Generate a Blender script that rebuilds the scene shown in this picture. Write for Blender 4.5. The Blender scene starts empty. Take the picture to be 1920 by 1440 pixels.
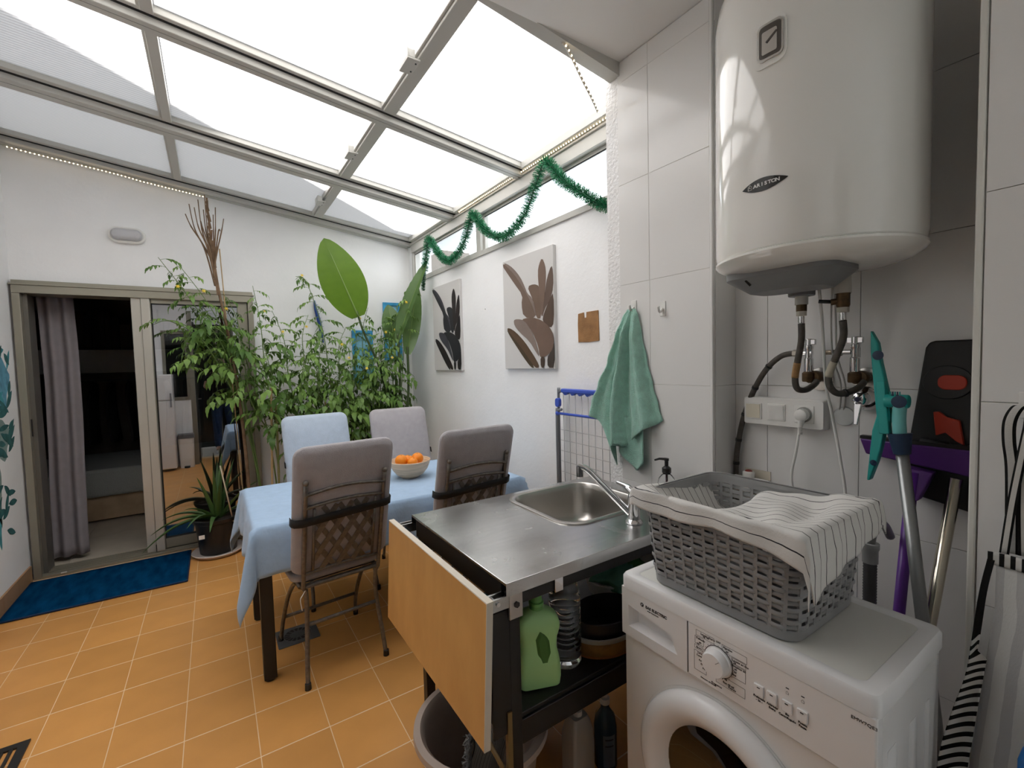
import bpy, bmesh, math, random
import numpy as np
from mathutils import Vector, Matrix

random.seed(7)
S = bpy.context.scene
COL = S.collection

# ------------------------------------------------------------------ camera
CAM_H = 1.46
YAW, PITCH, ROLL, FPX = 0.58300977, -0.05016263, -0.02622762, 848.19
def camera():
    fwd = Vector((math.sin(YAW)*math.cos(PITCH), math.cos(YAW)*math.cos(PITCH), math.sin(PITCH)))
    r = Vector((math.cos(YAW), -math.sin(YAW), 0)); u = r.cross(fwd)
    r2 = math.cos(ROLL)*r + math.sin(ROLL)*u
    u2 = -math.sin(ROLL)*r + math.cos(ROLL)*u
    cd = bpy.data.cameras.new('camera'); cd.sensor_width = 36; cd.sensor_fit = 'HORIZONTAL'
    cd.lens = FPX/1920*36; cd.clip_start = 0.01; cd.clip_end = 200
    co = bpy.data.objects.new('camera', cd); COL.objects.link(co)
    m = Matrix((r2, u2, -fwd)).transposed().to_4x4(); m.translation = (0, 0, CAM_H)
    co.matrix_world = m
    S.camera = co
camera()

# ------------------------------------------------------------------ world, sun, exposure
def world():
    w = bpy.data.worlds.new('hazy_sky'); S.world = w; w.use_nodes = True
    bg = w.node_tree.nodes['Background']
    bg.inputs['Color'].default_value = (0.90, 0.95, 1.0, 1)
    bg.inputs['Strength'].default_value = 3.5
world()
def sun():
    sd = bpy.data.lights.new('sun', 'SUN'); sd.energy = 80.0; sd.angle = math.radians(1.2); sd.color = (1.0, 0.985, 0.965)
    so = bpy.data.objects.new('sun', sd); COL.objects.link(so)
    d = Vector((0.30, -0.50, -1.0)).normalized()
    so.rotation_euler = d.to_track_quat('-Z', 'Y').to_euler(); so.location = (-2, 8, 9)
sun()
vs = S.view_settings
vs.view_transform = 'Standard'; vs.look = 'None'; vs.exposure = 0.24; vs.gamma = 1.0; vs.use_curve_mapping = False
S.cycles.use_denoising = True
S.cycles.max_bounces = 14; S.cycles.diffuse_bounces = 6; S.cycles.glossy_bounces = 6
S.cycles.transmission_bounces = 8; S.cycles.transparent_max_bounces = 16
S.cycles.sample_clamp_indirect = 8
S.cycles.caustics_reflective = False; S.cycles.caustics_refractive = False

# ------------------------------------------------------------------ materials
MATS = {}
def mat(name, col, rough=0.5, metal=0.0, var=0.0, vscale=8.0, bump=0.0, bscale=60.0, spec=0.5, coat=0.0, trans=0.0,
        ior=1.45, emit=0.0, sheen=0.0, stretch=(1, 1, 1), col2=None, alpha=1.0, sss=0.0):
    if name in MATS: return MATS[name]
    m = bpy.data.materials.new(name); m.use_nodes = True; MATS[name] = m
    nt = m.node_tree; b = nt.nodes['Principled BSDF']
    b.inputs['Base Color'].default_value = (*col, 1)
    b.inputs['Roughness'].default_value = rough; b.inputs['Metallic'].default_value = metal
    b.inputs['Specular IOR Level'].default_value = spec
    b.inputs['Coat Weight'].default_value = coat; b.inputs['Coat Roughness'].default_value = 0.08
    b.inputs['Transmission Weight'].default_value = trans; b.inputs['IOR'].default_value = ior
    b.inputs['Sheen Weight'].default_value = sheen
    b.inputs['Alpha'].default_value = alpha
    if emit:
        b.inputs['Emission Color'].default_value = (*col, 1); b.inputs['Emission Strength'].default_value = emit
    if var or bump:
        tc = nt.nodes.new('ShaderNodeTexCoord'); mp = nt.nodes.new('ShaderNodeMapping')
        mp.inputs['Scale'].default_value = stretch
        nt.links.new(tc.outputs['Object'], mp.inputs['Vector'])
    if var:
        n = nt.nodes.new('ShaderNodeTexNoise'); n.inputs['Scale'].default_value = vscale; n.inputs['Detail'].default_value = 5
        nt.links.new(mp.outputs['Vector'], n.inputs['Vector'])
        cr = nt.nodes.new('ShaderNodeValToRGB'); cr.color_ramp.elements[0].position = 0.3; cr.color_ramp.elements[1].position = 0.7
        c2 = col2 or tuple(max(0, c*(1-var)) for c in col)
        c1 = col if col2 else tuple(min(1, c*(1+var)) for c in col)
        cr.color_ramp.elements[0].color = (*c2, 1); cr.color_ramp.elements[1].color = (*c1, 1)
        nt.links.new(n.outputs['Fac'], cr.inputs['Fac']); nt.links.new(cr.outputs['Color'], b.inputs['Base Color'])
    if bump:
        n2 = nt.nodes.new('ShaderNodeTexNoise'); n2.inputs['Scale'].default_value = bscale; n2.inputs['Detail'].default_value = 4
        nt.links.new(mp.outputs['Vector'], n2.inputs['Vector'])
        bp = nt.nodes.new('ShaderNodeBump'); bp.inputs['Strength'].default_value = bump; bp.inputs['Distance'].default_value = 0.01
        nt.links.new(n2.outputs['Fac'], bp.inputs['Height']); nt.links.new(bp.outputs['Normal'], b.inputs['Normal'])
    return m

def roof_mat():
    """opal twin-wall polycarbonate: translucent, with its ribs every 16 mm along X"""
    m = bpy.data.materials.new('opal_polycarbonate'); m.use_nodes = True; nt = m.node_tree
    for n in list(nt.nodes): nt.nodes.remove(n)
    out = nt.nodes.new('ShaderNodeOutputMaterial')
    tc = nt.nodes.new('ShaderNodeTexCoord'); sp = nt.nodes.new('ShaderNodeSeparateXYZ')
    nt.links.new(tc.outputs['Object'], sp.inputs['Vector'])
    mu = nt.nodes.new('ShaderNodeMath'); mu.operation = 'MULTIPLY'; mu.inputs[1].default_value = 2*math.pi/0.0235
    nt.links.new(sp.outputs['Y'], mu.inputs[0])
    si = nt.nodes.new('ShaderNodeMath'); si.operation = 'SINE'; nt.links.new(mu.outputs[0], si.inputs[0])
    cr = nt.nodes.new('ShaderNodeMapRange'); cr.inputs['From Min'].default_value = -1; cr.inputs['From Max'].default_value = 1
    cr.inputs['To Min'].default_value = 0; cr.inputs['To Max'].default_value = 1
    nt.links.new(si.outputs[0], cr.inputs['Value'])
    mx = nt.nodes.new('ShaderNodeMix'); mx.data_type = 'RGBA'
    mx.inputs['A'].default_value = (0.104, 0.102, 0.102, 1); mx.inputs['B'].default_value = (0.160, 0.158, 0.157, 1)
    nt.links.new(cr.outputs['Result'], mx.inputs['Factor'])
    t = nt.nodes.new('ShaderNodeBsdfTranslucent'); nt.links.new(mx.outputs['Result'], t.inputs['Color'])
    d = nt.nodes.new('ShaderNodeBsdfDiffuse'); d.inputs['Color'].default_value = (0.16, 0.155, 0.152, 1)
    g = nt.nodes.new('ShaderNodeBsdfGlossy'); g.inputs['Roughness'].default_value = 0.25
    a = nt.nodes.new('ShaderNodeAddShader'); nt.links.new(t.outputs[0], a.inputs[0]); nt.links.new(d.outputs[0], a.inputs[1])
    ms = nt.nodes.new('ShaderNodeMixShader'); ms.inputs['Fac'].default_value = 0.05
    nt.links.new(a.outputs[0], ms.inputs[1]); nt.links.new(g.outputs[0], ms.inputs[2]); nt.links.new(ms.outputs[0], out.inputs['Surface'])
    return m

def pane_mat(name, tint, refl, rough=0.0):
    m = bpy.data.materials.new(name); m.use_nodes = True; nt = m.node_tree
    for n in list(nt.nodes): nt.nodes.remove(n)
    out = nt.nodes.new('ShaderNodeOutputMaterial')
    t = nt.nodes.new('ShaderNodeBsdfTransparent'); t.inputs['Color'].default_value = (*tint, 1)
    g = nt.nodes.new('ShaderNodeBsdfGlossy'); g.inputs['Roughness'].default_value = rough; g.inputs['Color'].default_value = (0.95, 0.97, 1, 1)
    lw = nt.nodes.new('ShaderNodeLayerWeight'); lw.inputs['Blend'].default_value = refl
    ms = nt.nodes.new('ShaderNodeMixShader')
    mr = nt.nodes.new('ShaderNodeMapRange'); mr.inputs['To Min'].default_value = refl; mr.inputs['To Max'].default_value = 0.95
    nt.links.new(lw.outputs['Facing'], mr.inputs['Value'])
    pw = nt.nodes.new('ShaderNodeMath'); pw.operation = 'POWER'; pw.inputs[1].default_value = 4
    nt.links.new(lw.outputs['Facing'], pw.inputs[0]); nt.links.new(pw.outputs[0], mr.inputs['Value'])
    nt.links.new(mr.outputs['Result'], ms.inputs['Fac'])
    nt.links.new(t.outputs[0], ms.inputs[1]); nt.links.new(g.outputs[0], ms.inputs[2]); nt.links.new(ms.outputs[0], out.inputs['Surface'])
    return m

def leaf_mat(name, c1, c2, rough=0.45, tr=0.3):
    m = bpy.data.materials.new(name); m.use_nodes = True; nt = m.node_tree; b = nt.nodes['Principled BSDF']; out = nt.nodes['Material Output']
    oi = nt.nodes.new('ShaderNodeObjectInfo'); tc = nt.nodes.new('ShaderNodeTexCoord'); n = nt.nodes.new('ShaderNodeTexNoise')
    n.inputs['Scale'].default_value = 12
    nt.links.new(tc.outputs['Object'], n.inputs['Vector'])
    av = nt.nodes.new('ShaderNodeMath'); av.operation = 'ADD'; nt.links.new(oi.outputs['Random'], av.inputs[0]); nt.links.new(n.outputs['Fac'], av.inputs[1])
    hv = nt.nodes.new('ShaderNodeMath'); hv.operation = 'MULTIPLY'; hv.inputs[1].default_value = 0.5; nt.links.new(av.outputs[0], hv.inputs[0])
    cr = nt.nodes.new('ShaderNodeValToRGB'); cr.color_ramp.elements[0].position = 0.15; cr.color_ramp.elements[1].position = 0.85
    cr.color_ramp.elements[0].color = (*c1, 1); cr.color_ramp.elements[1].color = (*c2, 1)
    nt.links.new(hv.outputs[0], cr.inputs['Fac']); nt.links.new(cr.outputs['Color'], b.inputs['Base Color'])
    b.inputs['Roughness'].default_value = rough
    t = nt.nodes.new('ShaderNodeBsdfTranslucent'); nt.links.new(cr.outputs['Color'], t.inputs['Color'])
    ms = nt.nodes.new('ShaderNodeMixShader'); ms.inputs['Fac'].default_value = tr
    nt.links.new(b.outputs[0], ms.inputs[1]); nt.links.new(t.outputs[0], ms.inputs[2]); nt.links.new(ms.outputs[0], out.inputs['Surface'])
    return m

def stripe_mat(name, base, dark, axis_scale, width, warp=0.0, rough=0.9, axis='U', base2=None):
    """woven cloth with dark stripes along one UV direction"""
    m = bpy.data.materials.new(name); m.use_nodes = True; nt = m.node_tree; b = nt.nodes['Principled BSDF']
    uv = nt.nodes.new('ShaderNodeUVMap'); sp = nt.nodes.new('ShaderNodeSeparateXYZ'); nt.links.new(uv.outputs['UV'], sp.inputs['Vector'])
    n = nt.nodes.new('ShaderNodeTexNoise'); n.inputs['Scale'].default_value = 9; nt.links.new(uv.outputs['UV'], n.inputs['Vector'])
    ad = nt.nodes.new('ShaderNodeMath'); ad.operation = 'MULTIPLY_ADD'; ad.inputs[1].default_value = warp
    nt.links.new(n.outputs['Fac'], ad.inputs[0]); nt.links.new(sp.outputs['X' if axis == 'U' else 'Y'], ad.inputs[2])
    mu = nt.nodes.new('ShaderNodeMath'); mu.operation = 'MULTIPLY'; mu.inputs[1].default_value = axis_scale; nt.links.new(ad.outputs[0], mu.inputs[0])
    fr = nt.nodes.new('ShaderNodeMath'); fr.operation = 'FRACT'; nt.links.new(mu.outputs[0], fr.inputs[0])
    lt = nt.nodes.new('ShaderNodeMath'); lt.operation = 'LESS_THAN'; lt.inputs[1].default_value = width; nt.links.new(fr.outputs[0], lt.inputs[0])
    mx = nt.nodes.new('ShaderNodeMix'); mx.data_type = 'RGBA'; mx.inputs['A'].default_value = (*base, 1); mx.inputs['B'].default_value = (*dark, 1)
    nt.links.new(lt.outputs[0], mx.inputs['Factor']); nt.links.new(mx.outputs['Result'], b.inputs['Base Color'])
    b.inputs['Roughness'].default_value = rough; b.inputs['Specular IOR Level'].default_value = 0.15
    n2 = nt.nodes.new('ShaderNodeTexNoise'); n2.inputs['Scale'].default_value = 90; nt.links.new(uv.outputs['UV'], n2.inputs['Vector'])
    bp = nt.nodes.new('ShaderNodeBump'); bp.inputs['Strength'].default_value = 0.25; bp.inputs['Distance'].default_value = 0.004
    nt.links.new(n2.outputs['Fac'], bp.inputs['Height']); nt.links.new(bp.outputs['Normal'], b.inputs['Normal'])
    return m

# ------------------------------------------------------------------ mesh collection helpers
class MB:
    def __init__(s): s.v = []; s.f = []; s.uv = None
    def add(s, vs, fs):
        o = len(s.v); s.v += [tuple(x) for x in vs]; s.f += [tuple(i+o for i in f) for f in fs]; return s
    def box(s, x0, x1, y0, y1, z0, z1):
        return s.add([(x0,y0,z0),(x1,y0,z0),(x1,y1,z0),(x0,y1,z0),(x0,y0,z1),(x1,y0,z1),(x1,y1,z1),(x0,y1,z1)],
                     [(3,2,1,0),(4,5,6,7),(0,1,5,4),(1,2,6,5),(2,3,7,6),(3,0,4,7)])
    def hexa(s, bot, top):
        return s.add(list(bot)+list(top), [(3,2,1,0),(4,5,6,7),(0,1,5,4),(1,2,6,5),(2,3,7,6),(3,0,4,7)])
    def tube(s, pts, r, n=8, cap=True, up=None):
        pts = [Vector(p) for p in pts]; k = len(pts); rs = r if isinstance(r, (list, tuple)) else [r]*k
        T = [(pts[min(i+1,k-1)]-pts[max(i-1,0)]).normalized() for i in range(k)]
        a = Vector((0,0,1)) if abs(T[0].z) < .9 else Vector((1,0,0))
        if up: a = Vector(up)
        N = (a - T[0]*a.dot(T[0])).normalized(); vs = []; fs = []
        for i in range(k):
            N = (N - T[i]*N.dot(T[i])).normalized(); B = T[i].cross(N)
            for j in range(n):
                t = 2*math.pi*j/n; vs.append(pts[i] + (N*math.cos(t)+B*math.sin(t))*rs[i])
        for i in range(k-1):
            for j in range(n):
                fs.append((i*n+j, i*n+(j+1)%n, (i+1)*n+(j+1)%n, (i+1)*n+j))
        if cap: fs += [tuple(range(n))[::-1], tuple((k-1)*n+j for j in range(n))]
        return s.add(vs, fs)
    def bar(s, p, q, w, h, up=(0,0,1)):
        """rectangular bar from p to q, w across, h along up"""
        p = Vector(p); q = Vector(q); t = (q-p).normalized(); u = Vector(up); u = (u - t*u.dot(t)).normalized(); x = t.cross(u)
        vs = [c + x*(sx*w/2) + u*(sz*h/2) for c in (p, q) for sx, sz in ((-1,-1),(1,-1),(1,1),(-1,1))]
        return s.add(vs, [(3,2,1,0),(4,5,6,7),(0,1,5,4),(1,2,6,5),(2,3,7,6),(3,0,4,7)])
    def lathe(s, prof, n=32, c=(0,0,0), axis='Z', cap=True):
        vs = []; fs = []; k = len(prof)
        for r, z in prof:
            for j in range(n):
                t = 2*math.pi*j/n; x, y = r*math.cos(t), r*math.sin(t)
                p = {'Z': (x, y, z), 'X': (z, x, y), 'Y': (y, z, x)}[axis]
                vs.append((p[0]+c[0], p[1]+c[1], p[2]+c[2]))
        for i in range(k-1):
            for j in range(n): fs.append((i*n+j, i*n+(j+1)%n, (i+1)*n+(j+1)%n, (i+1)*n+j))
        if cap:
            if prof[0][0] > 1e-6: fs.append(tuple(range(n))[::-1])
            if prof[-1][0] > 1e-6: fs.append(tuple((k-1)*n+j for j in range(n)))
        return s.add(vs, fs)
    def prism(s, poly, fn0, fn1):
        """closed polygon (2-D points) placed by fn0 and fn1: a solid plate"""
        k = len(poly)
        return s.add([fn0(*p) for p in poly]+[fn1(*p) for p in poly],
                     [tuple(range(k))[::-1], tuple(range(k, 2*k))]+[(i,(i+1)%k,k+(i+1)%k,k+i) for i in range(k)])
    def grid(s, P):
        """P[i][j] points"""
        h = len(P); w = len(P[0])
        return s.add([p for r in P for p in r], [(i*w+j, i*w+j+1, (i+1)*w+j+1, (i+1)*w+j) for i in range(h-1) for j in range(w-1)])
    def sphere(s, c, r, nu=12, nv=8, sc=(1,1,1)):
        prof = [(max(1e-7, math.sin(math.pi*i/nv)), -math.cos(math.pi*i/nv)) for i in range(nv+1)]
        m = MB(); m.lathe(prof, nu, cap=False)
        return s.add([(c[0]+v[0]*r*sc[0], c[1]+v[1]*r*sc[1], c[2]+v[2]*r*sc[2]) for v in m.v], m.f)
    def mesh(s, name, m, smooth=None, off=(0,0,0), uvs=None):
        me = bpy.data.meshes.new(name); o = Vector(off)
        me.from_pydata([tuple(Vector(v)-o) for v in s.v], [], s.f)
        if uvs:
            l = me.uv_layers.new(name='UVMap')
            for lp in me.loops: l.data[lp.index].uv = uvs[lp.vertex_index]
        bm = bmesh.new(); bm.from_mesh(me); bmesh.ops.recalc_face_normals(bm, faces=bm.faces); bm.to_mesh(me); bm.free()
        if m is not None:
            for x in (m if isinstance(m, (list, tuple)) else [m]): me.materials.append(x)
        if smooth:
            me.polygons.foreach_set('use_smooth', [True]*len(me.polygons))
            if smooth is not True: me.set_sharp_from_angle(angle=math.radians(smooth))
        return me
    def build(s, name, m, parent=None, smooth=None, bevel=0, seg=2, solid=0, sub=0, uvs=None):
        if parent is None:
            a = np.array(s.v); base = ((a[:,0].min()+a[:,0].max())/2, (a[:,1].min()+a[:,1].max())/2, a[:,2].min())
            base = tuple(float(x) for x in base)
        else: base = (0,0,0)
        o = bpy.data.objects.new(name, s.mesh(name, m, smooth, base, uvs)); COL.objects.link(o)
        if parent is None: o.location = base
        else: link(o, parent)
        if solid:
            md = o.modifiers.new('thickness', 'SOLIDIFY'); md.thickness = solid; md.offset = 0
        if bevel:
            md = o.modifiers.new('bevel', 'BEVEL'); md.width = bevel; md.segments = seg; md.limit_method = 'ANGLE'; md.angle_limit = math.radians(40)
            md.harden_normals = False
            if not smooth:
                o.data.polygons.foreach_set('use_smooth', [True]*len(o.data.polygons)); o.data.set_sharp_from_angle(angle=math.radians(35))
        if sub:
            md = o.modifiers.new('subdivision', 'SUBSURF'); md.levels = sub; md.render_levels = sub
        return o

def world_loc(o):
    v = Vector(o.location); p = o.parent
    return v
def link(o, parent):
    """parent o, whose vertices are in world space, to a thing or a part"""
    o.parent = parent
    r = parent
    while r.parent is not None: r = r.parent
    if parent.parent is None: o.matrix_parent_inverse = Matrix.Translation(-Vector(parent.location))
def tag(o, label=None, cat=None, group=None, kind=None):
    if label: o['label'] = label
    if cat: o['category'] = cat
    if group: o['group'] = group
    if kind: o['kind'] = kind
    return o
def thing(name, loc, label, cat, group=None):
    o = bpy.data.objects.new(name, None); COL.objects.link(o); o.location = loc; o.empty_display_size = 0.05
    return tag(o, label, cat, group)
def struct(o): o['kind'] = 'structure'; return o
def sroot(name, loc=(0,0,0)):
    o = bpy.data.objects.new(name, None); COL.objects.link(o); o.location = loc; o['kind'] = 'structure'; o.empty_display_size = 0.05
    return o
def inst(name, me, parent, loc=(0,0,0), rot=None, scale=None, mw=None):
    """object sharing mesh data, placed in world space under a thing"""
    o = bpy.data.objects.new(name, me); COL.objects.link(o)
    if parent is not None: link(o, parent)
    if mw is not None: o.matrix_basis = mw
    else:
        o.location = loc
        if rot: o.rotation_euler = rot
        if scale: o.scale = scale
    return o
def copy_tree(o, parent=None):
    c = o.copy(); COL.objects.link(c)
    if parent is not None: c.parent = parent
    for ch in o.children: copy_tree(ch, c)
    return c
def text(body, size, m, parent, loc, xdir, ydir, name='lettering', ext=0.0004, align='LEFT', sx=1.0, bold=0.0):
    cu = bpy.data.curves.new(name, 'FONT'); cu.body = body; cu.size = size; cu.extrude = ext; cu.align_x = align; cu.align_y = 'CENTER'
    cu.offset = bold; cu.space_character = 1.05
    cu.resolution_u = 3
    tmp = bpy.data.objects.new(name, cu); me = bpy.data.meshes.new_from_object(tmp); bpy.data.objects.remove(tmp); bpy.data.curves.remove(cu)
    me.name = name; me.materials.clear(); me.materials.append(m)
    o = bpy.data.objects.new(name, me); COL.objects.link(o)
    X = Vector(xdir).normalized(); Y = Vector(ydir).normalized(); Z = X.cross(Y)
    mw = Matrix((X*sx, Y, Z)).transposed().to_4x4(); mw.translation = loc
    if parent is not None: link(o, parent)
    o.matrix_basis = mw
    return o
def spline(pts, n=8):
    """Catmull-Rom through pts"""
    P = [Vector(p) for p in pts]; out = []
    for i in range(len(P)-1):
        a = P[max(i-1,0)]; b = P[i]; c = P[i+1]; d = P[min(i+2, len(P)-1)]
        for k in range(n):
            t = k/n
            out.append(0.5*((2*b)+(c-a)*t+(2*a-5*b+4*c-d)*t*t+(3*b-a-3*c+d)*t**3))
    out.append(P[-1]); return out
def rrect(w, h, r, n=5):
    """rounded rectangle polygon centred on 0"""
    out = []
    for cx, cy, a0 in ((w/2-r,h/2-r,0),(-w/2+r,h/2-r,90),(-w/2+r,-h/2+r,180),(w/2-r,-h/2+r,270)):
        for i in range(n+1):
            a = math.radians(a0+90*i/n); out.append((cx+r*math.cos(a), cy+r*math.sin(a)))
    return out

# shared materials
M_WALL = mat('white_plaster', (0.845,0.845,0.845), 0.9, var=0.03, vscale=3, bump=0.12, bscale=45)
M_ROUGH = mat('rough_white_plaster', (0.84,0.835,0.83), 0.95, var=0.04, vscale=6, bump=0.6, bscale=70)
M_CEIL = mat('ceiling_plaster', (0.82,0.81,0.79), 0.9, var=0.02, vscale=3)
M_TILE = mat('glazed_wall_tile', (0.78,0.77,0.755), 0.16, var=0.012, vscale=2, spec=0.5)
M_GROUT = mat('pale_grout', (0.68,0.66,0.62), 0.9)
M_ALU = mat('champagne_aluminium', (0.30,0.28,0.225), 0.38, metal=0.45)
M_WALU = mat('white_lacquered_aluminium', (0.50,0.49,0.455), 0.4)
M_BLACKGAP = mat('black_rubber_gasket', (0.012,0.012,0.012), 0.8)
M_WHITEPL = mat('white_plastic', (0.78,0.77,0.74), 0.35)
M_CHROME = mat('polished_chrome', (0.75,0.75,0.76), 0.08, metal=1.0)
M_STEEL = mat('brushed_steel', (0.56,0.56,0.55), 0.26, metal=1.0, var=0.06, vscale=40, stretch=(1,12,12), bump=0.03, bscale=200)
M_BLACKMET = mat('black_powder_coat', (0.012,0.012,0.012), 0.45)
M_BLACKPL = mat('black_plastic', (0.015,0.015,0.016), 0.4)
# ================================================================== the setting
XL, XR, YB = -1.14, 1.746, 4.536          # left wall, right wall, back wall
XC, XN, XP = 1.55, 1.693, 1.365           # tiled column face, niche back, tiled pillar face
ZC = 2.75                                  # ceiling under the slab
def zroof(x): return 2.68 + 0.13*(1.746-x)

def build_floor():
    fl = MB().box(-1.5, 2.1, -0.05, 4.7, -0.12, -0.0005).build('floor', mat('floor_grout', (0.80,0.60,0.38), 0.9)); struct(fl)
    tm = mat('terracotta_tile', (0.62,0.30,0.085), 0.42, var=0.06, vscale=5, bump=0.05, bscale=220, spec=0.4)
    nt = tm.node_tree; b = nt.nodes['Principled BSDF']
    src = b.inputs['Base Color'].links[0].from_socket
    oi = nt.nodes.new('ShaderNodeObjectInfo'); mr = nt.nodes.new('ShaderNodeMapRange'); mr.inputs['To Min'].default_value = 0.93; mr.inputs['To Max'].default_value = 1.07
    nt.links.new(oi.outputs['Random'], mr.inputs['Value'])
    vm = nt.nodes.new('ShaderNodeVectorMath'); vm.operation = 'SCALE'; nt.links.new(src, vm.inputs[0]); nt.links.new(mr.outputs['Result'], vm.inputs['Scale'])
    nt.links.new(vm.outputs['Vector'], b.inputs['Base Color'])
    px, py = 0.2455, 0.2575
    me = MB().box(-px/2+.0016, px/2-.0016, -py/2+.0028, py/2-.0028, -0.01, 0).mesh('floor_tile', tm)
    xs = [-0.166 + px*(i+.5) for i in range(-4, 8)]; ys = [2.672 + py*(j+.5) for j in range(-10, 7)]
    for x in xs:
        for y in ys:
            if x > 1.8 or (x > 1.5 and y < 1.4) : continue
            if y > 4.53 or y < 0.1: continue
            inst('floor_tile', me, fl, (x, y, 0))
build_floor()

def build_walls():
    # left wall with brown skirting
    struct(MB().box(XL-.15, XL, 0.6, 4.6, 0, 3.25).build('wall_left', M_WALL))
    sk = sroot('baseboard_left', (XL, 2.5, 0))
    sm = mat('brown_skirting_tile', (0.36,0.21,0.11), 0.45, var=0.05)
    for i in range(12):
        y0 = 4.47-0.2575*(i+1); 
        if y0 < 0.9: break
        MB().box(XL+.0005, XL+.012, y0+.0015, y0+.2575-.0015, 0, 0.115).build('skirting_tile', sm, sk)
    # back wall with the door opening
    bw = MB()
    bw.box(XL-.15, -1.125, YB, YB+.2, 0, 3.3); bw.box(-1.125, 0.315, YB, YB+.2, 2.11, 3.3); bw.box(0.315, 2.0, YB, YB+.2, 0, 3.3)
    struct(bw.build('wall_back', M_WALL))
    # right wall with the window strip
    rw = MB()
    rw.box(XR, XR+.2, 1.40, YB, 0, 2.275); rw.box(XR, XR+.2, 1.40, YB, 2.665, 2.74)
    rw.box(XR, XR+.2, 4.42, YB, 2.275, 2.665)
    struct(rw.build('wall_right', M_WALL))
    # tiled column between the patio and the niche
    c = MB().box(XC, XR+.2, 0.99, 1.516, 0, 2.77).build('wall_column', M_ROUGH); struct(c)
    zj = [0.035, 0.472, 0.910, 1.348, 1.785, 2.222, 2.66, ZC-.002]
    def tiles_x(par, X, ys, zs, name='wall_tile'):
        for a, b in zip(ys[:-1], ys[1:]):
            for z0, z1 in zip(zs[:-1], zs[1:]):
                MB().box(X-.006, X-.0003, a+.0007, b-.0007, z0+.0007, z1-.0007).build(name, M_TILE, par, bevel=.0008, seg=1)
    MB().box(XC-.0045, XC-.0002, 0.998, 1.440, 0, ZC-.002).build('grout', M_GROUT, c)
    tiles_x(c, XC, [0.998, 1.274, 1.440], zj)
    MB().box(XC-.009, XC+.006, 0.986, 0.998, 0, ZC-.002).build('corner_trim', M_TILE, c, bevel=.003)
    # niche: back and left side
    n = MB().box(XN, XN+.25, 0.0, 0.99, 0, 2.77).build('wall_niche', M_GROUT); struct(n)
    tiles_x(n, XN, [0.02, 0.299, 0.581, 0.863, 0.985], zj)
    def tiles_y(par, Y, xs, zs):
        for a, b in zip(xs[:-1], xs[1:]):
            for z0, z1 in zip(zs[:-1], zs[1:]):
                MB().box(a+.0007, b-.0007, Y-.006, Y-.0003, z0+.0007, z1-.0007).build('wall_tile', M_TILE, par, bevel=.0008, seg=1)
    tiles_y(c, 0.989, [XC+.006, XN-.006], zj)
    # right pillar
    p = MB().box(XP, XN-.001, -0.70, 0.266, 0, 2.77).build('wall_pillar', M_GROUT); struct(p)
    tiles_x(p, XP, [-0.566, -0.290, -0.014, 0.252], zj)
    MB().box(XP-.009, XP+.006, 0.254, 0.2665, 0, ZC-.002).build('corner_trim', mat('cream_corner_trim', (0.72,0.71,0.66), 0.3), p, bevel=.003)
    # ceiling slab over the near part, and the photographer's room, its unseen side bay added for daylight
    struct(MB().box(XL-.31, 3.15, -3.55, 1.43, ZC, ZC+.25).build('ceiling', M_CEIL))
    f = MB().box(XL-.15, -0.30, 0.48, 0.60, 0, 1.00); f.box(XL-.15, -0.30, 0.48, 0.60, 2.05, ZC); f.box(XL-.15, -0.62, 0.48, 0.60, 1.0, 2.05)
    struct(f.build('wall_front', M_WALL))
    kr = MB().box(XL-.3, 3.15, -3.55, -3.4, 0, ZC); kr.box(XL-.3, XL-.15, -3.4, 0.6, 0, ZC)
    kr.box(XN, 3.15, -0.70, -0.0, 0, ZC); kr.box(3.0, 3.15, -3.4, -3.25, 0, ZC); kr.box(3.0, 3.15, -0.85, -0.70, 0, ZC); kr.box(3.0, 3.15, -3.25, -0.85, 2.55, ZC)
    struct(kr.build('wall_kitchen', mat('kitchen_wall', (0.84,0.83,0.81), 0.8)))
    struct(MB().box(XL-.3, 3.15, -3.55, -0.05, -0.10, -0.002).build('floor_kitchen', mat('kitchen_floor', (0.62,0.58,0.52), 0.5)))
    bd = sroot('door_added_daylight', (3.05, -1.75, 0))  # unseen glazed balcony opening, added to bring daylight to the near corner
    for y in (-3.25, -2.08, -0.92): MB().box(3.02, 3.08, y, y+.07, 0, 2.55).build('door_frame', M_WALU, bd)
    MB().box(3.02, 3.08, -3.18, -0.92, 2.48, 2.55).build('door_frame', M_WALU, bd); MB().box(3.02, 3.08, -3.18, -0.92, 0, .07).build('door_frame', M_WALU, bd)
    MB().add([(3.05,-3.18,.07),(3.05,-.92,.07),(3.05,-.92,2.48),(3.05,-3.18,2.48)], [(0,1,2,3)]).build('door_pane', pane_mat('added_balcony_glass', (0.95,0.96,0.97), 0.05), bd)
build_walls()

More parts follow.
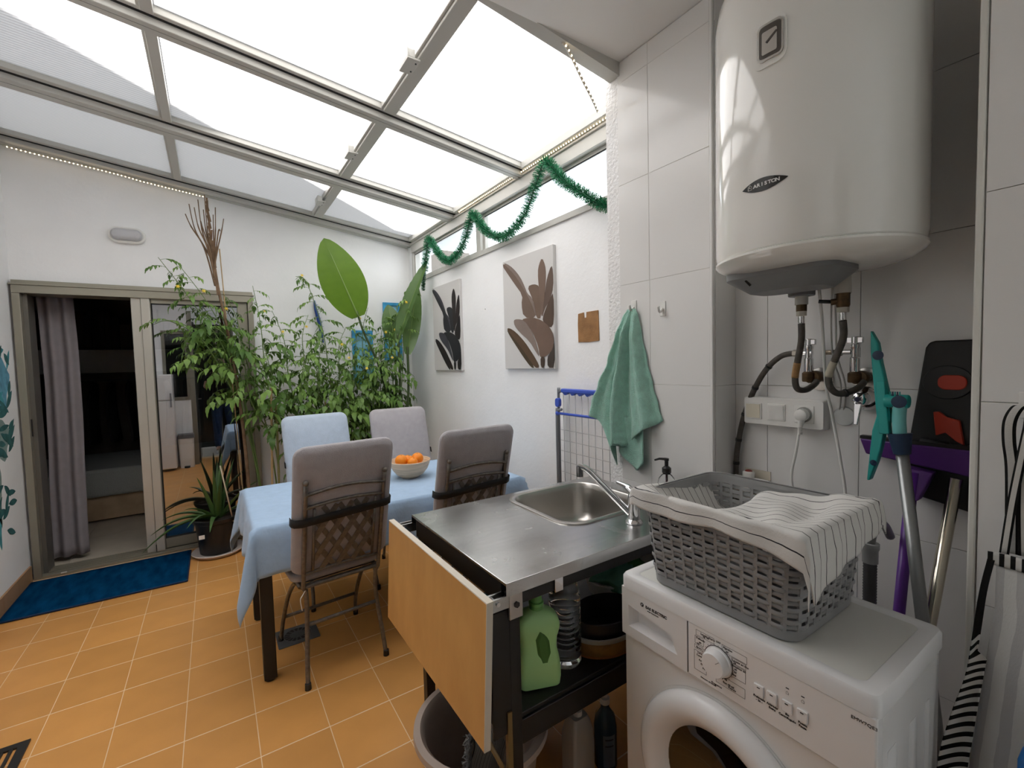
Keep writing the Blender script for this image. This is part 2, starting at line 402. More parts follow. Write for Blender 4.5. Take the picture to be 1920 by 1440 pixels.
def build_roof():
    rf = sroot('roof', (0.3, 3.0, 2.7)); pm = roof_mat(); bm_ = M_WALU
    YS = [(1.43,1.49),(2.395,2.505),(3.365,3.545),(4.36,4.536)]        # beams along X
    XS = [(-1.14,-1.09),(-0.175,-0.13),(0.815,0.878),(1.69,1.746)]      # beams along Y
    T = 0.012
    def slab(m, x0, x1, y0, y1, d0, d1):
        bot = [(x,y,zroof(x)+d0) for x,y in ((x0,y0),(x1,y0),(x1,y1),(x0,y1))]
        top = [(x,y,zroof(x)+d1) for x,y in ((x0,y0),(x1,y0),(x1,y1),(x0,y1))]
        m.hexa(bot, top)
    for i in range(3):
        for j in range(3):
            m = MB(); x0, x1 = XS[i][1]-.03, XS[i+1][0]+.03; y0, y1 = YS[j][1]-.03, YS[j+1][0]+.03
            P = [(x,y,zroof(x)+.03) for x,y in ((x0,y0),(x1,y0),(x1,y1),(x0,y1))]; m.add(P, [(0,1,2,3)])
            m.build('roof_panel', pm, rf)
    # beams along X: a lower flange, a black gasket groove and an upper flange, as in the photograph
    for j, (y0, y1) in enumerate(YS):
        w = y1-y0
        m = MB()
        if j in (0,):
            slab(m, XL, XR, y0, y1, -.012, .05)
        else:
            slab(m, XL, XR, y0+w*.34, y1, -.03, .05); slab(m, XL, XR, y0+w*.0, y0+w*.22, .0, .05); slab(m, XL, XR, y0+w*.22, y0+w*.34, .024, .05)
        b = m.build('roof_beam', bm_, rf, bevel=.003)
        if j:
            g = MB(); slab(g, XL, XR, y0+w*.215, y0+w*.345, -.001, .0235); g.build('gasket', M_BLACKGAP, b)
            l = MB(); slab(l, XL, XR, y0+w*.62, y0+w*.64, -.0315, -.029); l.build('groove', mat('shadow_groove', (0.30,0.29,0.27), 0.6), b)  # thin dark strip: the groove's shadow painted as colour
    for i, (x0, x1) in enumerate(XS):
        for j in range(3):
            m = MB(); y0, y1 = YS[j][1], YS[j+1][0]
            slab(m, x0, x1, y0, y1, -.012, .05)
            if i in (1, 2): slab(m, x0-.012, x0, y0, y1, .0, .045)
            m.build('roof_beam', bm_, rf, bevel=.003)
    for y in (1.95, 2.96, 3.93):       # little catches on the middle rafter
        x = 0.80; z = zroof(x)
        m = MB(); m.box(x-.040, x+.018, y-.055, y+.055, z-.034, z-.026); m.box(x-.040, x-.034, y-.055, y+.055, z-.026, z+.012)
        m.box(x-.034, x-.006, y+.045, y+.055, z-.026, z+.008); m.box(x-.034, x-.006, y-.055, y-.045, z-.026, z+.008)
        k = m.build('roof_catch', bm_, rf, bevel=.0015)
        s = MB()
        for dy in (-.03, .03): s.lathe([(.004,-.0022),(.004,0)], 8, (x+.006, y+dy, z-.034))
        s.build('screw', M_BLACKPL, k)
    # fascia between the roof end and the slab
    MB().hexa([(XL,1.425,zroof(XL)-.014),(XR,1.425,zroof(XR)-.014),(XR,1.435,zroof(XR)-.014),(XL,1.435,zroof(XL)-.014)],[(XL,1.425,zroof(XL)+.06),(XR,1.425,zroof(XR)+.10),(XR,1.435,zroof(XR)+.10),(XL,1.435,zroof(XL)+.06)]).build('fascia', bm_, rf)
build_roof()

# the neighbouring house whose gable throws its slanting shade across the roof
def neighbour():
    m = MB()
    k = [(1.80,2.70),(1.80,2.85),(-1.71,6.47),(-4.5,9.36),(-4.5,2.70)]
    m.prism(k, lambda x,z: (x,4.55,z), lambda x,z: (x,4.735,z))
    o = m.build('wall_neighbour', mat('neighbour_render', (0.6,0.57,0.52), 0.9)); struct(o)
neighbour()

def build_window():
    w = sroot('window_1', (XR, 3.0, 2.28)); fm = M_WALU
    X0, X1 = XR-.012, XR+.07
    z0, z1 = 2.27, 2.665; y0, y1 = 1.517, 4.42
    MB().box(X0, X1, y0, y1, z0-.005, z0+.03).build('window_sill', fm, w, bevel=.002)
    MB().box(X0, X1, y0, y1, z1-.085, z1+.003).build('window_head', fm, w, bevel=.002)
    MB().box(X0-.012, X0, y0, y1, z1-.012, z1+.010).build('window_ledge', fm, w, bevel=.002)
    for a, b in ((4.385, 4.42), (3.02, 3.085), (y0, y0+.02)):
        MB().box(X0+.004, X1-.004, a, b, z0+.03, z1-.085).build('window_jamb', fm, w, bevel=.002)
    for a, b, dx in ((3.085, 4.385, .02), (y0+.02, 3.02, .035)):
        g = MB(); zt = z1-.085
        g.box(X0+dx, X0+dx+.02, a, b, zt-.022, zt); g.box(X0+dx, X0+dx+.02, a, b, z0+.03, z0+.048)
        g.box(X0+dx, X0+dx+.02, a, a+.02, z0+.048, zt-.022); g.box(X0+dx, X0+dx+.02, b-.02, b, z0+.048, zt-.022)
        s = g.build('window_sash', fm, w, bevel=.0015)
        k = MB(); k.box(X0+dx-.001, X0+dx+.004, a+.02, b-.02, zt-.028, zt-.022); k.build('window_gasket', M_BLACKGAP, s)
        k = MB(); k.add([(X0+dx+.01, a+.02, z0+.048),(X0+dx+.01, b-.02, z0+.048),(X0+dx+.01, b-.02, zt-.022),(X0+dx+.01, a+.02, zt-.022)], [(0,1,2,3)])
        k.build('window_pane', pane_mat('clear_window_glass_%.0f' % (dx*1000), (0.93,0.95,0.96), 0.06), s)
    # soffit of the eaves outside, seen through the upper part of the glass
    MB().box(XR+.075, XR+.24, 1.3, 4.5, 2.60, 2.66).build('eaves', mat('grey_soffit', (0.55,0.57,0.6), 0.8), w)
build_window()

def build_door():
    d = sroot('door_1', (-0.4, YB, 0)); A = M_ALU
    yf, yk = YB-.055, YB+.14
    # fixed frame
    MB().box(-1.125, -1.085, yf, yk, 0, 2.019).build('door_jamb', A, d, bevel=.002)
    MB().box(-1.085, -1.060, yf+.05, yk, 0.02, 2.03).build('door_track', mat('dark_aluminium_track', (0.16,0.15,0.13), 0.4, metal=0.5), d)
    MB().box(0.275, 0.315, yf, yk, 0, 2.019).build('door_jamb', A, d, bevel=.002)
    h = MB().box(-1.125, 0.315, yf, yk, 2.02, 2.075); h.box(-1.135, 0.325, yf-.008, yk, 2.075, 2.085); h.box(-1.125, 0.315, yf+.01, yk, 2.085, 2.11)
    h.build('door_head', A, d, bevel=.002)
    t = MB().box(-1.085, 0.275, yf, yk, 0.0, 0.018)
    for y in (yf+.02, yf+.06, yf+.10, yf+.14): t.box(-1.085, 0.275, y, y+.006, 0.018, 0.032)
    t.build('door_sill', A, d, bevel=.001)
    # sliding leaf and the leaf parked behind it
    def leaf(x0, x1, y, st, name):
        m = MB(); m.box(x0, x0+st, y, y+.035, .035, 2.03); m.box(x1-.075, x1, y, y+.035, .035, 2.03)
        m.box(x0+st, x1-.075, y, y+.035, .035, .115); m.box(x0+st, x1-.075, y, y+.035, 1.985, 2.03)
        b = m.build(name, A, d, bevel=.003)
        k = MB()
        k.box(x0+st, x0+st+.006, y-.001, y+.01, .115, 1.985); k.box(x0+st, x1-.075, y-.001, y+.01, 1.979, 1.985); k.box(x0+st, x1-.075, y-.001, y+.01, .115, .121)
        k.build('gasket', M_BLACKGAP, b)
        g = MB(); g.add([(x0+st+.001,y+.017,.116),(x1-.076,y+.017,.116),(x1-.076,y+.017,1.984),(x0+st+.001,y+.017,1.984)], [(0,1,2,3)])
        g.build('door_pane', pane_mat('mirror_tinted_glass_'+name, (0.25,0.27,0.28), 0.42), b)
    leaf(-0.392-.0, 0.272, YB-.02, .012, 'door_leaf')
    m = MB(); m.box(-0.50, -0.44, YB-.03, YB+.02, .03, 2.03); m.box(-0.44, -0.385, YB-.042, YB+.01, .03, 2.03)
    m.build('door_stile', mat('pale_aluminium_stile', (0.50,0.475,0.42), 0.32, metal=0.35), d, bevel=.004)
    k = MB().box(-0.442, -0.438, YB-.05, YB-.03, .03, .085); k.build('door_stop', M_BLACKGAP, d)
    MB().box(-1.0855, -1.08, yf+.03, yf+.045, 1.02, 1.14).build('door_latch', M_BLACKPL, d)
build_door()
# ================================================================== dining table, cloth, chairs, bowl
def build_table():
    t = thing('dining_table', (0.83, 2.66, 0), 'black-legged dining table under the light blue cloth', 'table')
    MB().box(0.125, 1.545, 2.283, 3.065, 0.715, 0.745).build('tabletop', mat('dark_tabletop', (0.05,0.045,0.04), 0.5), t, bevel=.003)
    lm = M_BLACKMET
    for x in (0.155, 1.515):
        for y in (2.36, 2.975):
            MB().box(x-.027, x+.027, y-.027, y+.027, 0.012, 0.715).build('leg', lm, t, bevel=.003)
            
    f = MB(); f.box(.182,1.488,2.345,2.375,.65,.714); f.box(.182,1.488,2.96,2.99,.65,.714); f.build('apron', lm, t)
    for x in (0.155, 1.515):
        for y in (2.36, 2.975):
            MB().lathe([(.022,0),(.024,.012)], 12, (x,y,0)).build('foot', M_BLACKPL, t)
build_table()

def build_cloth():
    """draped by hand: a grid over the top whose borders fall, fold and hang to pointed corners"""
    x0, x1, y0, y1, zt = 0.117, 1.553, 2.275, 3.073, 0.751
    ov = 0.225; nx, ny = 96, 68; W = x1-x0; H = y1-y0
    P = []; rnd = random.Random(3)
    for j in range(ny+1):
        row = []
        for i in range(nx+1):
            u = -ov + (W+2*ov)*i/nx; v = -ov + (H+2*ov)*j/ny
            dx = -u if u < 0 else (u-W if u > W else 0); dy = -v if v < 0 else (v-H if v > H else 0)
            cx = min(max(u,0),W); cy = min(max(v,0),H)
            sx = -1 if u < 0 else 1; sy = -1 if v < 0 else 1
            if dx == 0 and dy == 0:
                z = zt + 0.0012*math.sin(u*23)*math.sin(v*19); x, y = cx, cy
            elif dx > 0 and dy > 0:
                # corner: the two hems meet in a pointed fold
                r = math.hypot(dx, dy); a = math.atan2(dy, dx); k = math.sin(2*a)
                out = 0.020 + 0.085*k*min(1, r/.25)
                fall = max(dx, dy) + 0.72*min(dx, dy)
                x = cx + sx*math.cos(a)*out; y = cy + sy*math.sin(a)*out
                z = zt - fall*1.0
            else:
                d = dx + dy; e = min(1, d/.05)
                s = (v if dx > 0 else u)
                wave = 0.010*math.sin(s*17+ (2 if dx else 0)) + 0.006*math.sin(s*41+1)
                out = 0.012*e + wave*min(1, d/.2) + 0.014*min(1,d/.2)
                x = cx + (sx*out if dx > 0 else 0); y = cy + (sy*out if dy > 0 else 0)
                z = zt - max(0, d-.006)*0.99 + .004*math.sin(s*13)*min(1,d/.2)
            if dx > 0 or dy > 0:
                x = x
            row.append((x0+x, y0+y, z))
        P.append(row)
    m = MB().grid(P)
    c = m.build('tablecloth', mat('light_blue_cotton', (0.33,0.46,0.63), 0.85, var=0.04, vscale=20, bump=0.35, bscale=34, sheen=0.2), None, smooth=True, solid=.0018)
    tag(c, 'light blue cotton tablecloth draped over the dining table', 'tablecloth')
build_cloth()

M_CUSH = mat('grey_cushion_linen', (0.37,0.35,0.365), 0.9, var=0.05, vscale=30, bump=0.25, bscale=260, sheen=0.3)
M_CUSHB = mat('blue_tinted_linen', (0.40,0.47,0.56), 0.9, var=0.04, vscale=30, bump=0.25, bscale=260, sheen=0.3)
M_PEWTER = mat('pewter_painted_tube', (0.16,0.145,0.13), 0.42, metal=0.6, var=0.25, vscale=60)
M_STRAP = mat('black_elastic_strap', (0.01,0.01,0.01), 0.75)

def pad(w, h, t, r=.05, nx=14, nz=16, puff=.010):
    """rounded cushion slab in the XZ plane, centred, thickness along Y"""
    m = MB(); poly = rrect(w, h, r, 5)
    n = len(poly); rings = []
    for k, (s, y) in enumerate(((.0,-t/2-puff),(.55,-t/2-puff*.8),(.90,-t/2),(.985,-t/2+.010),(1.0,-t/2+.022),(1.0,t/2-.022),(.985,t/2-.010),(.90,t/2),(.55,t/2+puff*.8),(.0,t/2+puff))):
        rings.append([(p[0]*max(s,.001), y, p[1]*max(s,.001)) for p in poly])
    vs = [p for r_ in rings for p in r_]; fs = []
    for i in range(len(rings)-1):
        for j in range(n): fs.append((i*n+j, i*n+(j+1)%n, (i+1)*n+(j+1)%n, (i+1)*n+j))
    m.add(vs, fs); return m

def build_chair(label):
    """folding metal chair facing +Y, lattice back, cushions strapped on; local origin on the floor"""
    c = thing('folding_chair', (0,0,0), label, 'chair', 'folding chairs around the dining table')
    R = .0105
    def back_y(z): return -0.205 - (z-.45)*0.27
    zs = [.45,.6,.75,.9,.955]
    for s in (-1, 1):
        pts = [(s*.185,-.245,0),(s*.178,-.225,.12),(s*.166,-.20,.27),(s*.162,-.195,.36),(s*.166,-.203,.45)]
        pts = spline(pts, 4)[:-1] + [(s*.176, back_y(z), z) for z in zs]
        u = MB().tube(pts, R, 8); u.build('back_upright', M_PEWTER, c, smooth=True)
        MB().sphere((s*.176, back_y(.96), .962), .0135, 10, 8).build('finial', M_PEWTER, c, smooth=True)
        MB().lathe([(.011,0),(.0145,.0),(.0135,.028),(.011,.03)], 10, (s*.185,-.245,0)).build('rubber_foot', M_BLACKPL, c, smooth=40)
        f = spline([(s*.200,.235,0),(s*.192,.20,.12),(s*.185,.09,.29),(s*.182,-.03,.40),(s*.182,-.12,.445)], 4)
        MB().tube(f, R, 8).build('front_leg', M_PEWTER, c, smooth=True)
        MB().lathe([(.011,0),(.0145,.0),(.0135,.028),(.011,.03)], 10, (s*.200,.235,0)).build('rubber_foot', M_BLACKPL, c, smooth=40)
        MB().tube([(s*.138, back_y(.535)-.004, .535),(s*.138, back_y(.835)-.004, .835)], .007, 8).build('inner_upright', M_PEWTER, c, smooth=True)
    # rails
    def rail(z, dip, r=.008, w=.176):
        MB().tube([(w*(-1+2*i/12), back_y(z)-.002, z+dip*math.sin(math.pi*i/12)) for i in range(13)], r, 8).build('back_rail', M_PEWTER, c, smooth=True)
    rail(.905, .018); rail(.845, .012); rail(.520, .010); rail(.455, .0, .0095, .166)
    MB().tube([(-.166,-.199,.27),(.166,-.199,.27)], .009, 8).build('stretcher', M_PEWTER, c, smooth=True)
    MB().tube([(-.19,.185,.15),(.19,.185,.15)], .009, 8).build('stretcher', M_PEWTER, c, smooth=True)
    # woven diagonal slats
    z0, z1, hw = .528, .838, .135
    for sg in (-1, 1):
        for k in range(-4, 5):
            xa = k*.070
            p = []
            for q in range(0, 41):
                t = q/40; z = z0+(z1-z0)*t; x = xa + sg*(t-.5)*.20
                if abs(x) <= hw: p.append((x, z))
            if len(p) > 6:
                a, b = p[0], p[-1]; o = -.0035 if sg > 0 else -.0005
                MB().bar((a[0], back_y(a[1])+o, a[1]), (b[0], back_y(b[1])+o, b[1]), .023, .0025, (0,1,0)).build('lattice_slat', M_PEWTER, c)
    # seat
    st = MB().tube([(-.182,-.17,.445),(.182,-.17,.445),(.182,.18,.445),(-.182,.18,.445),(-.182,-.17,.445)], .0095, 8); st.build('seat_frame', M_PEWTER, c, smooth=True)
    for i in range(6):
        MB().box(-.178,.178,-.155+i*.056,-.115+i*.056,.450,.455).build('seat_slat', M_PEWTER, c)
    # cushions
    th = math.atan(.27); B = pad(.445, .63, .046, .05)
    zc = .815; yc = back_y(zc)+.037
    B.v = [(x, yc + y*math.cos(th) - z*math.sin(th), zc + z*math.cos(th) + y*math.sin(th)) for x,y,z in B.v]
    B.build('back_cushion', M_CUSH, c, smooth=True)
    Q = pad(.43, .40, .05, .05); Q.v = [(x, z+.025, .482+y) for x,y,z in Q.v]; Q.build('seat_cushion', M_CUSH, c, smooth=True)
    # elastic strap round the back
    zl = lambda x: .775 + .012*x
    o = []
    for sgn in (1,):
        loop = [(-.224,.0),(-.226,.03),(-.22,.068),(.22,.068),(.226,.03),(.224,.0)]
        pts2 = [(-.2245,.062),(-.2255,.03),(-.218,.004),(-.19,-.016),(-.10,-.014),(0,-.013),(.10,-.014),(.19,-.016),(.218,.004),(.2255,.03),(.2245,.062)]
    vs = []; fs = []; n = len(pts2)
    for x, y in pts2:
        z = .79 + .05*x
        for dz in (-.019, .019): vs.append((x, back_y(z+dz)+y, z+dz))
    for i in range(n-1): j = i+1; fs.append((2*i, 2*j, 2*j+1, 2*i+1))
    MB().add(vs, fs).build('strap', M_STRAP, c, smooth=True, solid=.002)
    # white tie hanging at the hinge
    MB().tube(spline([(-.170,-.212,.44),(-.185,-.222,.425),(-.195,-.226,.41),(-.19,-.228,.36)],4), .0022, 5).build('cushion_tie', M_WHITEPL, c, smooth=True)
    return c

CH = build_chair('grey cushioned folding chair, nearest the viewer, back turned, over the floor drain')
def place(c, x, y, rz): c.location = (x, y, 0); c.rotation_euler = (0, 0, math.radians(rz))
ch2 = copy_tree(CH); ch2['label'] = 'grey cushioned folding chair, back turned, between the fruit bowl and the sink'
ch3 = copy_tree(CH); ch3['label'] = 'folding chair with pale blue cushion, far side, left, before the tomato plants'
ch4 = copy_tree(CH); ch4['label'] = 'folding chair with grey cushion on the far side, in the corner behind the fruit bowl'
place(CH, 0.452, 2.440, 5); place(ch2, 1.145, 2.42, 1); place(ch3, 0.615, 3.12, 184); place(ch4, 1.19, 3.10, 180)
for o in ch3.children:
    if 'cushion' in o.name and 'tie' not in o.name:
        o.data = o.data.copy(); o.data.materials[0] = M_CUSHB

def build_bowl():
    b = thing('fruit_bowl', (1.00, 2.70, .7525), 'pale striped wooden bowl of oranges on the blue tablecloth', 'bowl')
    wm = mat('spun_bamboo', (0.62,0.46,0.31), 0.5, var=0.22, vscale=3, stretch=(2,2,60), bump=0.1, bscale=20)
    prof = [(.0,.002),(.045,.0),(.055,.004),(.082,.022),(.108,.055),(.124,.095),(.127,.108),(.1245,.110),(.121,.106),(.104,.058),(.078,.028),(.050,.012),(.0,.010)]
    MB().lathe([(max(r,1e-5), z) for r,z in prof], 48, (1.00,2.70,.7525), cap=False).build('bowl_wall', wm, b, smooth=50)
    om = mat('orange_peel', (0.85,0.26,0.012), 0.42, var=0.05, vscale=10, bump=0.25, bscale=400, spec=0.5)
    lab = ['orange at the left in the bowl', 'smaller orange at the front centre of the bowl, between the other two', 'orange at the right in the bowl', 'orange lying low at the back of the bowl']
    for k, (x, y, z, r) in enumerate([(.945,2.700,.864,.0385),(1.000,2.655,.852,.033),(1.050,2.700,.864,.0375),(1.003,2.748,.848,.036)]):
        o = MB().sphere((x,y,z), r, 24, 16, (1,1,.95)); 
        ob = o.build('orange', om, None, smooth=True); tag(ob, lab[k], 'orange', 'oranges in the wooden bowl')
        a = random.random()*6
        s = MB().lathe([(1e-5,.0005),(.0025,.001),(.0035,.0),(.0025,-.001)], 8, (x+.006*math.cos(a),y-.012,z+r*.91)); s.build('stem_button', mat('dry_green_calyx', (0.15,0.2,0.05), 0.8), ob)
build_bowl()
# ================================================================== sink unit, washing machine, basket
CZ = .88
def build_sink():
    s = thing('sink_unit', (1.08, 1.31, 0), 'outdoor sink unit with black frame, steel top and fold-down wooden flap', 'sink unit')
    F = M_BLACKMET
    X0, X1, Y0, Y1 = .622, 1.535, .99, 1.645
    # legs and rails
    for x in (X0+.005, X1-.045):
        for y in (Y0+.005, Y1-.045):
            MB().box(x, x+.035, y, y+.035, 0.0, CZ-.055).build('leg', F, s, bevel=.002)
    r = MB(); r.box(X0, X1-.005, Y0, Y0+.02, CZ-.075, CZ-.036); r.box(X0, X1-.005, Y1-.025, Y1-.005, CZ-.075, CZ-.036)
    r.box(X0-.008, X0+.02, Y0+.02, Y1-.025, CZ-.075, CZ-.008); r.box(X1-.025, X1-.005, Y0+.02, Y1-.025, CZ-.075, CZ-.036)
    r.build('top_frame', F, s, bevel=.002)
    sh = MB().box(X0+.01, X1-.01, Y0+.012, Y1-.012, .475, .490); sh.box(X0+.04, X1-.045, Y0+.005, Y0+.02, .405, .475); sh.box(X0+.04, X1-.045, Y1-.02, Y1-.005, .405, .475)
    sh.box(X0+.005, X0+.02, Y0+.04, Y1-.04, .405, .475)
    sh.build('shelf', F, s, bevel=.002)
    # stainless top with a bowl
    bw = (1.018, 1.437, 1.192, 1.595)      # bowl x0,x1,y0,y1
    cx, cy = (bw[0]+bw[1])/2, (bw[2]+bw[3])/2
    bm = bmesh.new()
    ex = [(X0-.012, Y0-.012), (X1+.006, Y0-.012), (X1+.006, Y1+.006), (X0-.012, Y1+.006)]
    hole = [(cx+p[0], cy+p[1]) for p in rrect(bw[1]-bw[0]+.05, bw[3]-bw[2]+.05, .095, 8)]
    ov = [bm.verts.new((x,y,CZ)) for x,y in ex]; hv = [bm.verts.new((x,y,CZ)) for x,y in hole]
    ee = [bm.edges.new((ov[i], ov[(i+1)%4])) for i in range(4)] + [bm.edges.new((hv[i], hv[(i+1)%len(hv)])) for i in range(len(hv))]
    bmesh.ops.triangle_fill(bm, use_beauty=True, edges=ee)
    for i in range(4):
        dz = (.036,.036,.036,.007)[i]; a_, b_ = ov[i], ov[(i+1)%4]
        bm.faces.new((a_, b_, bm.verts.new((b_.co.x,b_.co.y,CZ-dz)), bm.verts.new((a_.co.x,a_.co.y,CZ-dz))))
    bm.verts.index_update(); bm.verts.ensure_lookup_table()
    m = MB(); m.v = [tuple(v.co) for v in bm.verts]; m.f = [tuple(v.index for v in f.verts) for f in bm.faces]; bm.free()
    sm = mat('scratched_steel_top', (0.60,0.60,0.59), 0.22, metal=1.0, var=0.05, vscale=6, bump=0.04, bscale=90, stretch=(1,9,1))
    nt = sm.node_tree; b = nt.nodes['Principled BSDF']
    tc = nt.nodes.new('ShaderNodeTexCoord'); nz = nt.nodes.new('ShaderNodeTexNoise'); nz.inputs['Scale'].default_value = 7; nz.inputs['Detail'].default_value = 6
    nt.links.new(tc.outputs['Object'], nz.inputs['Vector']); mr = nt.nodes.new('ShaderNodeMapRange'); mr.inputs['From Min'].default_value = .35; mr.inputs['From Max'].default_value = .7
    mr.inputs['To Min'].default_value = .20; mr.inputs['To Max'].default_value = .29; nt.links.new(nz.outputs['Fac'], mr.inputs['Value']); nt.links.new(mr.outputs['Result'], b.inputs['Roughness'])
    top = m.build('sink_top', sm, s, bevel=.0015)
    # bowl: rim ring then walls
    rings = [(.05,.095,0),(.047,.094,.004),(.030,.088,.006),(.012,.082,.0055),(.0,.078,.001),(-.010,.075,-.02),(-.022,.072,-.08),(-.030,.070,-.13),(-.055,.06,-.155),(-.11,.05,-.163)]
    B = MB(); n = None; vs = []; fs = []
    for g, rr, dz in rings:
        p = rrect(bw[1]-bw[0]+g, bw[3]-bw[2]+g, max(rr,.01), 8); n = len(p); vs += [(cx+x, cy+y, CZ+dz) for x,y in p]
    for i in range(len(rings)-1):
        for j in range(n): fs.append((i*n+j, i*n+(j+1)%n, (i+1)*n+(j+1)%n, (i+1)*n+j))
    fs.append(tuple((len(rings)-1)*n+j for j in range(n))); B.add(vs, fs)
    bo = B.build('sink_bowl', mat('satin_steel_bowl', (0.50,0.48,0.45), 0.30, metal=1.0, bump=0.04, bscale=160, stretch=(1,1,8)), s, smooth=50)
    MB().lathe([(1e-5,.004),(.03,.004),(.038,.006),(.042,.002)], 24, (cx,cy,CZ-.163), cap=False).build('drain_strainer', M_CHROME, bo, smooth=True)
    # mixer tap
    tx, ty = 1.215, 1.082
    f = MB().lathe([(.028,0),(.030,.004),(.026,.010),(.0215,.014),(.0205,.070),(.021,.085),(.019,.100),(.012,.110),(1e-5,.113)], 24, (tx,ty,CZ))
    fo = f.build('faucet', M_CHROME, s, smooth=40)
    sp = spline([(tx-.006,ty+.008,CZ+.030),(tx-.035,ty+.042,CZ+.075),(tx-.075,ty+.088,CZ+.138),(tx-.105,ty+.122,CZ+.182),(tx-.128,ty+.146,CZ+.194)], 6)
    MB().tube(sp, [.0125]*(len(sp)-8)+[.0125-.0003*i for i in range(8)], 12).build('spout', M_CHROME, fo, smooth=40)
    e = sp[-1]; MB().lathe([(.0115,-.034),(.012,-.032),(.012,0),(.011,.004)], 14, (e[0]+.004,e[1]-.004,e[2]-.004)).build('aerator', mat('dark_chrome', (0.2,0.2,0.2), 0.25, metal=1.0), fo, smooth=40)
    lv = MB(); lv.tube(spline([(tx,ty,CZ+.104),(tx+.002,ty+.035,CZ+.120),(tx+.004,ty+.082,CZ+.126)],5), [.013]*5+[.011,.0095,.008,.0075,.007,.006], 10); lv.build('tap_lever', M_CHROME, fo, smooth=40)
    # fold-down flap on the near-left end
    wood = mat('honey_oak_board', (0.62,0.35,0.115), 0.38, var=0.20, vscale=5, stretch=(1.5,2.2,1.0), bump=0.02, bscale=60, col2=(0.52,0.275,0.085))
    xp = .525
    fl = MB().hexa([(xp,.97,.47),(xp+.018,.97,.47),(xp+.018,1.725,.47),(xp,1.725,.47)],[(xp+.02,.97,CZ-.030),(xp+.038,.97,CZ-.030),(xp+.038,1.725,CZ-.030),(xp+.02,1.725,CZ-.030)])
    fb = fl.build('flap_board', wood, s, bevel=.001)
    ed = MB().hexa([(xp+.0195,.968,CZ-.0300),(xp+.0395,.968,CZ-.0300),(xp+.0395,1.727,CZ-.0300),(xp+.0195,1.727,CZ-.0300)],[(xp+.0205,.968,CZ-.0275),(xp+.0405,.968,CZ-.0275),(xp+.0405,1.727,CZ-.0275),(xp+.0205,1.727,CZ-.0275)])
    ed.build('edge_band', mat('pale_edge_band', (0.66,0.60,0.50), 0.4), fb)
    e2 = MB().hexa([(xp-.0003,.9675,.47),(xp+.0185,.9675,.47),(xp+.0185,.9697,.47),(xp-.0003,.9697,.47)],[(xp+.0197,.9675,CZ-.030),(xp+.0385,.9675,CZ-.030),(xp+.0385,.9697,CZ-.030),(xp+.0197,.9697,CZ-.030)])
    e2.build('edge_band', MATS['pale_edge_band'], fb)
    # hinges: bracket plates, arms and screws
    for y in (1.0, 1.68):
        h = MB(); h.box(xp+.040, X0+.012, y-.016, y-.010, CZ-.070, CZ-.036); h.box(xp+.040, X0+.012, y+.010, y+.016, CZ-.070, CZ-.036)
        h.box(xp+.036, xp+.042, y-.02, y+.02, CZ-.085, CZ-.033)
        h.build('hinge', M_STEEL, s, bevel=.001)
        MB().lathe([(.006,-.02),(.006,.02)], 10, (xp+.062, y, CZ-.05), axis='Y').build('hinge_pin', M_CHROME, s, smooth=40)
    pl = MB(); pl.box(X0+.0, X0+.042, Y0-.0075, Y0-.0005, CZ-.105, CZ-.037); pl.build('corner_plate', mat('pale_zinc_plate', (0.55,0.50,0.45), 0.35, metal=0.7), s, bevel=.0012)
    MB().lathe([(.0085,-.006),(.0085,.0)], 6, (X0+.021, Y0-.0078, CZ-.066), axis='Y').build('plate_bolt', M_BLACKPL, s)
    MB().box(X0+.155, X0+.185, Y0-.006, Y0-.0005, CZ-.078, CZ-.034).build('top_clip', M_CHROME, s, bevel=.001)
    # support arm plates on the flap side
    a = MB(); a.box(xp+.045, X0+.004, Y0+.004, Y0+.010, .46, CZ-.08); a.build('arm_plate', F, s)
    MB().tube([(xp+.03,1.0,.465),(X0+.015,1.0,.28)], .006, 8).build('support_strut', mat('bronze_painted_bar', (0.20,0.13,0.05), 0.4), s, smooth=True)
    lm = MB(); lm.hexa([(X0-.014,Y0-.001,.25),(X0+.003,Y0-.001,.25),(X0+.003,Y0+.012,.25),(X0-.014,Y0+.012,.25)],[(X0-.010,Y0-.001,.52),(X0+.003,Y0-.001,.52),(X0+.003,Y0+.012,.52),(X0-.010,Y0+.012,.52)])
    lm.build('leg_edge', MATS['bronze_painted_bar'], s)
    # waste pipe under the bowl
    MB().tube(spline([(cx,cy,CZ-.160),(cx,cy,CZ-.172),(cx+.03,cy,CZ-.186),(cx+.10,cy,CZ-.186),(cx+.28,cy,CZ-.186)],5), .016, 12).build('waste_pipe', M_BLACKPL, s, smooth=True)
build_sink()

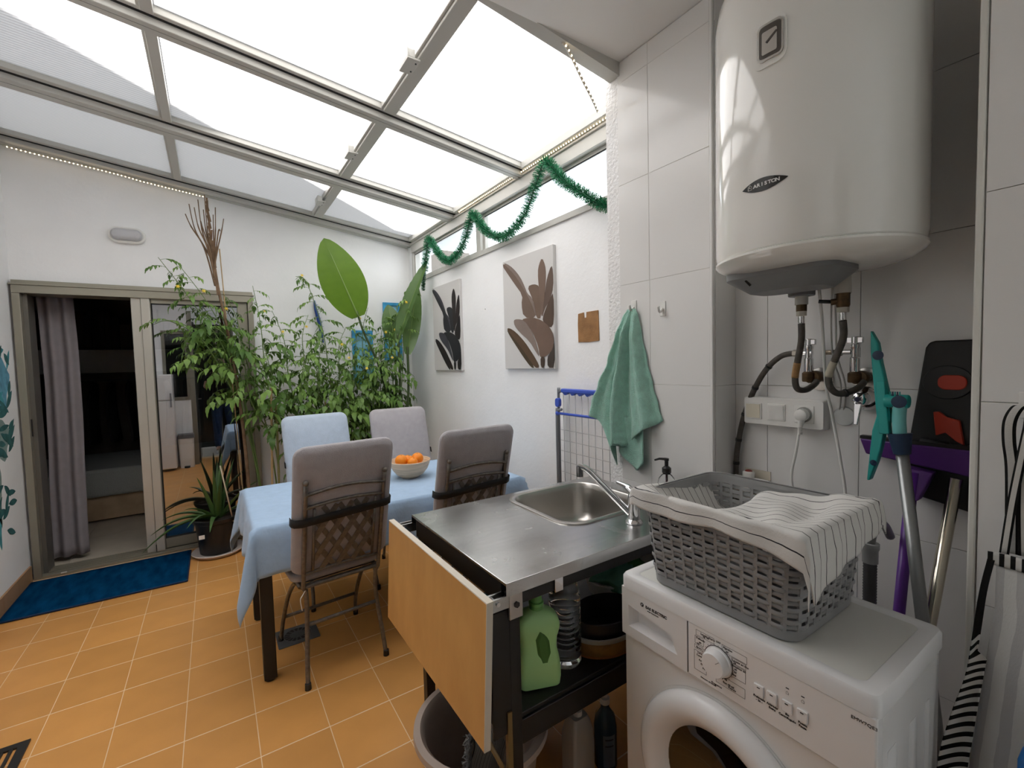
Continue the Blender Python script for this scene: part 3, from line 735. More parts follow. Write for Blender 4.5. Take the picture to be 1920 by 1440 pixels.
WX0, WX1, WY0, WY1, WZ = .945, 1.315, .292, .892, .85
def build_washer():
    w = thing('washing_machine', ((WX0+WX1)/2, (WY0+WY1)/2, 0), 'white front-loading washing machine under the grey basket', 'washing machine')
    W = mat('white_enamel', (0.80,0.79,0.78), 0.28, spec=0.5)
    WP = mat('white_gloss_plastic', (0.82,0.81,0.81), 0.22)
    INK = mat('dark_grey_print', (0.035,0.03,0.03), 0.5)
    # cabinet with the round opening in front
    front = WX0+.012; yc, zc = .598, .418; R = .195
    bm = bmesh.new()
    ex = [(WY0+.004,.045),(WY1-.004,.045),(WY1-.004,.672),(WY0+.004,.672)]
    ov = [bm.verts.new((front,y,z)) for y,z in ex]; hv = [bm.verts.new((front, yc+R*math.cos(2*math.pi*i/48), zc+R*math.sin(2*math.pi*i/48))) for i in range(48)]
    ed = [bm.edges.new((ov[i],ov[(i+1)%4])) for i in range(4)]+[bm.edges.new((hv[i],hv[(i+1)%48])) for i in range(48)]
    bmesh.ops.triangle_fill(bm, use_beauty=True, edges=ed); bm.verts.index_update()
    m = MB(); m.v = [tuple(v.co) for v in bm.verts]; m.f = [tuple(v.index for v in f.verts) for f in bm.faces]; bm.free()
    m.box(front+.004, WX1-.01, WY1-.010, WY1-.004, .045, .83); m.box(WX1-.016, WX1-.01, WY0+.01, WY1-.01, .045, .83); m.box(front+.004, WX1-.01, WY0+.01, WY1-.01, .045, .06)
    m.box(front+.004, WX1-.01, WY0+.004, WY0+.010, .045, .83); m.box(front+.004, WX1-.016, WY0+.010, WY1-.010, .79, .80)
    body = m.build('cabinet', W, w)
    for k, (a, b) in enumerate(((1.005,1.05),(1.12,1.16),(1.215,1.24))):      # pressed ribs on the near side
        MB().hexa([(a,WY0+.0042,.10),(b,WY0+.0042,.10),(b,WY0+.0042,.72),(a,WY0+.0042,.72)],[(a+.008,WY0-.0005,.115),(b-.008,WY0-.0005,.115),(b-.008,WY0-.0005,.705),(a+.008,WY0-.0005,.705)]).build('pressed_rib', W, body, bevel=.002)
    for x in (WX0+.05, WX1-.05):
        for y in (WY0+.05, WY1-.05): MB().lathe([(.02,0),(.022,.015),(.012,.02),(.012,.046)], 12, (x,y,0)).build('foot', M_BLACKPL, w, smooth=40)
    # lid: a rim with a slightly sunk grey-white inset
    l = MB(); P0 = rrect(WX1-WX0, WY1-WY0+.004, .018, 4); cxx, cyy = (WX0+WX1)/2, (WY0+WY1)/2
    rings = [(1.0,.0,.810),(1.0,.0,.842),(1.0,.004,.849),(1.0,.010,WZ),(1.0,.030,WZ),(1.0,.034,WZ-.0035)]
    vs = []; fs = []; n = len(P0)
    for _, g, z in rings:
        p = rrect(WX1-WX0-2*g, WY1-WY0+.004-2*g, .018, 4); vs += [(cxx+x, cyy+y, z) for x,y in p]
    for i in range(len(rings)-1):
        for j in range(n): fs.append((i*n+j, i*n+(j+1)%n, (i+1)*n+(j+1)%n, (i+1)*n+j))
    l.add(vs, fs); ld = l.build('lid', WP, w, smooth=40)
    p = rrect(WX1-WX0-.068, WY1-WY0+.004-.068, .016, 4)
    MB().prism(p, lambda x,y: (cxx+x,cyy+y,WZ-.010), lambda x,y: (cxx+x,cyy+y,WZ-.0030)).build('lid_inset', mat('grey_white_laminate', (0.66,0.65,0.61), 0.4, var=0.02, vscale=3), ld)
    # fascia
    xf = WX0-.001
    def fx(z): return xf + .004 + (.80-z)*-.02      # face leans very slightly
    fa = MB().box(WX0+.001, WX0+.03, WY0+.001, .676, .676, .812)
    pa = fa.build('control_panel', WP, w, bevel=.004)
    # detergent drawer with a scooped handle
    dz0, dz1, dy0, dy1 = .676, .812, .678, WY1-.001
    d = MB(); X = WX0+.001
    o = [(dy0,dz0),(dy1,dz0),(dy1,dz1),(dy0,dz1)]; q = [(dy0+.028,.705),(dy1-.024,.705),(dy1-.024,.765),(dy0+.05,.748)]
    d.add([(X,y,z) for y,z in o]+[(X,y,z) for y,z in q]+[(X+.028,y*.86+.14*.78,z*.8+.2*.74) for y,z in q], [(0,1,5,4),(1,2,6,5),(2,3,7,6),(3,0,4,7),(4,5,9,8),(5,6,10,9),(6,7,11,10),(7,4,8,11),(8,9,10,11)])
    d.add([(X,y,z) for y,z in o]+[(X+.03,y,z) for y,z in o], [(0,1,5,4),(1,2,6,5),(2,3,7,6),(3,0,4,7)])
    dr = d.build('detergent_drawer', WP, w)
    MB().box(WX0+.003, WX0+.02, .6762, .6778, .678, .811).build('drawer_gap_shade', mat('grey_gap_shadow', (0.12,0.12,0.12), 0.8), w)  # dark filler strips here and below, the gaps' shade put into their colour
    MB().box(WX0+.0025, WX0+.02, WY0+.003, WY1-.003, .8085, .8105).build('lid_gap_shade', MATS['grey_gap_shadow'], w)
    T = WX0+.0006
    def tx(body, y, z, size, par=pa, sx=1.0, bold=0.0, al='LEFT'): return text(body, size, INK, par, (T, y, z), (0,-1,0), (0,0,1), sx=sx, bold=bold, align=al)
    tx('EAS ELECTRIC', .806, .786, .0105, dr, 1.0, .0003)
    tx('SMART TECHNOLOGY', .800, .777, .0035, dr)
    e = MB(); e.prism([(.0055*math.cos(a),.0055*math.sin(a)) for a in [i*math.pi/8 for i in range(16)]], lambda y,z: (T-.0004,.818+y,.787+z), lambda y,z: (T+.0003,.818+y,.787+z)); e.build('emblem', INK, dr)
    v = MB(); v.bar((T-.0007,.8205,.7905),(T-.0007,.818,.785),.0012,.0004,(1,0,0)); v.bar((T-.0007,.8155,.7905),(T-.0007,.818,.785),.0012,.0004,(1,0,0)); v.build('emblem_mark', WP, dr)
    # programme dial
    kn = MB().lathe([(.033,0),(.033,-.004),(.0305,-.0055),(.0285,-.022),(.026,-.026),(1e-5,-.0265)], 40, (T,.594,.751), axis='X', cap=False)
    k = kn.build('programme_knob', WP, w, smooth=30)
    MB().bar((T-.0268,.585,.760),(T-.0268,.577,.768),.0015,.0006,(1,0,0)).build('knob_mark', mat('light_grey_print', (0.3,0.3,0.3), 0.5), k)
    MB().lathe([(.0355,.0002),(.0355,-.0006),(.0345,-.0006),(.0345,.0002)], 48, (T,.594,.751), axis='X', cap=False).build('dial_ring', INK, pa)
    dm = MB()
    for i in range(24):
        a = 2*math.pi*i/24; c0, s0 = math.cos(a), math.sin(a)
        dm.bar((T-.0003,.594+.0365*c0,.751+.0365*s0),(T-.0003,.594+.0385*c0,.751+.0385*s0),.0008,.0004,(1,0,0))
    dm.build('dial_ticks', INK, pa)
    # boxes and words of the programme chart
    def frame(y0, y1, z0, z1):
        g = MB()
        for a, b in (((y0,z0),(y1,z0)),((y1,z0),(y1,z1)),((y1,z1),(y0,z1)),((y0,z1),(y0,z0))): g.bar((T-.0002,a[0],a[1]),(T-.0002,b[0],b[1]),.0005,.0003,(1,0,0))
        g.build('chart_box', INK, pa)
    frame(.652,.605,.800,.787); frame(.655,.632,.784,.766); frame(.656,.634,.762,.753); frame(.657,.625,.748,.700)
    frame(.585,.527,.797,.781); frame(.562,.529,.779,.767); frame(.562,.530,.765,.735); frame(.600,.531,.722,.700)
    words = [('Lavado Diario',.640,.795),('OFF',.600,.7965),('Delicado',.652,.780),('90',.634,.790),('60',.624,.7925),('40',.645,.771),('30',.650,.766),('Sport',.652,.757),('Lana',.648,.745),('Centrifugado',.651,.738),('Aclarado',.645,.728),
             ('Desague',.640,.720),('Mixto',.635,.712),('Algodon',.583,.792),('60',.576,.785),('Lavado en frio',.561,.774),('20',.558,.769),('Sintetico 60',.561,.7615),('40',.556,.755),('30',.557,.748),('Eco',.561,.741),('60 90',.588,.7175),('Eco 40-60',.583,.7095),('Rapido',.570,.7045)]
    for b_, y, z in words: tx(b_, y, z, .0062)
    tx('Programas', .612, .692, .0058); tx('Seleccion de lavado', .640, .688, .0048)
    # buttons, their lamps and words
    for i, (y, wd) in enumerate(((.500,('Prelavado','- 2h -')),(.473,('Aclarado','Extra')),(.443,('Sin','Centrifugado')),(.414,('Puesta','Pausa')))):
        bt = MB().box(WX0-.003, WX0+.004, y-.010, y+.010, .728, .752).build('button', WP, pa, bevel=.0012)
        MB().box(WX0-.0035, WX0-.0028, y-.003, y+.003, .7455, .7475).build('button_lamp', INK, bt)
        for q, s_ in enumerate(wd): tx(s_, y, .7225-.0065*q, .0060, al='CENTER', bold=.00015)
    for y in (.443,.414):
        MB().box(WX0+.0004, WX0+.0014, y-.003, y+.003, .7775, .7795).build('indicator_lamp', INK, pa)
        g = MB(); g.tube([(T-.0002,y-.0025,.766),(T-.0002,y-.0025,.770),(T-.0002,y,.7725),(T-.0002,y+.0025,.770),(T-.0002,y+.0025,.766),(T-.0002,y-.0025,.766)], .0003, 4); g.build('indicator_icon', INK, pa)
    tx('EMW7QE3', .333, .793, .0085)
    # door: ring, sloped inner wall, dark glass
    dx = WX0+.011
    ring = MB().lathe([(.224,-.0),(.2245,-.010),(.219,-.024),(.205,-.033),(.185,-.035),(.170,-.030),(.150,-.014),(.142,-.002)], 72, (dx,yc,zc), axis='X', cap=False)
    dg = ring.build('door', WP, w, smooth=50)
    gl = MB().lathe([(.144,-.004),(.12,.010),(.07,.04),(1e-5,.055)], 48, (dx,yc,zc), axis='X', cap=False)
    gl.build('door_glass', pane_mat('smoked_glass', (0.16,0.16,0.16), 0.10), dg, smooth=True)
    dc = MB().lathe([(.190,.002),(.188,.05),(.175,.25),(1e-5,.27)], 40, (dx,yc,zc), axis='X', cap=False); dc.build('drum', mat('drum_steel_dark', (0.25,0.25,0.25), 0.35, metal=1.0), w, smooth=True)
    sl = MB().lathe([(.205,.0005),(.205,.003),(.231,.003),(.231,.0005)], 64, (dx,yc,zc), axis='X', cap=False); sl.build('door_seal', mat('dark_grey_recess', (0.06,0.06,0.06), 0.6), dg, smooth=40)
    ln = MB().sphere((dx+.12, yc-.02, zc-.06), .10, 16, 10, (.8,1.1,.7)); ln.build('laundry_inside', mat('brown_laundry', (0.20,0.10,0.06), 0.9, var=0.4, vscale=12), w, smooth=True)
build_washer()

def build_basket():
    bx0, bx1, by0, by1, z0, z1 = .964, 1.308, .428, .838, WZ+.001, WZ+.245
    b = thing('laundry_basket', ((bx0+bx1)/2, (by0+by1)/2, z0), 'grey woven-look plastic laundry basket on the washing machine', 'basket')
    G = mat('grey_basket_plastic', (0.27,0.27,0.27), 0.4, var=0.05, vscale=14)
    cx, cy = (bx0+bx1)/2, (by0+by1)/2; L, Wd = bx1-bx0, by1-by0; rc = .042
    def ringpts(t, off=0, n=6):           # rounded rectangle, widening upward
        g = .018*t
        return rrect(L-.036+2*g+2*off, Wd-.036+2*g+2*off, rc+off, n)
    # perimeter parametrisation for the weave
    def perim(t, s, off):
        """point at arc fraction s on ring of height t"""
        g = .018*t; hx = (L-.036)/2+g+off; hy = (Wd-.036)/2+g+off; r = rc+off
        segs = [2*(hy-r), math.pi/2*r, 2*(hx-r), math.pi/2*r]*2; tot = sum(segs); d = (s % 1)*tot
        c = [(hx,-hy+r,0,1),(hx-r,hy-r,0,0),(hx-r,hy,-1,0),(-hx+r,hy-r,0,0),(-hx,hy-r,0,-1),(-hx+r,-hy+r,0,0),(-hx+r,-hy,1,0),(hx-r,-hy+r,0,0)]
        for k in range(8):
            if d <= segs[k] or k == 7:
                if k % 2 == 0: x = c[k][0]+c[k][2]*d; y = c[k][1]+c[k][3]*d
                else:
                    a = math.radians(90*(k//2)) + d/r; x = c[k][0]+r*math.cos(a); y = c[k][1]+r*math.sin(a)
                return (cx+x, cy+y)
            d -= segs[k]
    H = z1-z0; rows = 14; cols = 44; zb, zt = .022, .205
    # vertical ribs: short plates over the gaps, so the dark slots between the strands read as real holes
    def band(t0, t1, o0, o1, name, par):
        m = MB(); N = 96; vs = []; fs = []
        for k in range(N):
            for t, o in ((t0,o0),(t1,o0),(t1,o1),(t0,o1)):
                p = perim(t/H, k/N, o); vs.append((p[0],p[1],z0+t))
        for k in range(N):
            a, c = k*4, ((k+1) % N)*4
            for q in range(4): fs.append((a+q, c+q, c+(q+1)%4, a+(q+1)%4))
        return m.add(vs, fs).build(name, G, par, smooth=40)
    band(0, zb, 0, -.005, 'basket_foot', b)
    rim = band(zt+.012, H, .002, -.004, 'basket_rim', b); band(H-.012, H, .010, -.006, 'basket_lip', b)
    bt = MB().prism([(cx+x*.97, cy+y*.97) for x,y in ringpts(0)], lambda x,y: (x,y,z0), lambda x,y: (x,y,z0+.004)); bt.build('basket_bottom', G, b)
    dz = (zt+.012-zb)/rows; N = cols*6
    for r in range(rows):
        # one strand: a flat wavy tape running round, passing alternately over and under the uprights
        vs = []; fs = []; zc = zb+dz*(r+.5); hh = dz*.5*.80
        for k in range(N):
            s = k/N; ph = math.cos(2*math.pi*(s*cols/2 + (.5 if r % 2 else 0)))
            off = .0030*ph; tilt = 0
            for zz, o in ((-hh,-.0012),(-hh*.4,.0012),(hh*.4,.0012),(hh,-.0012)):
                p = perim((zc+zz)/H, s, off+o); vs.append((p[0],p[1],z0+zc+zz))
            p = perim(zc/H, s, off-.0025); vs.append((p[0],p[1],z0+zc))
        for k in range(N):
            a, c = k*5, ((k+1) % N)*5
            for q in range(5): fs.append((a+q, c+q, c+(q+1)%5, a+(q+1)%5))
        MB().add(vs, fs).build('woven_strand', G, b, smooth=60)
    for c_ in range(cols):
        s = (c_+.5)/cols; m = MB(); w = .0042; vs = []
        L0 = 2*(L+Wd)
        for t in (zb-.002, zt+.014):
            for ds, o in ((-w/L0,-.0030),(w/L0,-.0030),(w/L0,.0012),(-w/L0,.0012)):
                p = perim(t/H, s+ds, o); vs.append((p[0],p[1],z0+t))
        m.add(vs, [(3,2,1,0),(4,5,6,7),(0,1,5,4),(1,2,6,5),(2,3,7,6),(3,0,4,7)]).build('upright_rib', G, b)
    return b
build_basket()
# ================================================================== striped cloth over the basket
def build_basket_cloth():
    cm = stripe_mat('white_muslin_black_stripes', (0.66,0.645,0.62), (0.03,0.03,0.035), 17.5, 0.075, warp=0.020, axis='U')
    bx0, bx1, by0, by1, zr = .958, 1.314, .422, .844, 1.097
    nu, nv = 70, 80
    P = []; uv = []
    # u runs from front (-X) to back (+X), v from the tap end (+Y) to the near end (-Y)
    for i in range(nv+1):
        row = []
        v = i/nv
        for j in range(nu+1):
            u = j/nu
            # flat layout in metres, relative to the basket opening
            X = bx0 - .055 + u*(.42 + .03*v); Y = by1 + .035 - v*(.56)
            # the far back corner of the cloth sinks into the basket; only the near half reaches the back rim
            ins_x = min(max(X, bx0), bx1); ins_y = min(max(Y, by0), by1)
            dx = max(bx0-X, 0); dxb = max(X-bx1, 0); dyn = max(by0-Y, 0); dyf = max(Y-by1, 0)
            sag = 0
            tx = (ins_x-bx0)/(bx1-bx0); ty = (by1-ins_y)/(by1-by0)
            edge = min(1, 6*ty)*min(1, 6*(1-ty))*min(1, 5*tx)
            back = min(1, 5*(1-tx))
            sag = .050*edge*(0.35+.65*max(back, 1-ty)) * (1.0 - .55*ty)
            # deep hollow near the tap end, where the basket's inside shows
            hol = math.exp(-((ty-.18)/.16)**2)*max(0, tx-.10)*1.1
            z = zr + .008 - sag - .085*min(1, hol*1.6)
            z += .006*math.sin(9*tx+14*ty) * edge + .004*math.sin(25*ty+5*tx)*edge
            x, y = ins_x, ins_y
            if dx > 0:
                k = min(1, dx/.05); x = bx0 - .010 - .006*k - .004*math.sin(ty*20); z -= dx*(.80+.15*math.sin(ty*6))
                z -= .030*max(0, ty-.55)*k*2
            if dyn > 0:
                y = by0 - .010 - .008*min(1, dyn/.05) - .003*math.sin(tx*22+1)*min(1,dyn/.05)
                drop = dyn*(1.25 - .60*tx + .35*max(0, .30-tx))
                if dx > 0: drop *= .55
                z -= drop
            if dyf > 0: y = by1 + .010; z -= dyf*.9
            if dxb > 0: x = bx1 + .012 + dxb*.55; z -= dxb*.55
            row.append((x, y, z)); uv.append((u*.45/.56, v))
        P.append(row)
    o = MB().grid(P).build('striped_cloth', cm, None, smooth=True, solid=.002, uvs=uv)
    tag(o, 'white cloth with thin black stripes thrown over the grey basket', 'cloth')
build_basket_cloth()

# ================================================================== water heater
def build_heater():
    cx, cy, R = 1.432, .611, .247
    zb = 1.695
    h = thing('water_heater', (cx, cy, zb), 'tall white electric water heater hung in the niche', 'water heater')
    E = mat('white_gloss_enamel', (0.84,0.83,0.79), 0.10, spec=0.6, coat=0.4)
    body = MB().lathe([(R-.012,zb+.035),(R-.004,zb+.042),(R,zb+.06),(R,2.40),(R-.008,2.45),(R-.03,2.49),(R-.08,2.51),(1e-5,2.52)], 96, (cx,cy,0), cap=False)
    bo = body.build('tank', E, h, smooth=35)
    MB().lathe([(1e-5,zb),(R-.075,zb),(R-.03,zb+.008),(R-.006,zb+.022),(R+.001,zb+.030),(R+.001,zb+.036),(R-.010,zb+.040)], 96, (cx,cy,0), cap=False).build('bottom_cap', E, h, smooth=35)
    # grey service cover underneath, towards the front
    g = MB(); p0 = rrect(.20, .30, .05, 6); p1 = rrect(.13, .20, .04, 6); n = len(p0); ox = -.035; oy = .045
    g.add([(cx+ox+x,cy+oy+y,zb+.012) for x,y in p0]+[(cx+ox+x,cy+oy+y,zb-.012) for x,y in p0]+[(cx+ox+x+.01,cy+oy+y,zb-.052) for x,y in p1],
          [(i,(i+1)%n,n+(i+1)%n,n+i) for i in range(n)]+[(n+i,n+(i+1)%n,2*n+(i+1)%n,2*n+i) for i in range(n)]+[tuple(2*n+i for i in range(n))])
    gc = g.build('service_cover', mat('mid_grey_plastic', (0.20,0.205,0.21), 0.45), h, smooth=30)
    MB().bar((cx+ox-.092,cy+oy+.075,zb-.018),(cx+ox-.083,cy+oy+.065,zb-.034),.006,.003,(1,0,0)).build('cover_slot', M_BLACKPL, gc)
    def polar(az, r, z): a = math.radians(az); return Vector((cx+r*math.cos(a), cy+r*math.sin(a), z))
    # thermostat panel low down on the front of the jacket, a frame with a dial window
    def patch(poly, az0, z0, r0, r1, name, m, par, cols=24):
        # convex outline cut into narrow columns so that it follows the curve of the jacket
        a0, a1 = min(p[0] for p in poly), max(p[0] for p in poly); k = len(poly); up = []; dn = []
        for c in range(cols+1):
            a = a0+(a1-a0)*(.002+.996*c/cols); hit = []
            for i in range(k):
                (x1,y1),(x2,y2) = poly[i], poly[(i+1)%k]
                if (x1-a)*(x2-a) <= 0 and abs(x1-x2) > 1e-9: hit.append(y1+(y2-y1)*(a-x1)/(x2-x1))
            up.append((a, max(hit))); dn.append((a, min(hit)))
        vs = []; n = cols+1
        for rr in (r0, r1):
            for L in (up, dn):
                for a, b in L: vs.append(polar(az0+math.degrees(a/R), rr, z0+b))
        fs = []
        for i in range(cols):
            fs += [(i,i+1,n+i+1,n+i),(2*n+i,2*n+i+1,3*n+i+1,3*n+i),(i,i+1,2*n+i+1,2*n+i),(n+i,n+i+1,3*n+i+1,3*n+i)]
        fs += [(0,n,3*n,2*n),(cols,n+cols,3*n+cols,2*n+cols)]
        return MB().add(vs, fs).build(name, m, par, smooth=30)
    AZ, ZP = 181.6, 2.228
    pp = patch(rrect(.082,.112,.024,6), AZ, ZP, R-.002, R+.004, 'thermostat_frame', E, h)
    patch(rrect(.060,.088,.012,4), AZ+.9, ZP+.002, R+.003, R+.0075, 'thermostat_bezel', mat('silver_bezel', (0.6,0.58,0.55), 0.25, metal=0.6), pp)
    patch(rrect(.050,.076,.008,3), AZ+1.1, ZP+.002, R+.007, R+.0085, 'thermostat_window', mat('dark_bronze_window', (0.09,0.08,0.07), 0.35), pp)
    patch(rrect(.034,.054,.003,2), AZ+.9, ZP-.001, R+.008, R+.0095, 'thermostat_plate', mat('light_dial_plate', (0.50,0.47,0.43), 0.4), pp)
    patch([(-.006,-.004),(.018,.014),(.021,.010),(-.002,-.009)][::-1], AZ+.4, ZP+.004, R+.009, R+.0105, 'thermostat_pointer', MATS['dark_bronze_window'], pp)
    # leaf-shaped black name plate
    L = .116; poly = []
    for i in range(21):
        t = i/20; poly.append((L*(t-.5), .0165*math.sin(math.pi*t)**.9*(1-.15*t)))
    for i in range(1, 20):
        t = 1-i/20; poly.append((L*(t-.5), -.0175*math.sin(math.pi*t)**.9))
    AB, ZB = 178.4, 1.892
    npz = patch([(a, b) for a,b in poly][::-1], AB, ZB, R-.001, R+.0025, 'name_plate', mat('black_gloss_plate', (0.02,0.018,0.016), 0.2), h)
    WT = mat('silver_print', (0.75,0.74,0.72), 0.4)
    # letters are set one by one round the curve: increasing azimuth runs to the viewer's right
    s = 'ARISTON'; x0 = -.020; adv = .0092
    for i, chh in enumerate(s):
        a = x0 + adv*i; az = AB + math.degrees(a/R); p = polar(az, R+.0030, ZB - .001)
        nrm = Vector((math.cos(math.radians(az)), math.sin(math.radians(az)), 0)); xd = Vector((-nrm.y, nrm.x, 0))
        text(chh, .0120, WT, npz, p, xd, (0,0,1), align='CENTER', ext=.0003, sx=1.15, bold=.0004)
    a = -.034; az = AB + math.degrees(a/R); p = polar(az, R+.0030, ZB)
    lg = MB(); nrm = Vector((math.cos(math.radians(az)), math.sin(math.radians(az)), 0)); xd = Vector((-nrm.y, nrm.x, 0)); up = Vector((0,0,1))
    pts = [p + xd*u*.005 + up*v*.006 for u,v in ((-1,-1),(1,-1),(1,.3),(0,1.1),(-1,.3),(-1,-1))]
    lg.tube(pts, .0007, 5); lg.sphere(p, .0017, 8, 6); lg.build('name_plate_emblem', WT, npz)
    # fittings underneath: white nuts, brown adapters
    BR = mat('aged_bronze_fitting', (0.10,0.062,0.03), 0.45, metal=0.6, var=0.3, vscale=60)
    NI = mat('dull_nickel_nut', (0.50,0.46,0.40), 0.4, metal=0.6)
    CR = mat('cream_dielectric_sleeve', (0.55,0.53,0.48), 0.5)
    ztop = {}
    for k, (x, y) in enumerate(((1.52,.676),(1.52,.566))):
        zt = zb + .001
        if k == 0:
            MB().lathe([(.034,zt-.060),(.036,zt-.058),(.036,zt-.040),(.030,zt-.036),(.022,zt)], 20, (x,y,0)).build('inlet_collar', MATS['mid_grey_plastic'], h, smooth=35)
            MB().lathe([(.0175,zt-.086),(.0175,zt-.060)], 16, (x,y,0)).build('dielectric_sleeve', CR, h, smooth=35)
            MB().lathe([(.0145,zt-.106),(.0145,zt-.086)], 16, (x,y,0)).build('adapter', BR, h, smooth=35)
            MB().lathe([(.014,zt-.120),(.014,zt-.106)], 6, (x,y,0)).build('union_nut', NI, h)
        else:
            MB().lathe([(.0205,zt-.066),(.0205,zt-.045),(.018,zt)], 16, (x,y,0)).build('dielectric_sleeve', CR, h, smooth=35)
            v = MB().lathe([(.015,zt-.106),(.017,zt-.100),(.017,zt-.070),(.0185,zt-.066)], 16, (x,y,0)); v.tube([(x,y,zt-.087),(x-.012,y+.026,zt-.089)], .009, 10)
            sv = v.build('safety_valve', BR, h, smooth=35)
            MB().tube([(x-.010,y+.024,zt-.088),(x-.026,y+.052,zt-.084)], .0055, 8).build('valve_lever', M_BLACKPL, sv, smooth=True)
            MB().lathe([(.0155,zt-.120),(.0155,zt-.106)], 6, (x,y,0)).build('union_nut', NI, h)
        MB().lathe([(.0085,zt-.142),(.0095,zt-.138),(.0085,zt-.130),(.0095,zt-.126),(.0085,zt-.120)], 14, (x,y,0)).build('hose_ferrule', M_CHROME, h, smooth=40)
build_heater()

# ================================================================== valves, hoses, cables, sockets in the niche
HOSE = mat('braided_grey_hose', (0.085,0.075,0.065), 0.5, metal=0.3, var=0.3, vscale=40, bump=0.3, bscale=400)
XW = XN-.006       # tiled face of the niche
def build_plumbing():
    zt = 1.696
    BR = MATS['aged_bronze_fitting']
    for k, y in enumerate((.700, .572)):
        lab = ('chrome T-shaped stop valve left of the hanging cable, below the water heater', 'chrome T-shaped stop valve behind the turquoise squeegee')[k]
        v = thing('stop_valve', (XW, y, 1.38), lab, 'valve', 'stop valves under the water heater')
        x = XW-.062
        MB().lathe([(.012,1.400),(.0135,1.404),(.0135,1.442),(.0105,1.446),(.0105,1.472),(.0125,1.476),(.0125,1.484)], 16, (x,y,0)).build('valve_body', M_CHROME, v, smooth=35)
        h = MB().lathe([(.008,1.484),(.0105,1.486),(.0105,1.508)], 14, (x,y,0)); h.box(x-.006,x+.006,y-.021,y+.021,1.488,1.506)
        h.build('valve_handle', M_CHROME, v, bevel=.002)
        e = MB().lathe([(.0185,-.048),(.021,-.044),(.021,-.020),(.016,.0)], 16, (x+.046,y-.012,1.383), axis='X'); e.lathe([(.017,1.368),(.0185,1.372),(.0185,1.396),(.012,1.402)], 16, (x,y,0))
        e.tube([(x,y,1.380),(x+.03,y-.012,1.383)], .017, 12)
        e.build('valve_elbow', BR, v, smooth=40)
        MB().lathe([(.0385,-.006),(.037,-.010),(.02,-.013)], 28, (XW,y-.012,1.374), axis='X').build('wall_rose', mat('nickel_rose', (0.6,0.58,0.55), 0.25, metal=0.8), v, smooth=35)
        MB().tube([(x,y-.010 if k==0 else y+.010,1.462),(x,y+(.045 if k==0 else .045),1.462)], .0085, 10).build('valve_branch', M_CHROME, v, smooth=40)
        MB().lathe([(.012,0),(.012,.013)], 6, (x,y+.034,1.462), axis='Y').build('union_nut', MATS['dull_nickel_nut'], v)
    # cross pipe and the long supply hose that arcs down to the left
    o = MB().tube([(XW-.062,.655-.005,1.462),(XW-.062,.617,1.462)], .0075, 10).build('link_pipe', mat('dull_brass_pipe', (0.33,0.27,0.2), 0.4, metal=0.8), None, smooth=True); tag(o, 'short metal pipe linking the two chrome stop valves', 'pipe')
    x = XW-.062
    p = spline([(x,.745,1.462),(x+.005,.790,1.452),(x+.015,.845,1.405),(x+.03,.900,1.320),(x+.035,.940,1.215),(x+.035,.962,1.100),(x+.035,.968,.98),(x+.035,.966,.90)], 8)
    hs = thing('supply_hose', (x+.035,.966,.90), 'long grey braided hose arcing down the left side of the niche', 'hose')
    MB().tube(p, .0095, 10).build('hose_tube', HOSE, hs, smooth=True)
    for i in (14, 22, 30, 37, 43, 48):
        a, b = Vector(p[i]), Vector(p[i+1]); MB().tube([a, a+(b-a)*.7], .0115, 10).build('cable_tie', M_BLACKPL if i % 4 else M_WHITEPL, hs, smooth=True)
    # two flexible hoses from the heater to the valves
    for k, (x0, y0, pts) in enumerate(((1.52,.676,[(1.52,.676,1.553),(1.525,.678,1.50),(1.530,.690,1.44),(1.535,.700,1.385),(1.545,.698,1.350),(1.575,.685,1.345),(1.61,.672,1.365),(1.640,.688,1.372)]),
                                    (1.52,.566,[(1.52,.566,1.553),(1.525,.566,1.505),(1.53,.585,1.45),(1.535,.606,1.395),(1.54,.604,1.358),(1.555,.588,1.338),(1.585,.562,1.346),(1.615,.548,1.366),(1.640,.560,1.372)]))):
        h = thing('flexible_hose', pts[0], ('grey braided hose from the heater bending to the left valve, with a rusty patch' if k == 0 else 'grey braided hose from the heater to the right valve, with a black tie'), 'hose', 'braided hoses under the heater')
        P = spline(pts, 7); MB().tube(P, .0095, 10).build('hose_tube', HOSE, h, smooth=True)
        i = 15 if k == 0 else 16
        MB().tube(P[i:i+7], .0102, 10).build('hose_sleeve', mat('rusty_sleeve', (0.36,0.20,0.08), 0.7, var=0.4, vscale=30) if k == 0 else mat('cream_sleeve', (0.42,0.38,0.3), 0.7), h, smooth=True)
        if k: MB().tube(P[38:40], .0125, 10).build('cable_tie', M_BLACKPL, h, smooth=True)
    # single-lever stop tap
    t = thing('stop_tap', (XW,.560,1.33), 'round chrome lever tap on the tiles below the right valve', 'tap')
    MB().lathe([(.040,0),(.039,-.006),(.034,-.022),(.022,-.032),(.020,-.045)], 32, (XW,.562,1.318), axis='X').build('tap_rose', M_CHROME, t, smooth=35)
    MB().lathe([(.021,-.045),(.020,-.062),(.012,-.068),(1e-5,-.070)], 24, (XW,.562,1.318), axis='X', cap=False).build('tap_cap', M_CHROME, t, smooth=35)
    MB().lathe([(.0075,-.0695),(.0075,-.0705),(1e-5,-.071)], 16, (XW,.562,1.318), axis='X', cap=False).build('tap_index', mat('navy_index', (0.01,0.012,0.06), 0.3), t)
    MB().hexa([(XW-.064,.552,1.312),(XW-.052,.552,1.312),(XW-.052,.574,1.312),(XW-.064,.574,1.312)][::-1],[(XW-.074,.560,1.240),(XW-.066,.560,1.240),(XW-.066,.572,1.240),(XW-.074,.572,1.240)][::-1]).build('tap_lever', M_CHROME, t, bevel=.003)
build_plumbing()

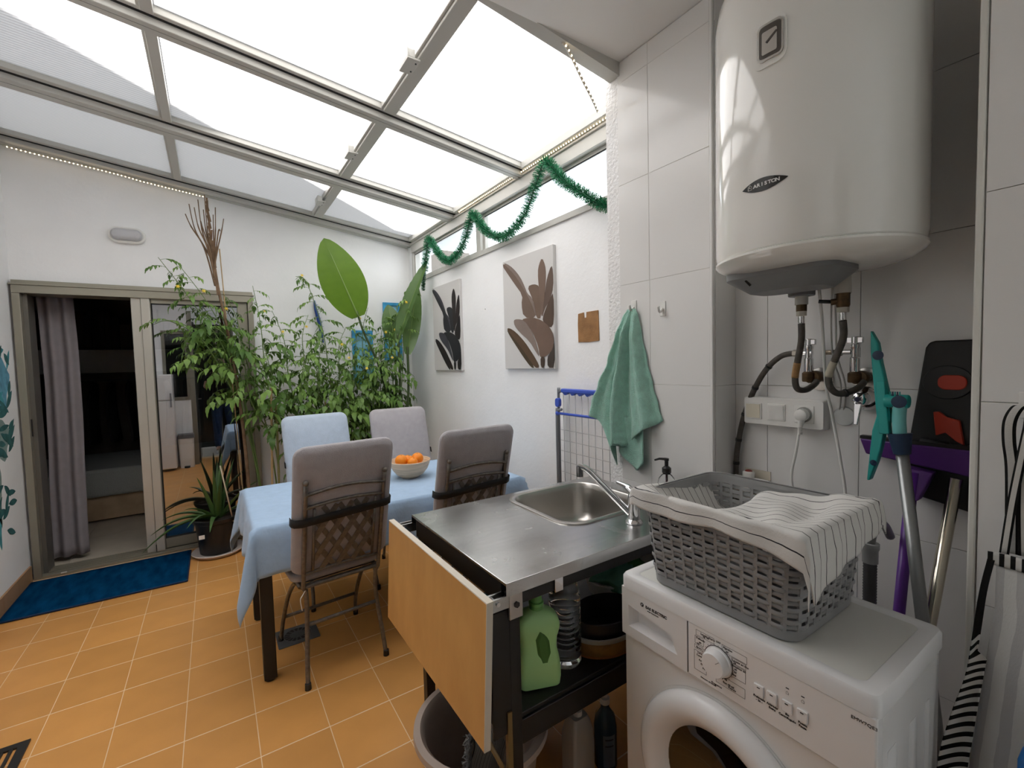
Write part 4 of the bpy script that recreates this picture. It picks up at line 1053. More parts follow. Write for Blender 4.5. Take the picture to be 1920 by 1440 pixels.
def build_electric():
    s = thing('switch_box', (XW,.795,1.205), 'white surface-mounted box with two switches and a socket', 'socket')
    y0, y1, z0, z1 = .662, .930, 1.206, 1.306; x0 = XW-.040
    P = rrect(y1-y0, z1-z0, .008, 4); n = len(P); yc, zc = (y0+y1)/2, (z0+z1)/2
    MB().add([(XW,yc+a,zc+b) for a,b in P]+[(x0+.006,yc+a,zc+b) for a,b in P]+[(x0,yc+a*.975,zc+b*.93) for a,b in P],
             [(i,(i+1)%n,n+(i+1)%n,n+i) for i in range(n)]+[(n+i,n+(i+1)%n,2*n+(i+1)%n,2*n+i) for i in range(n)]+[tuple(2*n+i for i in range(n))]).build('box', M_WHITEPL, s, smooth=30)
    iv = mat('ivory_rocker', (0.74,0.69,0.56), 0.35)
    for k, y in enumerate((.893,.812,.722)):
        pl = MB().box(x0-.003, x0+.001, y-.030, y+.030, zc-.029, zc+.029).build('switch_plate', M_WHITEPL, s, bevel=.001)
        if k < 2: MB().hexa([(x0-.004,y-.025,zc-.025),(x0-.004,y+.025,zc-.025),(x0-.007,y+.025,zc+.025),(x0-.007,y-.025,zc+.025)],[(x0-.002,y-.025,zc-.025),(x0-.002,y+.025,zc-.025),(x0-.002,y+.025,zc+.025),(x0-.002,y-.025,zc+.025)]).build('rocker', iv if k == 0 else M_WHITEPL, pl, bevel=.0008)
        else: MB().lathe([(.0255,-.0035),(.0255,-.0),(.022,.0),(.021,-.0005)], 28, (x0-.0005,y,zc), axis='X').build('socket_ring', mat('grey_socket_recess', (0.35,0.35,0.33), 0.5), pl, smooth=40)
    p = thing('power_cable', (x0-.02,.722,1.1), 'white plug and cable looping from the socket up to the water heater', 'cable')
    pg = MB().lathe([(.019,-.003),(.0205,-.010),(.019,-.028),(.012,-.032)], 20, (x0-.001,.722,zc), axis='X')
    pg.tube([(x0-.018,.722,zc),(x0-.020,.723,zc-.022),(x0-.020,.725,zc-.040)], [.014,.010,.0075], 12); pg.build('plug', M_WHITEPL, p, smooth=40)
    rg = MB()
    for i in range(5): rg.lathe([(.0075,zc-.042-i*.005),(.0075,zc-.045-i*.005)], 10, (x0-.020,.7255,0))
    rg.build('strain_relief', M_WHITEPL, p)
    xx = x0-.020
    cab = spline([(xx,.7255,zc-.038),(xx,.738,1.13),(xx,.752,1.05),(xx+.005,.745,.985),(xx+.01,.722,.93),(xx+.01,.69,.905),(xx+.01,.65,.905),(xx+.01,.613,.935),(xx+.01,.598,1.01),(xx+.005,.610,1.12),(xx,.630,1.25),(xx-.02,.642,1.36),(xx-.05,.638,1.48),(xx-.07,.636,1.58),(1.535,.638,1.694)], 8)
    MB().tube(cab, .0046, 8).build('cord', M_WHITEPL, p, smooth=True)
    c2 = thing('thin_cable', (XW-.03,.6,1.25), 'thin grey-white wires hanging behind the hoses down to the round plate', 'cable')
    for d in (0, .012):
        MB().tube(spline([(1.55,.605-d*.4,1.66),(1.57,.615-d,1.56),(1.61,.625-d,1.45),(1.66,.622-d,1.36),(XW-.006,.632-d,1.28),(XW-.004,.640,1.262)], 6), .0026, 6).build('cord', mat('grey_white_wire', (0.5,0.49,0.46), 0.5), c2, smooth=True)
    r = MB().lathe([(.030,-.002),(.0305,-.004),(.029,-.007),(1e-5,-.008)], 36, (XW,.620,1.256), axis='X', cap=False); r.lathe([(.030,-.002),(1e-5,-.002)], 36, (XW,.620,1.256), axis='X', cap=False)
    o = r.build('round_cover_plate', mat('pale_translucent_cover', (0.62,0.64,0.63), 0.3), None, smooth=35); tag(o, 'round pale cover plate on the tiles right of the switch box', 'cover plate')
    # white outlet box low on the wall with its white pipe
    w = thing('drain_outlet', (XW,.89,.90), 'white plastic wall outlet with a red cap behind the basket', 'outlet')
    MB().box(XW-.004, XW-.0005, .850, .945, .925, 1.030).build('outlet_plate', mat('cream_plate', (0.66,0.60,0.50), 0.4), w, bevel=.001)
    MB().lathe([(.030,-.065),(.030,.06),(.026,.062)], 24, (XW-.045,.900,.978), axis='Y').build('outlet_body', M_WHITEPL, w, smooth=35)
    MB().lathe([(.020,.985),(.020,1.026),(.016,1.030)], 20, (XW-.045,.908,0)).build('outlet_neck', M_WHITEPL, w, smooth=35)
    MB().sphere((XW-.045,.908,1.028), .014, 14, 8, (1,1,.55)).build('outlet_cap', mat('dark_red_cap', (0.22,0.02,0.015), 0.4), w, smooth=True)
    # grey drain hose of the washing machine behind the basket
    d = thing('drain_hose', (1.48,.50,.60), 'grey corrugated drain hose standing behind the basket', 'hose')
    m = MB(); x, y = 1.50, .487
    pts = [(x,y,.40+i*.004) for i in range(122)]
    m.tube(pts, [.0165 if i % 2 else .0148 for i in range(125)], 14); m.build('hose_tube', mat('dark_grey_hose', (0.07,0.07,0.075), 0.5), d, smooth=True)
    MB().lathe([(.0185,.875),(.0185,.910),(.021,.915),(.021,.930)], 16, (x,y,0)).build('hose_cuff', mat('light_grey_cuff', (0.33,0.34,0.34), 0.45), d, smooth=35)
    MB().tube(spline([(x,y,.925),(x,y-.004,.955),(x+.015,y-.010,.980),(x+.055,y-.014,.972),(x+.095,y-.016,.93)],6), .011, 10).build('hose_bend', mat('grey_bend', (0.25,0.25,0.25), 0.4), d, smooth=True)
build_electric()

# ================================================================== cleaning tools leaning in the niche
def build_tools():
    TQ = mat('turquoise_plastic', (0.02,0.34,0.31), 0.4); TQL = mat('pale_turquoise_plastic', (0.16,0.48,0.47), 0.35); NV = mat('navy_plastic', (0.012,0.03,0.07), 0.4)
    PU = mat('purple_plastic', (0.10,0.028,0.19), 0.4); GP = mat('grey_painted_pole', (0.28,0.29,0.29), 0.3, metal=0.6)
    s = thing('window_squeegee', (1.47,.40,.60), 'turquoise flat mop head on a grey pole in the niche', 'mop')
    # pole leaning from the floor behind the machine
    a, b = Vector((1.49,.288,.02)), Vector((1.525,.430,1.205))
    MB().tube([a, b], .0145, 14).build('pole', GP, s, smooth=True)
    MB().tube([b-(b-a).normalized()*.02, b+(b-a).normalized()*.035], [.0185,.0265], 16).build('pole_collar', NV, s, smooth=35)
    e = b+(b-a).normalized()*.03
    MB().tube(spline([e,(1.526,.436,1.28),(1.526,.434,1.318)],4), .0150, 14).build('neck', TQL, s, smooth=True)
    MB().lathe([(.016,-.022),(.018,-.020),(.018,.028)], 18, (1.528,.438,1.326), axis='Y').build('swivel', TQ, s, smooth=35)
    MB().lathe([(.0165,.0),(.0165,-.004),(1e-5,-.005)], 18, (1.511,.432,1.326), axis='X', cap=False).build('swivel_cap', NV, s, smooth=35)
    # head: two thin blades, seen nearly edge-on
    up = [(0.503,1.519),(0.486,1.484),(0.478,1.429),(0.461,1.342),(0.456,1.279),(0.462,1.244),(0.483,1.244),(0.493,1.350),(0.502,1.460)]
    lo = [(0.484,1.301),(0.498,1.240),(0.509,1.096),(0.502,1.097),(0.486,1.151),(0.477,1.192),(0.469,1.243)]
    hd = MB().prism(up, lambda y,z: (1.528,y,z), lambda y,z: (1.552,y,z)).build('mop_blade', TQ, s, bevel=.003)
    MB().prism(lo, lambda y,z: (1.534,y,z), lambda y,z: (1.560,y,z)).build('mop_blade', TQ, s, bevel=.003)
    MB().hexa([(1.520,.455,1.235),(1.545,.455,1.235),(1.545,.478,1.235),(1.520,.478,1.235)],[(1.522,.468,1.38),(1.543,.468,1.38),(1.543,.488,1.38),(1.522,.488,1.38)]).build('head_bracket', TQ, hd, bevel=.002)
    for i in range(5): MB().box(1.517,1.5205,.432+i*.005,.4345+i*.005,1.310,1.352).build('bracket_rib', NV if i % 2 else TQ, hd)
    MB().lathe([(.013,-.004),(.013,-.005),(1e-5,-.006)], 18, (1.530,.484,1.450), axis='X', cap=False).build('head_eyelet', NV, hd, smooth=35)
    MB().lathe([(.008,-.003),(.008,-.004),(1e-5,-.005)], 18, (1.532,.492,1.150), axis='X', cap=False).build('head_eyelet', NV, hd, smooth=35)
    # purple broom: pole and its long head against the wall
    br = thing('purple_broom', (1.56,.47,.02), 'purple floor squeegee standing head up behind the grey pole', 'broom')
    MB().tube([(1.415,.446,.02),(1.62,.430,1.12)], .0135, 14).build('pole', mat('violet_painted_pole', (0.13,0.03,0.30), 0.35), br, smooth=True)
    hb = MB(); hb.hexa([(1.640,.548,1.152),(1.668,.548,1.152),(1.668,.300,1.122),(1.640,.300,1.122)],[(1.630,.560,1.198),(1.676,.560,1.198),(1.676,.300,1.196),(1.630,.300,1.196)])
    hh = hb.build('broom_head', PU, br, bevel=.004)
    MB().hexa([(1.632,.560,1.1985),(1.674,.560,1.1985),(1.674,.300,1.1965),(1.632,.300,1.1965)],[(1.642,.563,1.206),(1.664,.563,1.206),(1.664,.298,1.206),(1.642,.298,1.206)]).build('rubber_lip', M_BLACKPL, hh)
    MB().hexa([(1.60,.446,1.05),(1.635,.446,1.05),(1.635,.414,1.045),(1.60,.414,1.045)],[(1.62,.468,1.135),(1.66,.468,1.135),(1.66,.388,1.125),(1.62,.388,1.125)]).build('broom_socket', PU, br, bevel=.004)
    # steel pole leaning the other way
    st = thing('steel_pole', (1.50,.38,.02), 'bare steel broom handle leaning to the right behind the grey pole', 'pole')
    MB().tube([(1.505,.440,.05),(1.632,.344,1.118)], .0140, 14).build('tube', mat('bright_steel_tube', (0.62,0.58,0.48), 0.18, metal=1.0), st, smooth=True)
    MB().tube([(1.503,.442,.02),(1.523,.426,.20)], .0185, 14).build('plastic_socket', mat('red_plastic', (0.30,0.012,0.01), 0.4), st, smooth=True)
    # black case with red buckles hanging at the back
    k = thing('black_carry_case', (1.66,.36,1.05), 'black plastic panel with red buckles standing behind the broom', 'tool case')
    P = [(.468,1.052),(.468,1.075),(.444,1.27),(.420,1.468),(.412,1.482),(.400,1.486),(.285,1.486),(.285,1.025),(.30,1.02)]
    MB().prism(P, lambda y,z: (XW-.022,y,z), lambda y,z: (XW-.002,y,z)).build('panel', mat('matte_black_plastic', (0.018,0.018,0.019), 0.5), k, bevel=.004)
    MB().prism([(.372+.052*math.cos(a),1.372+.046*math.sin(a)) for a in [i*math.pi/14 for i in range(28)]], lambda y,z: (XW-.0275,y,z), lambda y,z: (XW-.021,y,z)).build('moulded_boss', MATS['black_plastic'], k, bevel=.002)
    RD = mat('bright_red_plastic', (0.42,0.035,0.015), 0.35)
    MB().prism([(.362+a,1.372+b) for a,b in rrect(.058,.040,.017,5)], lambda y,z: (XW-.033,y,z), lambda y,z: (XW-.027,y,z)).build('red_button', RD, k, bevel=.002)
    MB().prism([(.392,1.225),(.398,1.29),(.386,1.292),(.372,1.278),(.345,1.270),(.335,1.205),(.352,1.215),(.372,1.235)], lambda y,z: (XW-.036,y,z), lambda y,z: (XW-.022,y,z)).build('red_buckle', RD, k, bevel=.002)
    MB().tube([(XW-.03,.425,1.205),(XW-.03,.365,1.198)], .010, 10).build('handle_bar', MATS['black_plastic'], k, smooth=True)
build_tools()

# ================================================================== apron on the right pillar
def build_apron():
    bs = stripe_mat('black_white_ticking', (0.60,0.59,0.56), (0.012,0.012,0.012), 11.0, 0.47, axis='U')
    cs = stripe_mat('grey_striped_linen', (0.66,0.66,0.64), (0.50,0.50,0.50), 7.0, 0.45, warp=0.03, axis='U')
    a = thing('apron', (XP-.05,.10,.60), 'grey striped linen apron with black and white ticking hung on the pillar', 'apron')
    XF = XP-.006
    # bib: hanging linen sheet with soft folds
    bl = [(1.025,.214),(.92,.214),(.80,.226),(.68,.236),(.55,.246),(.38,.252)]
    def left(z):
        for (z1,y1),(z2,y2) in zip(bl[:-1], bl[1:]):
            if z >= z2: return y1+(y2-y1)*(z1-z)/(z1-z2)
        return bl[-1][1]
    P = []; uv = []
    for i in range(41):
        t = i/40; z = 1.022 - t*.64; row = []
        for j in range(41):
            s = j/40; y = left(z) - s*(.22+.10*t)
            fold = .016*math.sin(s*15+2.0*t)*(.25+.75*t) + .008*math.sin(s*33+1)*t
            row.append((XF-.050-.030*t+fold, y, z)); uv.append((s*1.0, t))
        P.append(row)
    MB().grid(P).build('bib', cs, a, smooth=True, solid=.002, uvs=uv)
    # ticking hem across the top
    P = []; uv = []
    for i in range(5):
        row = []
        for j in range(41):
            s = j/40; y = .226 - s*.235; row.append((XF-.053+.004*math.sin(s*15), y, 1.046-i*.0065)); uv.append((s*1.35, i/4))
        P.append(row)
    MB().grid(P).build('ticking_hem', bs, a, smooth=True, solid=.003, uvs=uv)
    # side band that swings out to the left below, striped across
    P = []; uv = []; path = spline([(.2265,1.03),(.236,.955),(.244,.847),(.251,.773),(.268,.69),(.284,.594),(.290,.50),(.292,.40)], 6)
    for i, p in enumerate(path):
        t = i/(len(path)-1); row = []
        for j in range(9):
            s = j/8; yr = left(p[1])-.004 if t > .34 else p[0]-.011; row.append((XF-.052-.050*t+.018*math.sin(s*2.6)*t, p[0]+(yr-p[0])*s, p[1]+.045*s*t)); uv.append((max(0, t-.26)*2.5+s*.02, s))
        P.append(row)
    MB().grid(P).build('ticking_band', bs, a, smooth=True, solid=.002, uvs=uv)
    # neck loop and straps
    def ribbon(path, w, x0, ph):
        P = []; uv = []; path = spline(path, 6)
        for i, p in enumerate(path):
            P.append([(x0+.006*math.sin(i*.2+ph), p[0]+d*w, p[1]) for d in (-1,-.33,.33,1)]); uv.extend([(d*.33/11*1.0+.02, i/len(path)) for d in (0,1,2,3)])
        MB().grid(P).build('strap', bs, a, smooth=True, solid=.0015, uvs=uv)
    ribbon([(.196,1.045),(.198,1.12),(.2,1.22),(.204,1.273),(.203,1.315),(.193,1.343),(.182,1.345)], .010, XF-.030, 0)
    ribbon([(.205,1.045),(.196,1.15),(.184,1.25),(.172,1.34)], .007, XF-.046, 1)
    ribbon([(.176,1.045),(.178,1.15),(.176,1.25),(.170,1.345)], .012, XF-.036, 2)
    ribbon([(.150,1.045),(.156,1.15),(.160,1.25),(.164,1.345)], .009, XF-.042, 3)
    hk = thing('apron_hook', (XF,.172,1.33), 'white adhesive hook on the pillar holding the apron', 'hook')
    MB().box(XF-.004, XF-.0003, .148, .197, 1.318, 1.372).build('hook_plate', M_WHITEPL, hk, bevel=.0015)
    MB().tube(spline([(XF-.003,.172,1.335),(XF-.03,.172,1.335),(XF-.055,.172,1.340),(XF-.058,.172,1.362)],4), .005, 8).build('hook_arm', M_WHITEPL, hk, smooth=True)
    o = MB().box(1.13,1.185,.02,.154,0,.752); bl = o.build('blue_canister', mat('bright_blue_plastic', (0.005,0.13,0.42), 0.4), None, bevel=.008)
    
    tag(bl, 'bright blue corner of an object below the apron at the right edge', 'box')
build_apron()
# ================================================================== plants
M_STEM = leaf_mat('tomato_stem_green', (0.10,0.16,0.045), (0.16,0.24,0.07), 0.6, 0.05)
M_TOM = leaf_mat('tomato_leaf', (0.055,0.135,0.022), (0.235,0.385,0.085), 0.5, 0.30)
M_CANE = mat('bamboo_cane', (0.42,0.29,0.15), 0.55, var=0.15, vscale=20)
M_DRY = mat('dry_brown_stalk', (0.17,0.105,0.06), 0.8, var=0.25, vscale=25)
M_SOIL = mat('dark_soil', (0.03,0.02,0.014), 0.95, bump=0.8, bscale=40, var=0.3)

def leaflet(m, base, d, up, L, W, droop):
    """one pointed, toothed leaflet as a folded strip"""
    d = Vector(d).normalized(); side = d.cross(Vector(up)).normalized(); n = side.cross(d)
    prof = [(0,.06),(.18,.62),(.34,1.0),(.46,.80),(.60,.78),(.74,.42),(.86,.34),(1.0,.0)]
    vs = []; k = len(prof)
    for t, w in prof:
        c = Vector(base) + d*(L*t) + n*(-droop*L*t*t)
        vs += [c - side*(W*w*.5) + n*(.10*W*w), c, c + side*(W*w*.5) + n*(.10*W*w)]
    fs = []
    for i in range(k-1):
        a = i*3; fs += [(a,a+1,a+4,a+3),(a+1,a+2,a+5,a+4)]
    m.add(vs, fs)
def tomato_leaf(seed, L=.24):
    """compound leaf along +X, drooping: rachis with 3-4 pairs of leaflets and a terminal one"""
    r = random.Random(seed); m = MB(); pts = []
    for i in range(9):
        t = i/8; pts.append(Vector((L*t*(1-.10*t), .012*math.sin(t*3+seed), .05*L*math.sin(t*2.4) - .38*L*t*t)))
    m.tube(pts, [.0026-.0016*i/8 for i in range(9)], 4, cap=False)
    for k, (i, s) in enumerate(((3,.62),(5,.95),(7,.85))):
        for sg in (-1, 1):
            d = (pts[i]-pts[i-1]).normalized(); a = math.radians(sg*(58+r.uniform(-12,12)))
            dd = Vector((d.x*math.cos(a)-d.y*math.sin(a), d.x*math.sin(a)+d.y*math.cos(a), d.z-.25*r.random()))
            leaflet(m, pts[i], dd, (0,0,1), L*.40*s*r.uniform(.85,1.15), L*.215*s*r.uniform(.85,1.1), r.uniform(.2,.6))
            if k < 2 and r.random() < .6: leaflet(m, pts[i-1], dd, (0,0,1), L*.14, L*.07, .3)
    d = (pts[8]-pts[7]); leaflet(m, pts[8], d, (0,0,1), L*.46, L*.24, .5)
    return m.mesh('leaf', M_TOM, smooth=True)
LEAFS = [tomato_leaf(i, .23) for i in range(7)]
M_FLOW = mat('yellow_petal', (0.75,0.55,0.05), 0.6)
def flower_mesh():
    m = MB()
    for k in range(6):
        a = k*math.pi/3; d = Vector((math.cos(a), math.sin(a), .3)); leaflet(m, (0,0,0), d, (0,0,1), .018, .008, .8)
    m.tube([(0,0,0),(0,0,.010)], [.003,.0015], 5)
    return m.mesh('flower', M_FLOW, smooth=True)
FLOW = flower_mesh()

def tomato(x, y, stems, label, rnd, leaf_step=.062, pot_r=.11, flowers=2, start=.30):
    """stems: list of point lists (absolute); leaves spiral round each"""
    t = thing('tomato_plant', (x, y, 0), label, 'plant', 'tomato plants along the back wall')
    p = MB().lathe([(.0001,.002),(pot_r*.78,.0),(pot_r*.80,.01),(pot_r,.26),(pot_r*1.06,.262),(pot_r*1.06,.285),(pot_r*.96,.285),(pot_r*.94,.25),(.0001,.245)], 24, (x,y,0), cap=False)
    p.build('pot', mat('terracotta_pot', (0.30,0.13,0.06), 0.8, var=0.15, vscale=12), t, smooth=40)
    MB().lathe([(.0001,.252),(pot_r*.93,.250)], 20, (x,y,0), cap=False).build('soil', M_SOIL, t)
    for st in stems:
        P = spline([(x,y,.25)]+st, 10); n = len(P)
        MB().tube(P, [.0065-.0048*i/(n-1) for i in range(n)], 6).build('stem', M_STEM, t, smooth=True)
        acc = 0; az = rnd.uniform(0,6.28); total = sum((P[i+1]-P[i]).length for i in range(n-1)); run = 0
        for i in range(n-1):
            seg = (P[i+1]-P[i]).length; acc += seg; run += seg
            if run/total < start: acc = 0; continue
            if acc > leaf_step:
                acc = 0; az += 2.4 + rnd.uniform(-.5,.5)
                top = run/total
                sc = rnd.uniform(.60,1.02)*(1.0 if top < .80 else .58)
                el = rnd.uniform(-.15,.45)
                ey = P[i].y + .2*sc*math.sin(az)
                if P[i].y + .35*sc*math.sin(az) > YB-.03: az = -az
                if P[i].x + .35*sc*math.cos(az) > XR-.03: az = math.pi-az
                mw = Matrix.Translation(P[i]) @ Matrix.Rotation(az,4,'Z') @ Matrix.Rotation(-el,4,'Y') @ Matrix.Scale(sc,4)
                inst('leaf', rnd.choice(LEAFS), t, mw=mw)
    for k in range(flowers):
        st = stems[k % len(stems)]; q = Vector(st[-1])*.35 + Vector(st[-2])*.65
        inst('flower', FLOW, t, mw=Matrix.Translation(q+Vector((rnd.uniform(-.07,.07),-.06,rnd.uniform(-.05,.05)))) @ Matrix.Rotation(1.2,4,'X') @ Matrix.Scale(.85,4))
    return t
rt = random.Random(21)
tomato(.30, 4.20, [[(.22,4.18,.9),(.10,4.12,1.55),(-.10,4.05,1.95),(-.28,4.02,2.25)], [(.24,4.2,.9),(.15,4.15,1.5),(.02,4.10,1.9),(-.18,4.08,2.24)], [(.2,4.18,1.0),(-.02,4.08,1.62),(-.22,4.02,1.80),(-.33,4.0,1.78)], [(.22,4.2,1.0),(.10,4.1,1.70),(-.12,4.06,1.72),(-.2,4.02,1.45)]],
       'leftmost tomato plant, branches arching out in front of the glass door', rt, .028, start=.60)
tomato(.42, 4.30, [[(.36,4.24,.9),(.24,4.20,1.45),(.18,4.22,1.85),(.10,4.25,2.05)], [(.42,4.25,.9),(.36,4.2,1.4),(.34,4.18,1.8),(.30,4.2,2.12)], [(.4,4.2,.8),(.24,4.12,1.2),(.20,4.08,1.6),(.14,4.04,1.85)]],
       'tomato plant standing at the right edge of the door frame', rt, .030, start=.44)
tomato(.66, 4.26, [[(.60,4.2,.9),(.52,4.15,1.4),(.50,4.14,1.68),(.42,4.12,1.92)], [(.68,4.2,.9),(.66,4.15,1.35),(.64,4.15,1.7),(.70,4.18,1.9)], [(.6,4.15,.8),(.45,4.08,1.15),(.38,4.05,1.45),(.34,4.02,1.66)], [(.62,4.12,.8),(.58,4.02,1.15),(.60,3.98,1.40),(.62,3.95,1.56)], [(.70,4.2,.8),(.74,4.16,1.2),(.76,4.14,1.5),(.80,4.12,1.72)]],
       'tomato plant behind the left far chair, third from the door', rt, .0255)
tomato(.92, 4.26, [[(.88,4.2,.9),(.84,4.15,1.4),(.80,4.16,1.8),(.70,4.2,2.18),(.62,4.2,2.22)], [(.94,4.2,.9),(.92,4.12,1.3),(.92,4.1,1.62),(.98,4.1,1.78)], [(.85,4.15,.8),(.74,4.08,1.15),(.72,4.03,1.45),(.66,4.0,1.62)], [(.92,4.1,.8),(.90,4.0,1.15),(.88,3.96,1.40),(.86,3.94,1.54)], [(.98,4.2,.8),(1.02,4.16,1.2),(1.06,4.14,1.5),(1.08,4.12,1.74)]],
       'tomato plant under the big paddle leaf, its tip curling left', rt, .0255)
tomato(1.18, 4.26, [[(1.16,4.2,.9),(1.14,4.15,1.35),(1.14,4.15,1.75),(1.20,4.16,1.98)], [(1.2,4.2,.9),(1.24,4.12,1.3),(1.28,4.1,1.65),(1.33,4.1,1.92)], [(1.1,4.15,.8),(1.02,4.08,1.15),(1.04,4.05,1.45),(1.0,4.0,1.58)], [(1.18,4.1,.8),(1.16,4.0,1.15),(1.14,3.96,1.40),(1.12,3.94,1.54)], [(1.24,4.2,.8),(1.28,4.16,1.2),(1.30,4.14,1.5),(1.26,4.12,1.70)]],
       'tomato plant between the two far chairs, yellow flowers', rt, .0255, flowers=4)
tomato(1.42, 4.28, [[(1.42,4.2,.9),(1.40,4.15,1.35),(1.38,4.15,1.72),(1.46,4.16,1.9)], [(1.46,4.2,.9),(1.50,4.15,1.4),(1.52,4.06,1.9),(1.56,4.0,2.16)], [(1.4,4.15,.9),(1.34,4.08,1.25),(1.32,4.05,1.5),(1.28,4.0,1.7)]],
       'rightmost tomato plant in the corner, tip reaching the black leaf picture', rt, .029, flowers=3)

# bamboo canes
for k, (a, b, lab) in enumerate((((.335,4.08,.05),(.385,4.10,1.30),'bamboo cane leaning beside the door jamb'),((.40,4.12,.05),(.42,4.16,1.15),'green-tinged bamboo cane right beside the leaning one'),((.83,4.16,.05),(.80,4.18,1.25),'bamboo cane behind the left far chair'),((.17,4.28,.05),(.09,4.25,2.40),'thin tall cane standing up past the top of the door'))):
    m = MB(); A, B = Vector(a), Vector(b); n = 24
    m.tube([A+(B-A)*i/n for i in range(n+1)], [(.0085 if k < 3 else .004)*(1.0 if i % 4 else 1.18) for i in range(n+1)], 8)
    tag(m.build('bamboo_cane', M_CANE if k != 1 else mat('green_bamboo_cane', (0.27,0.25,0.10), 0.55), None, smooth=True), lab, 'cane', 'canes among the tomato plants')

def dried_reed():
    t = thing('dried_reed', (.20,4.20,0), 'dry brown reed stalk splaying into bare twigs above the door', 'plant')
    P = spline([(.20,4.20,.0),(.19,4.18,.7),(.16,4.16,1.25),(.11,4.14,1.75),(.068,4.13,2.05),(.045,4.12,2.30)], 8)
    MB().tube(P, [.014-.006*i/len(P) for i in range(len(P))], 8).build('stalk', M_DRY, t, smooth=True)
    r = random.Random(4)
    for k, (x, z) in enumerate(((-.11,2.58),(-.085,2.66),(-.055,2.64),(-.03,2.70),(.0,2.66),(.012,2.74),(.03,2.72),(.06,2.63),(.075,2.66),(.125,2.60),(.10,2.52),(-.02,2.55))):
        MB().tube(spline([(.05+r.uniform(-.01,.01),4.12,2.12+r.uniform(-.05,.14)),(.045+(x-.04)*.35,4.11+r.uniform(-.03,.03),2.36),(x*.8+.008,4.10+r.uniform(-.05,.05),2.50),(x,4.10+r.uniform(-.07,.07),z)],5), [.0055]*6+[.0045]*5+[.0032]*5, 6).build('twig', M_DRY, t, smooth=True)
    m = MB()
    for k in range(26):
        z = 2.02+k*.026; m.bar((.06-k*.0012+r.uniform(-.006,.006),4.118,z),(.055-k*.0012+r.uniform(-.01,.01),4.115,z+.07),.012,.003,(0,1,0))
    m.build('husk', M_DRY, t)
dried_reed()

def paddle(name, par, base, tip, width, nrm, m, fold=.12, curve=.10, wav=.012):
    b, e = Vector(base), Vector(tip); ax = (e-b); L = ax.length; ax.normalize(); n = Vector(nrm); n = (n-ax*n.dot(ax)).normalized(); s = ax.cross(n)
    N = 28; K = 12; P = []
    for i in range(N+1):
        t = i/N; w = width*(math.sin(math.pi*min(1, t*.96+.04))**.62)*(1.05-.22*t) if t < .999 else .002
        row = []
        for j in range(-K, K+1):
            u = j/K; c = b + ax*(L*t) + n*(curve*L*math.sin(math.pi*t)) + s*(w*u) + n*(fold*w*abs(u)) + n*(wav*math.sin(t*70+u*2)*.25*abs(u))
            row.append(c)
        P.append(row)
    o = MB().grid(P).build(name, m, par, smooth=True)
    MB().tube([b + ax*(L*i/14) + n*(curve*L*math.sin(math.pi*i/14)-.003) for i in range(15)], [.009-.0065*i/14 for i in range(15)], 6).build('midrib', leaf_mat('pale_midrib', (0.20,0.32,0.08),(0.24,0.36,0.10)), o, smooth=True)
    return o
def strelitzia():
    t = thing('bird_of_paradise', (1.40,4.15,0), 'tall banana-like plant with broad paddle leaves in the back corner', 'plant')
    ML = leaf_mat('paddle_leaf_green', (0.10,0.20,0.012), (0.17,0.30,0.025), 0.35, 0.38)
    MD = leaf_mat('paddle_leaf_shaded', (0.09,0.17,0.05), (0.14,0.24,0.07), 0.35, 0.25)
    MB().lathe([(.0001,.002),(.12,.0),(.125,.01),(.155,.30),(.165,.302),(.165,.325),(.15,.325),(.145,.29),(.0001,.285)], 28, (1.40,4.15,0), cap=False).build('pot', M_BLACKPL, t, smooth=40)
    MB().lathe([(.0001,.295),(.145,.29)], 20, (1.40,4.15,0), cap=False).build('soil', M_SOIL, t)
    SM = leaf_mat('dark_petiole', (0.035,0.06,0.015), (0.05,0.085,0.02), 0.45, 0.0)
    MB().tube(spline([(1.38,4.15,.29),(1.36,4.12,.95),(1.27,4.08,1.40),(1.12,4.04,1.75),(1.065,4.02,1.93)],8), [.014-.00018*i for i in range(33)], 8).build('petiole', SM, t, smooth=True)
    MB().tube(spline([(1.40,4.14,.29),(1.43,4.08,.95),(1.44,4.06,1.40),(1.43,4.05,1.74)],8), .0125, 8).build('petiole', SM, t, smooth=True)
    MB().tube(spline([(1.43,4.14,.29),(1.49,4.06,.95),(1.52,4.06,1.3),(1.52,4.06,1.62)],8), .012, 8).build('petiole', SM, t, smooth=True)
    MB().tube(spline([(1.41,4.16,.29),(1.44,4.2,.95),(1.45,4.2,1.4),(1.44,4.18,1.7)],8), .010, 8).build('petiole', SM, t, smooth=True)
    paddle('leaf', t, (1.075,4.02,1.88), (.825,4.04,2.525), .190, (-.35,-1,.15), ML, fold=-.06, curve=.03)
    paddle('leaf', t, (1.425,4.05,1.66), (1.695,3.92,2.41), .075, (-.85,-.5,.1), MD, fold=.55, curve=.02)
    paddle('leaf', t, (1.52,4.06,1.55), (1.66,4.10,2.20), .085, (-.2,-1,.1), MD, fold=.4, curve=-.04)
    paddle('leaf', t, (1.44,4.18,1.66), (1.40,4.20,2.02), .10, (-.2,-1,.4), MD, fold=.15, curve=.08)
strelitzia()

